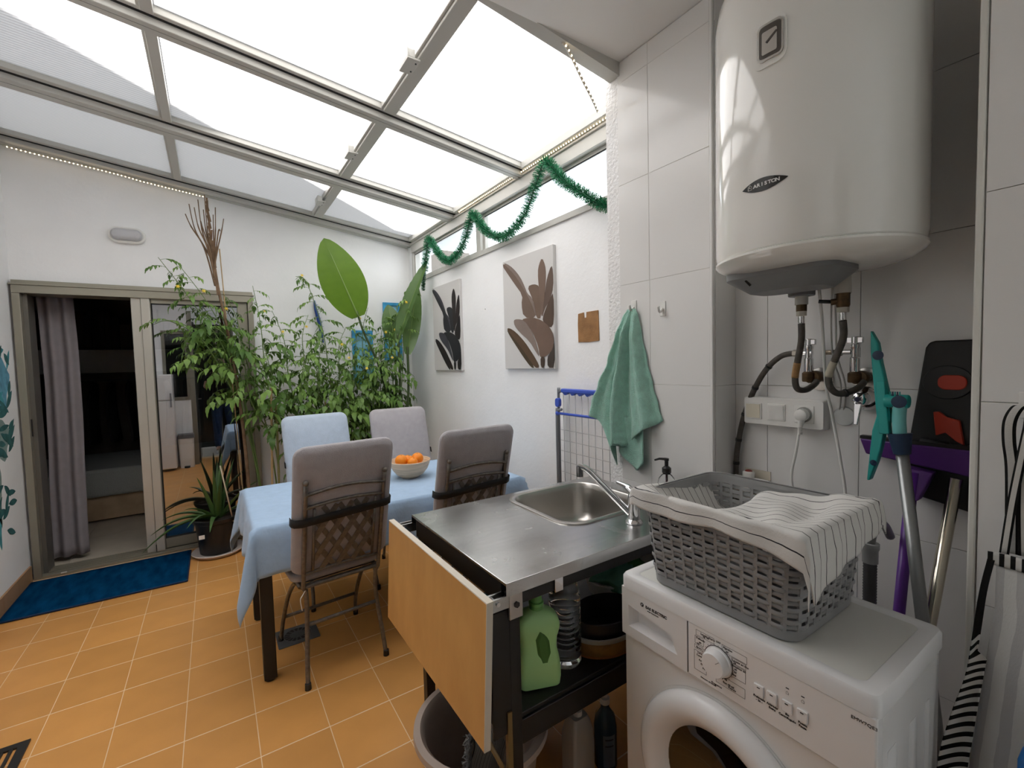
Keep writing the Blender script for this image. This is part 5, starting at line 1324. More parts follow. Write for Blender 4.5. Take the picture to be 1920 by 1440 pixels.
def aloe():
    cx, cy = -.030, 4.265
    t = thing('aloe_plant', (cx,cy,0), 'spiky green aloe in a black plastic pot on a pale saucer', 'potted plant')
    MB().lathe([(.0001,.004),(.125,.004),(.160,.006),(.176,.026),(.182,.028),(.178,.034),(.160,.022),(.0001,.016)], 40, (cx,cy,0), cap=False).build('saucer', mat('pale_saucer', (0.55,0.48,0.44), 0.5), t, smooth=40)
    MB().lathe([(.0001,.020),(.120,.018),(.124,.022),(.148,.262),(.160,.268),(.166,.276),(.170,.300),(.162,.302),(.155,.298),(.150,.275),(.0001,.268)], 48, (cx,cy,0), cap=False).build('pot', M_BLACKPL, t, smooth=40)
    MB().lathe([(.0001,.284),(.150,.276)], 28, (cx,cy,0), cap=False).build('soil', M_SOIL, t)
    MB().box(cx-.122,cx-.085,cy-.118,cy-.114,.165,.195).build('pot_label', M_WHITEPL, t)
    AM = leaf_mat('aloe_green', (0.045,0.10,0.028), (0.085,0.165,0.045), 0.45, 0.08)
    r = random.Random(9)
    spec = [(-160,.46,-.02,.30),(-170,.40,.10,.34),(175,.36,.20,.30),(-130,.34,.28,.42),(-100,.28,.10,.30),(-75,.42,.62,.10),(-95,.46,.80,.08),(-60,.48,.90,.08),(-120,.44,.74,.10),(80,.46,.85,.10),(30,.50,.82,.12),(60,.52,.9,.05),(120,.42,.60,.16),(-20,.45,.55,.22),(0,.30,.25,.30),(-145,.30,.50,.35),(150,.44,.42,.30)]
    for az, L, el, dr in spec:
        a = math.radians(az+r.uniform(-8,8)); e = el*math.pi/2; h = Vector((math.cos(a), math.sin(a), 0)); P = []; N = 12; W = .022+.006*r.random(); s = Vector((-h.y, h.x, 0))
        base = Vector((cx,cy,.285)) + h*.022
        pts = []
        for i in range(N+1):
            q = i/N; pts.append(base + h*(L*q*math.cos(e)) + Vector((0,0,L*q*math.sin(e) + L*.22*q*(1-q)*2*(1-el) - dr*L*q*q*.8)))
        vs = []; fs = []
        for i, p in enumerate(pts):
            q = i/N; w = W*(1-q)**.75*(1 if q > .05 else .8)+.0008; d = (pts[min(i+1,N)]-pts[max(i-1,0)]).normalized(); n = s.cross(d)*-1
            if n.z < 0: n = -n
            vs += [p-s*w+n*w*.35, p-n*w*.10, p+s*w+n*w*.35, p+s*w*.6-n*w*.45, p-n*w*.62, p-s*w*.6-n*w*.45]
        for i in range(N):
            for j in range(6): fs.append((i*6+j, i*6+(j+1)%6, (i+1)*6+(j+1)%6, (i+1)*6+j))
        if pts[-1].y > 4.44: continue
        MB().add(vs, fs).build('leaf', AM, t, smooth=50)
    o = MB().tube([(.075,4.15,.26),(.010,4.10,.72)], .005, 8).build('plant_stick', mat('pale_wood_stick', (0.52,0.43,0.31), 0.6), None, smooth=True)
    tag(o, 'pale wooden stick pushed into the aloe pot', 'stick')
aloe()

# ================================================================== things on the walls
def wall_lamp():
    l = thing('wall_lamp', (-.495,YB-.0,2.43), 'white oval bulkhead lamp above the door', 'lamp')
    def oval(w, h): return rrect(w, h, h/2-.001, 10)
    def ring(list_, name, m):
        vs = []; fs = []; n = None
        for w, h, y in list_:
            p = oval(w,h); n = len(p); vs += [(-.495+a, YB-y, 2.492+b) for a,b in p]
        for i in range(len(list_)-1):
            for j in range(n): fs.append((i*n+j, i*n+(j+1)%n, (i+1)*n+(j+1)%n, (i+1)*n+j))
        fs.append(tuple((len(list_)-1)*n+j for j in range(n)))
        return MB().add(vs, fs).build(name, m, l, smooth=40)
    ring([(.222,.118,.0005),(.226,.122,.012),(.222,.118,.034),(.205,.100,.040),(.192,.088,.036)], 'lamp_base', M_WHITEPL)
    ring([(.190,.086,.034),(.186,.082,.050),(.165,.062,.066),(.12,.03,.072)], 'diffuser', mat('frosted_diffuser', (0.50,0.50,0.52), 0.4))
wall_lamp()

def blue_frames():
    BL = mat('sky_blue_paint', (0.04,0.30,0.55), 0.5, var=0.3, vscale=14); LB = mat('pale_blue_panel', (0.22,0.48,0.62), 0.5, var=0.35, vscale=9)
    for k, (x0, x1, z0, z1, lab) in enumerate(((1.455,1.640,1.50,2.085,'tall sky blue wooden panel on the wall behind the paddle leaves'),(1.14,1.34,1.28,1.80,'lower sky blue wooden panel on the wall behind the tomato leaves'))):
        f = thing('blue_wall_art', ((x0+x1)/2,YB,z0), lab, 'wall panel', 'blue panels on the back wall')
        for a, b, c, d in ((x0,x1,z1-.03,z1),(x0,x1,z0,z0+.03),(x0,x0+.03,z0+.03,z1-.03),(x1-.03,x1,z0+.03,z1-.03)):
            MB().box(a, b, YB-.022, YB-.0005, c, d).build('frame_bar', BL, f, bevel=.002)
        MB().box(x0+.028, x1-.028, YB-.010, YB-.0008, z0+.028, z1-.028).build('inner_panel', LB, f)
        MB().box(x0+.028, x1-.028, YB-.016, YB-.010, z0+(z1-z0)*.62, z0+(z1-z0)*.65).build('cross_bar', BL, f)
    s = thing('blue_seahorse_ornament', (.845,YB-.01,1.65), 'slender deep blue wall ornament among the tomato tips', 'ornament')
    P = spline([(.815,YB-.012,2.07),(.822,YB-.014,2.00),(.838,YB-.016,1.92),(.855,YB-.018,1.84),(.862,YB-.018,1.76),(.875,YB-.016,1.68)],6)
    DB = mat('deep_blue_paint', (0.015,0.06,0.26), 0.45)
    MB().tube(P, [.006+.012*math.sin(math.pi*min(1,i/len(P)*1.05))**1.0 for i in range(len(P))], 8).build('body', DB, s, smooth=True)
    for i in range(4, len(P)-3, 3): MB().tube([P[i], P[i]+Vector((.028,0,.004))], [.005,.001], 5).build('fin', DB, s)
blue_frames()

ART = [
    ('back', [(0.521,0.716),(0.645,0.725),(0.745,0.698),(0.774,0.629),(0.78,0.422),(0.679,0.429),(0.652,0.551),(0.587,0.633)]),
    ('right_mid', [(1.0,0.617),(1.0,0.376),(0.936,0.327),(0.811,0.391),(0.796,0.42),(0.849,0.491),(0.949,0.582)]),
    ('right', [(0.976,0.842),(1.0,0.786),(1.0,0.659),(0.947,0.569),(0.832,0.492),(0.796,0.42),(0.811,0.523),(0.856,0.65),(0.893,0.747)]),
    ('upright', [(0.812,0.923),(0.867,0.85),(0.878,0.776),(0.858,0.664),(0.818,0.522),(0.787,0.415),(0.761,0.527),(0.743,0.677),(0.727,0.811),(0.754,0.873)]),
    ('long_top', [(0.016,0.989),(0.098,0.974),(0.235,0.915),(0.381,0.818),(0.468,0.722),(0.517,0.655),(0.605,0.616),(0.661,0.535),(0.683,0.429),(0.617,0.539),(0.506,0.648),(0.324,0.809),(0.155,0.918)]),
    ('long', [(0.016,0.989),(0.155,0.918),(0.324,0.809),(0.506,0.648),(0.617,0.539),(0.683,0.429),(0.434,0.454),(0.393,0.574),(0.426,0.65),(0.246,0.779),(0.055,0.923),(0.015,0.954)]),
    ('lance', [(0.058,0.373),(0.12,0.381),(0.257,0.338),(0.439,0.243),(0.577,0.146),(0.678,0.067),(0.725,0.009),(0.634,0.009),(0.505,0.101),(0.326,0.216),(0.157,0.318)]),
    ('lance_dark', [(0.058,0.373),(0.157,0.318),(0.326,0.216),(0.505,0.101),(0.634,0.009),(0.565,0.009),(0.413,0.102),(0.25,0.218),(0.117,0.313)]),
    ('right_low', [(1.0,0.27),(1.0,0.009),(0.874,0.009),(0.871,0.094),(0.911,0.123),(0.993,0.193)]),
    ('oval', [(0.395,0.441),(0.525,0.446),(0.698,0.431),(0.86,0.38),(0.967,0.309),(1.0,0.236),(0.974,0.164),(0.894,0.116),(0.796,0.096),(0.73,0.104),(0.718,0.187),(0.605,0.321),(0.468,0.406)]),
    ('fold', [(0.224,0.445),(0.302,0.451),(0.45,0.43),(0.588,0.329),(0.685,0.204),(0.73,0.097),(0.665,0.143),(0.548,0.239),(0.333,0.334),(0.24,0.395)]),
    ('stalk', [(0.747,0.104),(0.829,0.102),(0.816,0.009),(0.752,0.009)]),
]
def canvas(y0, y1, z0, z1, cols, label, dark):
    c = thing('canvas_print', (XR, (y0+y1)/2, z0), label, 'picture', 'rubber plant canvases')
    XF = XR-.024
    base = mat('canvas_white', (0.60,0.585,0.57), 0.8, bump=0.1, bscale=500)
    MB().box(XF, XR-.0005, y0, y1, z0, z1).build('canvas', base, c, bevel=.002)
    W, Hh = y1-y0, z1-z0
    # u: 0 = left in the photograph (far end, large Y), 1 = right; v: 0 bottom
    def P(u, v, d): return (XF-.0006-d*.0003, y1-u*W, z0+v*Hh)
    for k, poly in ART: 
        q = []; n = len(poly)
        for i in range(n):                      # soften the traced outline
            a_, b_ = Vector(poly[i]), Vector(poly[(i+1)%n]); q += [tuple(a_*.75+b_*.25), tuple(a_*.25+b_*.75)]
        d = 1+list(k for k, _ in ART).index(k)
        MB().prism(q, lambda u,v: P(u,v,d), lambda u,v: P(u,v,d-1.5)).build('printed_stalk' if k == 'stalk' else 'printed_leaf', cols[k], c)
def pr(name, c): return mat(name, c, 0.7, var=0.08, vscale=10)
BROWN = dict(back=(0.150,0.098,0.070), right_mid=(0.080,0.050,0.034), right=(0.110,0.072,0.054), upright=(0.165,0.108,0.080), long_top=(0.200,0.150,0.128), long=(0.150,0.102,0.076),
             lance=(0.095,0.056,0.030), lance_dark=(0.060,0.040,0.020), right_low=(0.050,0.036,0.028), oval=(0.150,0.096,0.070), fold=(0.215,0.165,0.140), stalk=(0.060,0.038,0.025))
BLACK = dict(back=(0.020,0.020,0.024), right_mid=(0.012,0.009,0.009), right=(0.020,0.013,0.012), upright=(0.018,0.013,0.012), long_top=(0.050,0.050,0.060), long=(0.022,0.022,0.026),
             lance=(0.018,0.012,0.012), lance_dark=(0.008,0.006,0.006), right_low=(0.010,0.008,0.008), oval=(0.016,0.016,0.019), fold=(0.052,0.052,0.062), stalk=(0.006,0.006,0.006))
canvas(2.133, 2.690, 1.408, 2.150, {k: pr('brown_print_'+k, v) for k, v in BROWN.items()}, 'canvas of warm brown rubber plant leaves, the nearer of the two', False)
canvas(3.360, 3.905, 1.395, 2.150, {k: pr('black_print_'+k, v) for k, v in BLACK.items()}, 'canvas of near-black rubber plant leaves, nearer the back corner', True)

def patch_and_hooks():
    LB = mat('tan_leather', (0.30,0.15,0.055), 0.6, var=0.25, vscale=16, bump=0.15, bscale=120)
    y0, y1, z0, z1 = 1.778, 1.944, 1.556, 1.722
    P = [(y1,z0+.002),(y1+.002,z1-.06),(y1-.002,z1-.004),(1.895,z1),(1.893,z1-.030),(1.876,z1-.030),(1.874,z1),(y0+.004,z1+.001),(y0,z0+.003),((y0+y1)/2,z0-.001)]
    l = MB().prism(P, lambda y,z: (XR-.005,y,z), lambda y,z: (XR-.0006,y,z)).build('leather_square', LB, None, bevel=.001); tag(l, 'square tan leather patch with a notch in its top edge', 'wall ornament')
    XF = XC-.006
    for k, (y, z, lab) in enumerate(((1.358,1.650,'white adhesive hook the green towel hangs from'),(1.207,1.628,'empty white adhesive hook right of the green towel'))):
        h = thing('adhesive_hook', (XF,y,z), lab, 'hook', 'white hooks on the tiled column')
        MB().box(XF-.004, XF-.0003, y-.014, y+.014, z, z+.060).build('hook_plate', M_WHITEPL, h, bevel=.0015)
        MB().tube(spline([(XF-.004,y,z+.030),(XF-.018,y,z+.018),(XF-.027,y,z+.022),(XF-.030,y,z+.038)],4), .0055, 8).build('hook_arm', M_WHITEPL, h, smooth=True)
    s = MB().lathe([(.003,-.002),(.003,-.010),(1e-4,-.011)], 8, (XR,2.98,1.86), axis='X', cap=False).build('wall_screw', mat('zinc_screw', (0.4,0.4,0.4), 0.4, metal=0.8), None); tag(s, 'tiny screw in the wall between the two canvases', 'screw')
patch_and_hooks()

def towel():
    """terry towel hung from one point: gathered at the top, widening to two tails"""
    TM = mat('mint_terry', (0.42,0.76,0.63), 0.95, var=0.10, vscale=40, bump=0.9, bscale=330, sheen=0.4)
    XF = XC-.012
    t = thing('hand_towel', (XF,1.37,.96), 'mint green terry towel hanging from a hook on the column', 'towel')
    rows = 46; K = 44
    # left and right outlines (Y, larger = photo left) by height
    zl = [1.672,1.64,1.56,1.45,1.34,1.26,1.185]
    def interp(zs, ys, z):
        if z >= zs[0]: return ys[0]
        for i in range(len(zs)-1):
            if z <= zs[i] and z >= zs[i+1]:
                f = (zs[i]-z)/(zs[i]-zs[i+1]); f = f*f*(3-2*f); return ys[i]+(ys[i+1]-ys[i])*f
        return ys[-1]
    L = [1.378,1.400,1.425,1.470,1.530,1.572,1.592]; R_ = [1.338,1.325,1.312,1.285,1.255,1.228,1.205]
    P = []
    for i in range(rows+1):
        a = i/rows; row = []
        for j in range(K+1):
            s = j/K
            # hem: low at the two tails, raised at the sides
            hem = 1.19 - .21*math.exp(-((s-.30)/.12)**2) - .10*math.exp(-((s-.52)/.10)**2) - .02*s
            if s > .62: hem = 1.10+.10*(s-.62)/.38
            z = 1.672 - a*(1.672-hem)
            yl, yr = interp(zl, L, max(z,1.185)), interp(zl, R_, max(z,1.185))
            below = max(0, 1.185-z)
            y = yl + (yr-yl)*s
            y += (1.43-y)*min(.75, below*2.6) if s < .5 else (1.36-y)*min(.5, below*2.2)
            dep = min(1, (1.68-z)/.12)
            fold = .020*math.sin(s*17.5+.4)+.012*math.sin(s*29+1.5)
            x = XF - .012 - .018*dep - fold*dep*(.55+.6*min(1,(1.672-z)/.4)) + .010*s*dep - .02*(1-abs(2*s-1))*dep
            row.append((min(x, XF-.003), y, z))
        P.append(row)
    MB().grid(P).build('front_fold', TM, t, smooth=True, solid=.004)
    # the second tail, hanging behind to the right
    P = []
    for i in range(19):
        a = i/18; row = []
        for j in range(13):
            s = j/12; z = 1.20 - a*(.235 - .06*abs(s-.62)*2)
            y = 1.425 - s*.135 + .0*a - (s-.5)*.03*a + .012*a; y = y*(1) - .028*a*(1-s)
            row.append((XF-.008-.010*math.sin(s*7+a)*1.0-.012, y, z))
        P.append(row)
    MB().grid(P).build('back_fold', TM, t, smooth=True, solid=.004)
    MB().tube(spline([(XF-.012,1.362,1.668),(XF-.024,1.358,1.686),(XF-.018,1.352,1.668)],4), .0025, 6).build('hanging_loop', TM, t, smooth=True)
towel()

def drying_rack():
    r = thing('drying_rack', (1.68,1.86,0), 'folded drying rack with blue plastic rail leaning on the white wall', 'drying rack')
    BLU = mat('royal_blue_plastic', (0.05,0.10,0.50), 0.4); GR = mat('grey_rack_tube', (0.24,0.25,0.27), 0.35, metal=0.5); WI = mat('pale_wire', (0.42,0.42,0.43), 0.4, metal=0.3)
    X = 1.695; yl, yr = 2.075, 1.60
    for dx, dy, zt in ((0,0,1.285),(-.025,-.012,1.175)):
        p = spline([(X+dx,yl-dy*0+dy,.02),(X+dx,yl+dy,.6),(X+dx,yl+dy,zt-.045),(X+dx,yl+dy-.012,zt-.012),(X+dx,yl+dy-.045,zt)],6)
        MB().tube(p, .0085, 8).build('frame_tube', GR, r, smooth=True)
    MB().tube([(X,yr,.02),(X,yr,1.285)], .0085, 8).build('frame_tube', GR, r, smooth=True)
    MB().bar((X,yl-.035,1.282),(X,yr,1.282),.026,.024).build('top_rail', BLU, r, bevel=.006)
    for i in range(6):
        y = 1.995-i*.062; MB().hexa([(X-.006,y+.018,1.256),(X+.006,y+.018,1.256),(X+.006,y+.012,1.256),(X-.006,y+.012,1.256)],[(X-.012,y+.030,1.271),(X+.012,y+.030,1.271),(X+.012,y-.022,1.271),(X-.012,y-.022,1.271)]).build('rail_hook', BLU, r)
    MB().tube([(X-.025,yl-.02,1.150),(X-.02,yr,1.150)], .0075, 8).build('cross_rail', BLU, r, smooth=True)
    MB().sphere((X-.025,yl-.02,1.150), .014, 10, 8).build('joint', BLU, r, smooth=True)
    MB().prism([(yl-.024+a, 1.213+b) for a,b in rrect(.036,.052,.016,5)], lambda y,z: (X-.034,y,z), lambda y,z: (X-.012,y,z)).build('joint', BLU, r, bevel=.003)
    for i in range(8):
        y = 2.035-i*.052; MB().tube([(X+.004,y,.10),(X+.004,y,1.27)], .0024, 6).build('wire', WI, r, smooth=True)
    for i in range(11):
        z = 1.052-i*.062; MB().tube([(X-.002,2.06,z),(X-.002,yr,z-.004)], .0017, 6).build('wire', WI, r, smooth=True)
drying_rack()

# ================================================================== tinsel garland and LED strips
def garland():
    g = thing('tinsel_garland', (1.68,3.0,2.3), 'green tinsel garland swagged across the window strip', 'garland')
    key = [(1.56,2.205),(1.648,2.222),(1.78,2.313),(1.969,2.454),(2.117,2.610),(2.214,2.521),(2.36,2.356),(2.614,2.300),(2.858,2.423),(3.009,2.564),(3.176,2.373),(3.438,2.301),(3.672,2.439),(3.822,2.575),(3.892,2.463),(3.972,2.259),(4.0,2.14)]
    P = spline([(1.672 if 1.6 < a else 1.672,a,b) for a,b in key], 14)
    MB().tube(P, .004, 5).build('core', mat('garland_wire', (0.02,0.06,0.03), 0.5), g)
    m = MB(); r = random.Random(5)
    for i in range(len(P)-1):
        a, b = Vector(P[i]), Vector(P[i+1]); d = (b-a); n = max(2, int(d.length/.0008)); d.normalize(); u = d.orthogonal().normalized(); v = d.cross(u)
        thin = .55 if i > len(P)-20 else 1.0
        for k in range(n):
            c = a+(b-a)*(k/n)
            for q in range(3):
                t = r.uniform(0,6.283); w = u*math.cos(t)+v*math.sin(t); L = r.uniform(.030,.043)*thin; s = d*r.uniform(-.6,.6)
                e = c+(w+s*.5).normalized()*L; 
                if e.x > XR-.012: e.x = XR-.012
                h = (d.cross(w)*math.cos(t*7)+d*math.sin(t*7))*.0013
                m.add([c-h, c+h, e+h*.8, e-h*.8], [(0,1,2,3)])
    GM = mat('green_tinsel', (0.022,0.20,0.085), 0.32, metal=0.25, var=0.4, vscale=60)
    o = m.build('tinsel', GM, g); o['kind'] = 'stuff'
garland()

def led_strip(name, pts, label, pitch=.022, off=(0,0,-.0035), strength=6):
    t = thing(name, pts[0], label, 'light strip', 'LED light strips')
    P = spline(pts, 8) if len(pts) > 2 else [Vector(p) for p in pts]
    MB().tube(P, .0055, 6).build('tape', mat('clear_led_tape', (0.62,0.58,0.5), 0.3), t, smooth=True)
    EM = mat('warm_led', (1.0,0.80,0.52), 0.3, emit=strength); m = MB(); acc = 0
    for i in range(len(P)-1):
        a, b = Vector(P[i]), Vector(P[i+1]); L = (b-a).length; s = pitch-acc
        while s < L:
            c = a+(b-a)*(s/L)+Vector(off); m.sphere(c, .0042, 6, 4); s += pitch
        acc = (acc+L) % pitch
    o = m.build('bulbs', EM, t, smooth=True); o['kind'] = 'stuff'
def zr(x): return zroof(x)
led_strip('led_strip', [(-1.11,4.49,3.018-.01),(-.93,4.49,2.994-.01),(-.53,4.49,2.948-.012),(-.36,4.49,2.918-.010),(.02,4.49,2.872-.010)], 'lit LED strip along the top of the back wall', off=(0,-.003,-.004))
led_strip('led_strip', [(1.715,1.54,2.672),(1.715,2.1,2.672),(1.715,2.8,2.674),(1.715,3.3,2.672)], 'LED strip along the top of the window wall', off=(-.004,0,-.003))
led_strip('led_strip', [(1.235,1.440,2.735),(1.28,1.450,2.715),(1.37,1.480,2.660),(1.46,1.51,2.612),(1.535,1.55,2.592)], 'loose end of LED strip dangling from the ceiling edge', off=(-.002,-.004,-.001))

def mural():
    """painted leaf decals on the left wall"""
    w = thing('leaf_wall_decals', (XL,4.2,.4), 'blue and green leaf decals painted on the left wall', 'wall decal')
    cols = [mat('decal_teal',(0.05,0.28,0.32),0.8,var=0.3,vscale=20), mat('decal_dark_teal',(0.03,0.13,0.13),0.8,var=0.3,vscale=20), mat('decal_blue',(0.12,0.33,0.45),0.8,var=0.3,vscale=14), mat('decal_grey_green',(0.22,0.31,0.29),0.8,var=0.2,vscale=14)]
    r = random.Random(2)
    def lf(y, z, a, L, W, m):
        pts = []
        for i in range(9):
            t = i/8; pts.append((t*L, W*math.sin(math.pi*t)**.8))
        for i in range(1,8):
            t = 1-i/8; pts.append((t*L, -W*math.sin(math.pi*t)**.8))
        c, s = math.cos(a), math.sin(a); d = r.uniform(0,.0008)
        MB().prism([(y+c*p-s*q, z+s*p+c*q) for p,q in pts], lambda yy,zz: (XL+.0006+d,yy,zz), lambda yy,zz: (XL+.0012+d,yy,zz)).build('decal_leaf', m, w)
    for k, (z0, z1, y0, m) in enumerate(((1.15,1.62,4.25,0),(.95,1.12,4.20,1),(.45,.90,4.10,1))):
        for i in range(26):
            z = r.uniform(z0,z1); y = r.uniform(y0-.5, y0+.10 - .0*(1.6-z))
            lf(y, z, r.uniform(-.9,1.2), r.uniform(.10,.19), r.uniform(.014,.026), cols[m] if r.random() < .7 else cols[1])
    for y, z, h, ww, m in ((4.22,1.40,.16,.15,2),(4.15,1.04,.12,.16,3),(4.05,.76,.22,.06,3),(4.02,.56,.16,.05,0)):
        P = [(y+ww*math.cos(t)*(1+.25*math.sin(3*t)), z+h*math.sin(t)*(1+.2*math.cos(5*t))) for t in [i*math.pi/14 for i in range(28)]]
        MB().prism(P, lambda a,b: (XL+.0002,a,b), lambda a,b: (XL+.0005,a,b)).build('decal_wash', cols[m], w)
mural()

# ================================================================== floor things
def floor_things():
    o = thing('door_mat', (-.66,4.12,0), 'dark blue ribbed door mat in front of the sliding door', 'mat')
    MM = mat('navy_carpet', (0.004,0.062,0.165), 1.0, var=0.35, vscale=6, bump=1.0, bscale=160, spec=0.0, stretch=(3,1,1))
    P = []
    for i in range(41):
        row = []
        for j in range(21):
            u = i/40; v = j/20; x = -1.125+.905*u; y = 3.80+.625*v + (.025*(1-u) if v < .5 else 0)*(1-2*v if v < .5 else 0)
            row.append((x, y, .009+.0015*math.sin(u*60)))
        P.append(row)
    MB().grid(P).build('pile', MM, o, smooth=True, solid=.007)
    b = MB(); b.tube([(-1.125,3.825,.008),(-.22,3.80,.008)], .006, 6); b.tube([(-.22,3.80,.008),(-.22,4.425,.008)], .006, 6); b.tube([(-.22,4.425,.008),(-1.125,4.425,.008)], .006, 6); b.tube([(-1.125,4.425,.008),(-1.125,3.825,.008)], .006, 6)
    b.build('bound_edge', mat('dark_navy_edge', (0.003,0.02,0.07), 0.8), o)
    d = thing('floor_drain', (.314,2.666,0), 'square grey drain grate with radial slots under the nearest chair', 'drain')
    GM = mat('grey_drain_metal', (0.12,0.125,0.135), 0.5, metal=0.3); cx, cy = .314, 2.666
    MB().prism([(cx+a,cy+b2) for a,b2 in rrect(.203,.178,.006,3)], lambda x,y: (x,y,.0003), lambda x,y: (x,y,.005)).build('plate', GM, d, bevel=.001)
    for k in range(16):
        a = 2*math.pi*k/16; c, s = math.cos(a), math.sin(a)
        poly = [(.036,-.0045),(.062,-.0085),(.062,.0085),(.036,.0045)]
        MB().prism([(cx+c*p*1.08-s*q, cy+(s*p+c*q)*.98) for p,q in poly], lambda x,y: (x,y,.0048), lambda x,y: (x,y,.0054)).build('slot', M_BLACKPL, d)
    MB().lathe([(.068,.005),(.068,.0062),(.066,.0062),(.066,.005)], 40, (cx,cy,0), cap=False).build('rim_ring', mat('worn_drain_edge', (0.2,0.2,0.2), 0.5, metal=0.3), d)
    g = thing('floor_grate', (-.78,2.42,0), 'black slotted floor grate at the lower left edge', 'grate')
    BM = M_BLACKMET; x0, x1, y0, y1 = -.93, -.678, 2.18, 2.525
    for a, b_, c, e in ((x0,x1,y1-.03,y1),(x0,x1,y0,y0+.03),(x0,x0+.03,y0+.03,y1-.03),(x1-.03,x1,y0+.03,y1-.03)): MB().box(a,b_,c,e,.0004,.008).build('frame_bar', BM, g)
    for i in range(8):
        x = x1-.030-.026*(i+1)+.003
        if x < x0+.03: break
        MB().box(x, x+.011, y0+.03, y1-.03, .0004, .007).build('grate_bar', BM, g)
    s = MB().box(-.985,-.955,4.468,4.482,.019,.024).build('paper_scrap', M_WHITEPL, None); tag(s, 'small white scrap lying on the door track', 'scrap')
floor_things()
# ================================================================== things on and under the sink unit
SZ = .4905
def shelf_things():
    G = mat('green_detergent_plastic', (0.40,0.68,0.28), 0.38, var=0.04, vscale=6)
    b = thing('detergent_bottle', (.775,1.075,SZ), 'light green detergent bottle with a moulded grip on the sink shelf', 'bottle')
    # flat bottle, long side along X/Y: section is a rounded rectangle swept up
    def sec(w, d, z, cx=.775, cy=1.075, rot=-.35, r=.02):
        return [(cx+math.cos(rot)*p-math.sin(rot)*q, cy+math.sin(rot)*p+math.cos(rot)*q, z) for p,q in rrect(w,d,min(r,w/2-.001,d/2-.001),5)]
    prof = [(q[0]*1.16, q[1]*1.05, q[2]*.84) for q in [(.090,.060,0),(.108,.074,.006),(.112,.078,.03),(.112,.078,.07),(.104,.072,.11),(.096,.066,.135),(.098,.066,.17),(.112,.072,.205),(.114,.072,.222),(.104,.066,.245),(.075,.055,.262),(.045,.042,.270),(.034,.034,.274)]]
    vs = []; fs = []; n = None
    for w, d, z in prof: s = sec(w, d, SZ+z); n = len(s); vs += s
    for i in range(len(prof)-1):
        for j in range(n): fs.append((i*n+j, i*n+(j+1)%n, (i+1)*n+(j+1)%n, (i+1)*n+j))
    fs += [tuple(range(n)), tuple((len(prof)-1)*n+j for j in range(n))]
    bo = MB().add(vs, fs).build('bottle_body', G, b, smooth=45)
    c = (.775,1.075)
    MB().lathe([(.021,SZ+.228),(.021,SZ+.240),(.0225,SZ+.242),(.0225,SZ+.249),(.017,SZ+.251),(.017,SZ+.286),(.015,SZ+.289)], 20, (*c,0)).build('cap', mat('green_cap', (0.17,0.40,0.12), 0.35), b, smooth=35)
    # finger grip: a dark green scoop on the near face
    rot = -.35; nx, ny = math.sin(rot), -math.cos(rot); tx_, ty_ = math.cos(rot), math.sin(rot)
    def face(u, z, d): 
        k = .0375 if z > .05 and z < .17 else .0400
        return (c[0]+tx_*u+nx*(k+d), c[1]+ty_*u+ny*(k+d), SZ+z)
    gp = [(-.002,.176),(.014,.168),(.027,.143),(.031,.108),(.026,.068),(.017,.046),(.004,.068),(-.009,.11),(-.014,.152)]
    MB().add([face(u,z,-.0015) for u,z in gp]+[face(u*.6+.004,z*.8+.022,.0015) for u,z in gp], [tuple(range(9,18))]+[(i,(i+1)%9,9+(i+1)%9,9+i) for i in range(9)]).build('grip_scoop', mat('deep_green_grip', (0.055,0.17,0.03), 0.45), bo)
    # label wrapping the left side
    def side(v, z, d): return (c[0]-tx_*(.0655+d)-nx*v*0+nx*v, c[1]-ty_*(.0655+d)+ny*v, SZ+z)
    MB().add([side(-.028,.045,.0006),side(.028,.045,.0006),side(.026,.19,-.004),side(-.026,.19,-.004)], [(0,1,2,3)]).build('label', mat('white_print_label', (0.55,0.60,0.45), 0.5), bo)
    MB().add([side(-.028,.035,.0012),side(.034,.020,.0012),side(.030,.075,.0012),side(-.028,.095,.0012)], [(0,1,2,3)]).build('label_picture', mat('dark_green_print', (0.01,0.10,0.06), 0.5), bo)
    MB().add([side(-.004,.062,.0016),side(.032,.048,.0016),side(.032,.060,.0016),side(-.004,.074,.0016)], [(0,1,2,3)]).build('label_band', mat('yellow_print', (0.45,0.50,0.05), 0.5), bo)
    # clear ribbed bottle with red cap
    w = thing('water_bottle', (.905,1.10,SZ), 'clear ribbed plastic bottle with a red cap on the sink shelf', 'bottle')
    pr_ = [(.0001,.0),(.045,.0),(.050,.008)]
    z = .012
    for i in range(11): pr_ += [(.051,z),(.051,z+.010),(.048,z+.014)]; z += .0175
    pr_ += [(.051,z+.004),(.050,z+.02),(.042,z+.05),(.028,z+.07),(.017,z+.082),(.0165,z+.092)]
    PET = mat('clear_pet', (0.92,0.94,0.94), 0.06, trans=1.0, ior=1.25)
    MB().lathe([(r,SZ+q) for r,q in pr_], 28, (.905,1.10,0), cap=False).build('bottle_body', PET, w, smooth=60)
    MB().lathe([(.019,SZ+z+.078),(.0195,SZ+z+.082),(.0195,SZ+z+.102),(.017,SZ+z+.105),(.0001,SZ+z+.105)], 24, (.905,1.10,0)).build('cap', mat('red_bottle_cap', (0.38,0.015,0.01), 0.4), w, smooth=35)
    # deep black pan / tub with cream band
    t = thing('enamel_pot', (1.08,1.105,SZ), 'black-lined oval tub with a cream and amber band on the sink shelf', 'container')
    cx, cy = 1.085, 1.105
    def ell(r, z): return [(cx+r*1.12*math.cos(a), cy+r*.82*math.sin(a), SZ+z) for a in [2*math.pi*i/40 for i in range(40)]]
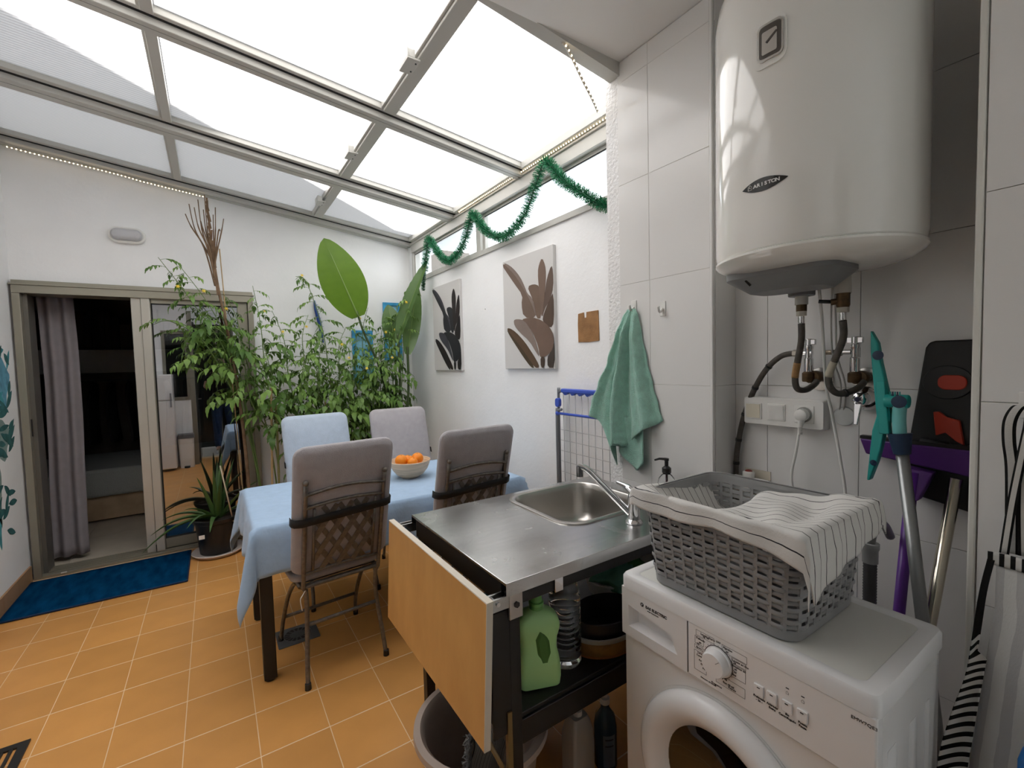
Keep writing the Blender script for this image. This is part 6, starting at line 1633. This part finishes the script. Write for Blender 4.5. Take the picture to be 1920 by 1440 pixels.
    def loft(rs, name, m, par=t):
        vs = []; fs = []
        for r, z_ in rs: vs += ell(r, z_)
        for i in range(len(rs)-1):
            for j in range(40): fs.append((i*40+j, i*40+(j+1)%40, (i+1)*40+(j+1)%40, (i+1)*40+j))
        return MB().add(vs, fs).build(name, m, par, smooth=40)
    body = loft([(.001,.001),(.112,.001),(.120,.008),(.122,.055),(.126,.060),(.126,.066),(.119,.067),(.114,.05),(.108,.012),(.001,.010)], 'tub_body', mat('cream_tub', (0.40,0.37,0.32), 0.4))
    loft([(.1225,.012),(.1232,.014),(.1240,.050),(.1232,.052)], 'amber_band', mat('amber_label', (0.22,0.10,0.02), 0.5, var=0.4, vscale=20), body)
    loft([(.121,.004),(.1235,.006),(.1235,.011),(.121,.012)], 'amber_foot', mat('amber_foot_ring', (0.30,0.10,0.02), 0.5), body)
    k = thing('black_pan', (cx,cy,SZ), 'black pan nested in the cream tub on the sink shelf', 'pan')
    loft([(.001,.0125),(.098,.0125),(.104,.04),(.110,.080),(.112,.110),(.109,.112),(.104,.085),(.092,.03),(.001,.026)], 'pan_wall', M_BLACKPL, k)
    # wash-up bowl with green cloths, further back
    d = thing('white_basin', (1.345,1.30,SZ), 'white basin of green cloths at the back of the sink shelf', 'basin')
    MB().lathe([(.0001,SZ),(.09,SZ),(.105,SZ+.01),(.135,SZ+.085),(.142,SZ+.087),(.142,SZ+.093),(.130,SZ+.093),(.10,SZ+.02),(.0001,SZ+.010)], 36, (1.345,1.30,0), cap=False).build('basin_wall', M_WHITEPL, d, smooth=40)
    r = random.Random(8)
    for q, (x, y, z_, lab, m) in enumerate(((1.30,1.26,.600,'crumpled mint cloth in the white basin under the sink',mat('mint_cloth',(0.16,0.40,0.28),0.9)),(1.40,1.32,.600,'crumpled leaf-green cloth in the white basin under the sink',mat('leaf_green_cloth',(0.08,0.22,0.07),0.9)))):
        P = []
        for i in range(15):
            row = []
            for j in range(21):
                th = math.pi*(i/14)*.98+.01; ph = 2*math.pi*j/20; rr = .085*(1+.22*math.sin(5*ph+q)*math.sin(th)+.18*math.sin(7*th+3*ph))
                if j == 20: ph = 0; rr = .085*(1+.22*math.sin(q)*math.sin(th)+.18*math.sin(7*th))
                row.append((x+rr*math.sin(th)*math.cos(ph), y+rr*math.sin(th)*math.sin(ph), z_+.55*rr*math.cos(th)))
            P.append(row)
        tag(MB().grid(P).build('crumpled_cloth', m, None, smooth=True), lab, 'cloth', 'cloths in the basin')
    e = thing('blue_packet', (.715,1.30,SZ), 'small turquoise carton behind the green detergent bottle', 'box')
    MB().box(.705,.765,1.20,1.26,SZ,SZ+.30).build('carton', mat('turquoise_card', (0.03,0.24,0.33), 0.5), e, bevel=.002)
shelf_things()

def under_things():
    TP = mat('taupe_plastic', (0.40,0.325,0.275), 0.42, var=0.06, vscale=10)
    t = thing('round_washtub', (.665,1.26,0), 'large taupe plastic washtub under the sink unit', 'tub')
    cx, cy = .674, 1.256
    # straddles the near legs from the front: built between the frame legs
    prof = [(.0001,.004),(.150,.0),(.158,.01),(.188,.27),(.196,.286),(.212,.290),(.214,.278),(.218,.282),(.216,.300),(.196,.302),(.182,.285),(.150,.016),(.0001,.014)]
    MB().lathe(prof, 64, (cx,cy,0), cap=False).build('tub_wall', TP, t, smooth=40)
    c = stripe_mat('white_black_pinstripe', (0.52,0.51,0.48), (0.03,0.03,0.03), 16, .10, axis='U')
    P = []; uv = []
    for i in range(21):
        row = []
        for j in range(17):
            u = j/16; v = i/20; x = .612+.135*u; z = .318-.19*v-.02*u; y = 1.20+.03*v+.012*math.sin(u*9)
            row.append((x+.01*math.sin(v*6), y, z)); uv.append((u, v))
        P.append(row)
    o = thing('floor_cloth', (.68,1.21,.10), 'white floor cloth with black pinstripes and fringe standing in the taupe tub', 'cloth')
    MB().grid(P).build('cloth_sheet', c, o, smooth=True, solid=.003, uvs=uv)
    r = random.Random(6); m = MB()
    for i in range(160):
        v = r.random(); z = .318-.19*v; y = 1.20+.03*v; m.tube([(.614,y,z),(.602+r.uniform(-.008,.004),y+r.uniform(-.01,.01),z+r.uniform(-.012,.006)),(.594+r.uniform(-.01,.006),y+r.uniform(-.014,.014),z+r.uniform(-.02,.006))], .0016, 4, cap=False)
    f = m.build('fringe', mat('grey_fringe', (0.30,0.30,0.30), 0.9), o); f['kind'] = 'stuff'
    # beige bowl, white jug, blue bottle on the floor
    b = thing('beige_bowl', (.86,1.30,0), 'beige plastic bowl standing on edge under the sink', 'bowl')
    MB().lathe([(.0001,.0),(.06,.0),(.10,.03),(.135,.10),(.14,.102),(.138,.108),(.125,.10),(.09,.034),(.0001,.012)], 40, (.93,1.42,0), cap=False).build('bowl_wall', mat('beige_plastic', (0.34,0.28,0.23), 0.4), b, smooth=40)
    j = thing('white_jug', (.985,1.14,0), 'tall white plastic canister on the floor under the sink', 'canister')
    P = [(.0,.030),(.012,.045),(.06,.047),(.16,.047),(.19,.045),(.225,.038),(.245,.030)]
    vs = []; fs = []
    for z, h in P: vs += [(.985+a*1.0, 1.14+q, z) for a,q in rrect(h*2, h*1.6, .012, 4)]
    n = len(rrect(1,1,.1,4))
    for i in range(len(P)-1):
        for q in range(n): fs.append((i*n+q, i*n+(q+1)%n, (i+1)*n+(q+1)%n, (i+1)*n+q))
    fs += [tuple(range(n)), tuple((len(P)-1)*n+q for q in range(n))]
    MB().add(vs, fs).build('canister_body', mat('off_white_canister', (0.50,0.48,0.44), 0.4), j, smooth=35)
    MB().lathe([(.016,.244),(.016,.262),(.0001,.264)], 18, (.985,1.14,0)).build('cap', M_WHITEPL, j, smooth=35)
    k = thing('blue_bottle', (1.115,1.14,0), 'dark blue spray bottle with a printed label on the floor under the sink', 'bottle')
    BB = mat('smoky_blue_plastic', (0.03,0.065,0.10), 0.25)
    MB().lathe([(.0001,.0),(.038,.0),(.041,.006),(.041,.145),(.034,.185),(.020,.205),(.015,.215),(.015,.232)], 28, (1.115,1.14,0), cap=False).build('bottle_body', BB, k, smooth=40)
    MB().lathe([(.0175,.228),(.0175,.248),(.010,.252),(.008,.275),(.0001,.276)], 18, (1.115,1.14,0), cap=False).build('pump', M_WHITEPL, k, smooth=35)
    m = MB(); q0 = math.radians(215); vs = []
    for i in range(13):
        a = q0+math.radians(62)*i/12; 
        for z in (.02,.135): vs.append((1.115+.0415*math.cos(a), 1.14+.0415*math.sin(a), z))
    m.add(vs, [(2*i,2*i+2,2*i+3,2*i+1) for i in range(12)]); lb = m.build('label', mat('grey_blue_label', (0.11,0.15,0.20), 0.5), k)
    for z in (.118,.095):
        vs = []
        for i in range(9):
            a = q0+math.radians(10)+math.radians(42)*i/8; 
            for dz in (0,.005): vs.append((1.115+.0421*math.cos(a), 1.14+.0421*math.sin(a), z+dz))
        MB().add(vs, [(2*i,2*i+2,2*i+3,2*i+1) for i in range(8)]).build('label_line', mat('navy_print', (0.01,0.015,0.03), 0.5), lb)
    s = thing('soap_dispenser', (1.50,1.045,CZ), 'clear pump soap bottle with a black top beside the tap', 'soap dispenser')
    cx, cy = 1.500, 1.178; z0 = CZ+.0008
under_things()

def soap():
    cx, cy = 1.470, 1.140; z0 = CZ+.0008
    s = bpy.data.objects['soap_dispenser']; s.location = (cx, cy, z0); bpy.context.view_layer.update()
    PET = MATS['clear_pet']
    MB().lathe([(.0001,z0),(.030,z0),(.034,z0+.005),(.034,z0+.085),(.030,z0+.103),(.020,z0+.116),(.0145,z0+.121),(.0145,z0+.127)], 28, (cx,cy,0), cap=False).build('bottle_body', PET, s, smooth=40)
    MB().lathe([(.0001,z0+.003),(.031,z0+.003),(.031,z0+.032),(.0001,z0+.032)], 24, (cx,cy,0), cap=False).build('soap', mat('pink_soap', (0.32,0.16,0.15), 0.2), s, smooth=35)
    MB().tube([(cx,cy,z0+.02),(cx,cy,z0+.12)], .0035, 8).build('dip_tube', mat('pink_tube', (0.60,0.33,0.35), 0.4), s, smooth=True)
    p = MB().lathe([(.0165,z0+.125),(.0175,z0+.128),(.0175,z0+.144),(.011,z0+.150),(.0075,z0+.152),(.0075,z0+.172),(.0095,z0+.174),(.0095,z0+.182),(.0001,z0+.184)], 20, (cx,cy,0))
    p.tube([(cx,cy,z0+.179),(cx-.018,cy+.020,z0+.180),(cx-.030,cy+.034,z0+.174)], [.0055,.0045,.0035], 8); p.build('pump', M_BLACKPL, s, smooth=35)
soap()

# ================================================================== the dark room behind the door
def interior():
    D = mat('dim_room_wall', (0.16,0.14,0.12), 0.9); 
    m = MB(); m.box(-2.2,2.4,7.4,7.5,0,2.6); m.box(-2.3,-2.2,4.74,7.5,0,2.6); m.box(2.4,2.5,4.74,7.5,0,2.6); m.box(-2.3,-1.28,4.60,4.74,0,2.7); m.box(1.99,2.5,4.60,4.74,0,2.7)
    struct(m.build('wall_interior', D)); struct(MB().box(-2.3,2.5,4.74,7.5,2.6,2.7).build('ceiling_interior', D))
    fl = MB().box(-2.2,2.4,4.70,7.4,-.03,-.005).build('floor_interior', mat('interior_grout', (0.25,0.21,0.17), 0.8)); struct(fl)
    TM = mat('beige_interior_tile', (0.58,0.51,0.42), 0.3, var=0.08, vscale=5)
    me = MB().box(-.298,.298,-.298,.298,-.006,0).mesh('floor_tile', TM)
    for i in range(7):
        for j in range(4): inst('floor_tile', me, fl, (-1.9+.6*i, 5.05+.6*j, 0))
    # curtain at the left of the opening
    c = thing('curtain', (-.97,4.80,.05), 'grey-mauve curtain hanging inside the left of the open door', 'curtain')
    P = []
    for i in range(31):
        t = i/30; z = 2.06-t*2.02; row = []
        for j in range(25):
            s = j/24; row.append((-1.075+.20*s+.01*math.sin(t*5), 4.79+.022*math.sin(s*14+.3*math.sin(t*4))+.004*math.sin(t*23+s*3), z))
        P.append(row)
    MB().grid(P).build('curtain_sheet', mat('mauve_grey_cloth', (0.26,0.235,0.25), 0.9, var=0.06, vscale=20), c, smooth=True, solid=.003)
    MB().tube([(-1.12,4.80,2.06),(.5,4.80,2.06)], .010, 8).build('curtain_rod', M_BLACKPL, c, smooth=True)
    # bed with wooden base and grey cover; shelf of books and hanging clothes in the gloom
    b = thing('bed', (-.6,6.6,0), 'low wooden bed with a grey cover in the dark room', 'bed')
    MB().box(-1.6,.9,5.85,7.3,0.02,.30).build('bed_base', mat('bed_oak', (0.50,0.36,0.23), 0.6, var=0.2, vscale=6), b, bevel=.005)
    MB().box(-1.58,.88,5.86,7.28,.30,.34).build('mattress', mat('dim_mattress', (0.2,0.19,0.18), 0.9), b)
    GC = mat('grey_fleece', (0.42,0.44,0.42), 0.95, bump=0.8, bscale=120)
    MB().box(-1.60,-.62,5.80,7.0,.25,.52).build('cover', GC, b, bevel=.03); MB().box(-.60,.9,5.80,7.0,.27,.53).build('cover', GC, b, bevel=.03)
    s = thing('wall_shelf', (-.5,7.2,1.3), 'pale shelf on the far wall of the dark room', 'shelf')
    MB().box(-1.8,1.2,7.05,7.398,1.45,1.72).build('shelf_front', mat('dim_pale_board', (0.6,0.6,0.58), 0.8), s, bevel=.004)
    r = random.Random(12); x = -1.7; k = 0
    names = ['far left','left','left of centre','centre','right of centre','right']
    while x < 1.0:
        w = r.uniform(.05,.12); h = r.uniform(.30,.52)
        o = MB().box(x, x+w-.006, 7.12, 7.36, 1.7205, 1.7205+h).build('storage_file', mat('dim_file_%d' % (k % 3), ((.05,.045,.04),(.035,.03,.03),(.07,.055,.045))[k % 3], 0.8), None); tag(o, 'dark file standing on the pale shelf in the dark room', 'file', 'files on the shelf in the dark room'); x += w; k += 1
    rl = thing('clothes_rail', (-.4,6.9,.6), 'rail in the dark room that the dark clothes hang from', 'rail')
    MB().tube([(-1.7,6.98,1.36),(1.1,6.98,1.36)], .012, 8).build('rail', mat('dim_rail', (0.1,0.1,0.1), 0.5), rl, smooth=True)
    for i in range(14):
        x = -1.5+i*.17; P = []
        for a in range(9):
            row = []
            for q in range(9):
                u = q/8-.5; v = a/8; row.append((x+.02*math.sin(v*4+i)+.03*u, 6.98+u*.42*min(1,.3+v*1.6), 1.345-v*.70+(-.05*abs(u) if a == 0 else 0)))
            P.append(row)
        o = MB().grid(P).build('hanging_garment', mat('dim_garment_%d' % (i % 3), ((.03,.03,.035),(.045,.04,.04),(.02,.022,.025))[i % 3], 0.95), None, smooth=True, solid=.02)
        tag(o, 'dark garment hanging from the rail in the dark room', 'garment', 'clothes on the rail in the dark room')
interior()

# ================================================================== what the door glass mirrors: fridge, bin, glazed door, the photographer
def behind():
    f = thing('refrigerator', (-.60,.80,0), 'narrow white two-door refrigerator mirrored in the door glass', 'refrigerator')
    W = MATS['white_enamel']
    MB().box(-1.0,-.50,.612,.92,.03,1.40).build('cabinet', W, f, bevel=.01)
    MB().box(-.998,-.502,.921,.95,.04,1.02).build('lower_door', W, f, bevel=.008); MB().box(-.998,-.502,.921,.95,1.03,1.395).build('upper_door', W, f, bevel=.008)
    for z in (.98,1.08): MB().box(-.535,-.515,.951,.972,z-.05,z+.05).build('handle', mat('grey_handle', (0.3,0.3,0.32), 0.4), f, bevel=.003)
    for x in (-.95,-.55): MB().lathe([(.02,0),(.02,.03)], 10, (x,.75,0)).build('foot', M_BLACKPL, f)
    b = thing('pedal_bin', (-.39,.72,0), 'white pedal bin with a grey lid mirrored in the door glass', 'bin')
    MB().prism(rrect(.19,.17,.03,5), lambda x,y: (-.385+x*.9,.72+y*.9,0), lambda x,y: (-.385+x,.72+y,.44)).build('bin_body', M_WHITEPL, b, smooth=40)
    MB().prism(rrect(.205,.185,.03,5), lambda x,y: (-.385+x,.72+y,.44), lambda x,y: (-.385+x*.96,.72+y*.96,.50)).build('bin_lid', mat('grey_bin_lid', (0.14,0.14,0.15), 0.5), b, smooth=40)
    MB().box(-.42,-.35,.80,.85,.004,.03).build('pedal', M_BLACKPL, b, bevel=.004)
    d = sroot('window_2', (-.46,.54,1.0)); A = M_ALU
    for a, e, c, g in ((-.62,-.30,1.0,1.05),(-.62,-.30,2.0,2.05),(-.62,-.58,1.05,2.0),(-.34,-.30,1.05,2.0)): MB().box(a,e,.50,.605,c,g).build('window_frame', A, d)
    MB().box(-.58,-.34,.54,.545,1.05,2.0).build('window_pane', pane_mat('dark_glass', (0.12,0.13,0.13), 0.12), d)
    k = sroot('door_2', (-.27,.55,0))
    MB().box(-.30,-.24,.48,.605,0,2.35).build('door_jamb', A, k); 
    lf = MB(); lf.box(-.240,-.238+.02,-.30,.47,.0,2.2); l = lf.build('door_leaf', mat('smoked_door', (0.05,0.055,0.055), 0.15), k)
    MB().box(-.218,-.17,.40,.43,.99,1.01).build('handle', M_CHROME, l)
    g = sroot('door_4', (.15,-1.0,0))
    for x in (-.30,.06,.30): MB().box(x, x+.05, -1.03,-.98, 0, 2.3).build('door_frame', A, g)
    for x in (-.25,.11): MB().box(x, x+(.31 if x < 0 else .19), -1.01,-1.0, .02, 2.28).build('door_pane', mat('black_glass', (0.02,0.022,0.024), 0.08), g)
behind()

def person():
    p = thing('person', (.12,-.42,0), 'person in black top and jeans holding up a phone, mirrored in the glass', 'person')
    SK = mat('warm_skin', (0.50,0.29,0.20), 0.5, sss=.1)
    def skin(name, verts, edges, rad, m, root=0):
        me = bpy.data.meshes.new(name); me.from_pydata(verts, edges, []); o = bpy.data.objects.new(name, me); COL.objects.link(o); link(o, p)
        md = o.modifiers.new('skin', 'SKIN'); md.use_smooth_shade = True
        for i, r in enumerate(rad): me.skin_vertices[0].data[i].radius = r if isinstance(r, tuple) else (r, r)
        me.skin_vertices[0].data[root].use_root = True
        sb = o.modifiers.new('subdivision', 'SUBSURF'); sb.levels = 1; sb.render_levels = 2
        me.materials.append(m); return o
    X, Y = .12, -.42
    # one continuous body: pelvis root, legs, spine, neck, head, arms
    V = [(X,Y,.92),(X,Y,1.05),(X,Y+.01,1.20),(X,Y+.01,1.33),(X,Y+.01,1.42),(X,Y+.02,1.50),(X,Y+.03,1.56),(X,Y+.03,1.66),
         (X-.17,Y,1.36),(X-.24,Y+.10,1.14),(X-.10,Y+.30,1.33),(X+.17,Y,1.36),(X+.24,Y+.10,1.14),(X+.05,Y+.31,1.36),
         (X-.09,Y,.86),(X-.10,Y+.01,.48),(X-.10,Y-.01,.09),(X-.10,Y+.14,.04),(X+.09,Y,.86),(X+.11,Y+.02,.48),(X+.12,Y,.09),(X+.12,Y+.15,.04)]
    E_ = [(0,1),(1,2),(2,3),(3,4),(4,5),(5,6),(6,7),(3,8),(8,9),(9,10),(3,11),(11,12),(12,13),(0,14),(14,15),(15,16),(16,17),(0,18),(18,19),(19,20),(20,21)]
    R_ = [(.15,.11),(.125,.095),(.14,.10),(.12,.09),(.05,.05),(.048,.05),(.068,.085),(.075,.09),.060,.042,.028,.060,.042,.028,(.085,.09),.058,.04,.04,(.085,.09),.058,.04,.04]
    bo = skin('body', V, E_, R_, SK)
    # clothing: a looser copy of the torso and of the legs
    BK = mat('black_knit_top', (0.012,0.011,0.012), 0.9); DN = mat('blue_denim', (0.02,0.045,0.11), 0.85, var=0.3, vscale=20)
    skin('black_top', [V[1],V[2],V[3],(X,Y+.01,1.40),V[8],(X-.22,Y+.06,1.22),V[11],(X+.22,Y+.06,1.22),(X,Y,.955)], [(0,1),(1,2),(2,3),(2,4),(4,5),(2,6),(6,7),(0,8)], [(.160,.122),(.162,.120),(.138,.108),(.085,.075),.072,.058,.072,.058,(.185,.140)], BK)
    skin('jeans', [V[0],(X,Y,1.02),V[14],V[15],(X-.10,Y-.01,.06),V[18],V[19],(X+.12,Y,.06)], [(0,1),(0,2),(2,3),(3,4),(0,5),(5,6),(6,7)], [(.165,.125),(.150,.115),(.098,.105),.072,.060,(.098,.105),.072,.060], DN)
    hr = MB().sphere((X,Y-.005,1.635), .108, 18, 12, (.92,.95,1.12)); hr.v = [(x, min(y, Y+.055), z) for x,y,z in hr.v]; hr.build('hair', mat('brown_hair', (0.06,0.035,0.02), 0.6), p, smooth=True)
    for dx in (-.10, .12):
        sh = MB(); rings = []
        for t, w, h in ((-.09,.030,.055),(-.06,.042,.085),(0,.044,.085),(.06,.046,.060),(.12,.047,.048),(.165,.036,.036),(.185,.012,.018)):
            rings.append([(X+dx+w*a, Y+.02+t, max(0,h*b)) for a,b in ((-1,0),(-1,.45),(-.75,.85),(0,1),(.75,.85),(1,.45),(1,0))])
        sh.grid(rings); sh.add(rings[0], [tuple(range(7))]); sh.add([p_ for r_ in rings for p_ in (r_[0], r_[-1])], [(2*i,2*i+1,2*i+3,2*i+2) for i in range(6)]); sh.build('shoe', mat('white_trainer', (0.6,0.6,0.58), 0.6), p, smooth=50)
    hl = MB().sphere((X,Y-.06,1.52), .10, 16, 10, (.95,.45,1.7)); hl.build('hair', mat('brown_hair', (0.06,0.035,0.02), 0.6), p, smooth=True)
    for s in (-1, 1): MB().sphere((X+s*.034,Y+.118,1.625), .012, 10, 8).build('eye', mat('eye_white', (0.6,0.58,0.55), 0.3), p, smooth=True)
    MB().sphere((X,Y+.132,1.595), .017, 10, 8, (.8,1,1.3)).build('nose', SK, p, smooth=True)
    MB().sphere((X,Y+.118,1.560), .022, 10, 8, (1.2,.4,.4)).build('mouth', mat('lip_red', (0.35,0.10,0.09), 0.5), p, smooth=True)
    for s in (-1, 1): MB().sphere((X+s*.078,Y+.03,1.61), .02, 10, 8, (.4,.8,1.3)).build('ear', SK, p, smooth=True)
    # hands: palm and five fingers round the phone
    for s, wx in ((-1, X-.10), (1, X+.05)):
        wr = Vector((wx, Y+.305, 1.335+(.03 if s > 0 else 0))); vv = [wr, wr+Vector((-s*.0,.03,.05))]; ee = [(0,1)]; rr = [.024,(.030,.016)]
        for k in range(4):
            b = wr+Vector((s*(.024-.016*k),.045,.075)); c = b+Vector((-s*.010,.030,.028-.004*k)); dd = c+Vector((-s*.012,.012,.020))
            i = len(vv); vv += [b,c,dd]; ee += [(1,i),(i,i+1),(i+1,i+2)]; rr += [.0095,.0085,.0075]
        i = len(vv); vv += [wr+Vector((-s*.03,.035,.035)), wr+Vector((-s*.045,.055,.055))]; ee += [(1,i),(i,i+1)]; rr += [.011,.009]
        skin('hand', [tuple(v) for v in vv], ee, rr, SK)
    ph = MB().prism(rrect(.155,.075,.010,4), lambda x,z: (.035+x,-.036,1.452+z), lambda x,z: (.035+x,-.028,1.452+z))
    o = ph.build('smartphone', mat('dark_phone', (0.02,0.02,0.022), 0.2), None, bevel=.002); tag(o, 'dark smartphone held up by the person, mirrored in the door glass', 'phone')
person()
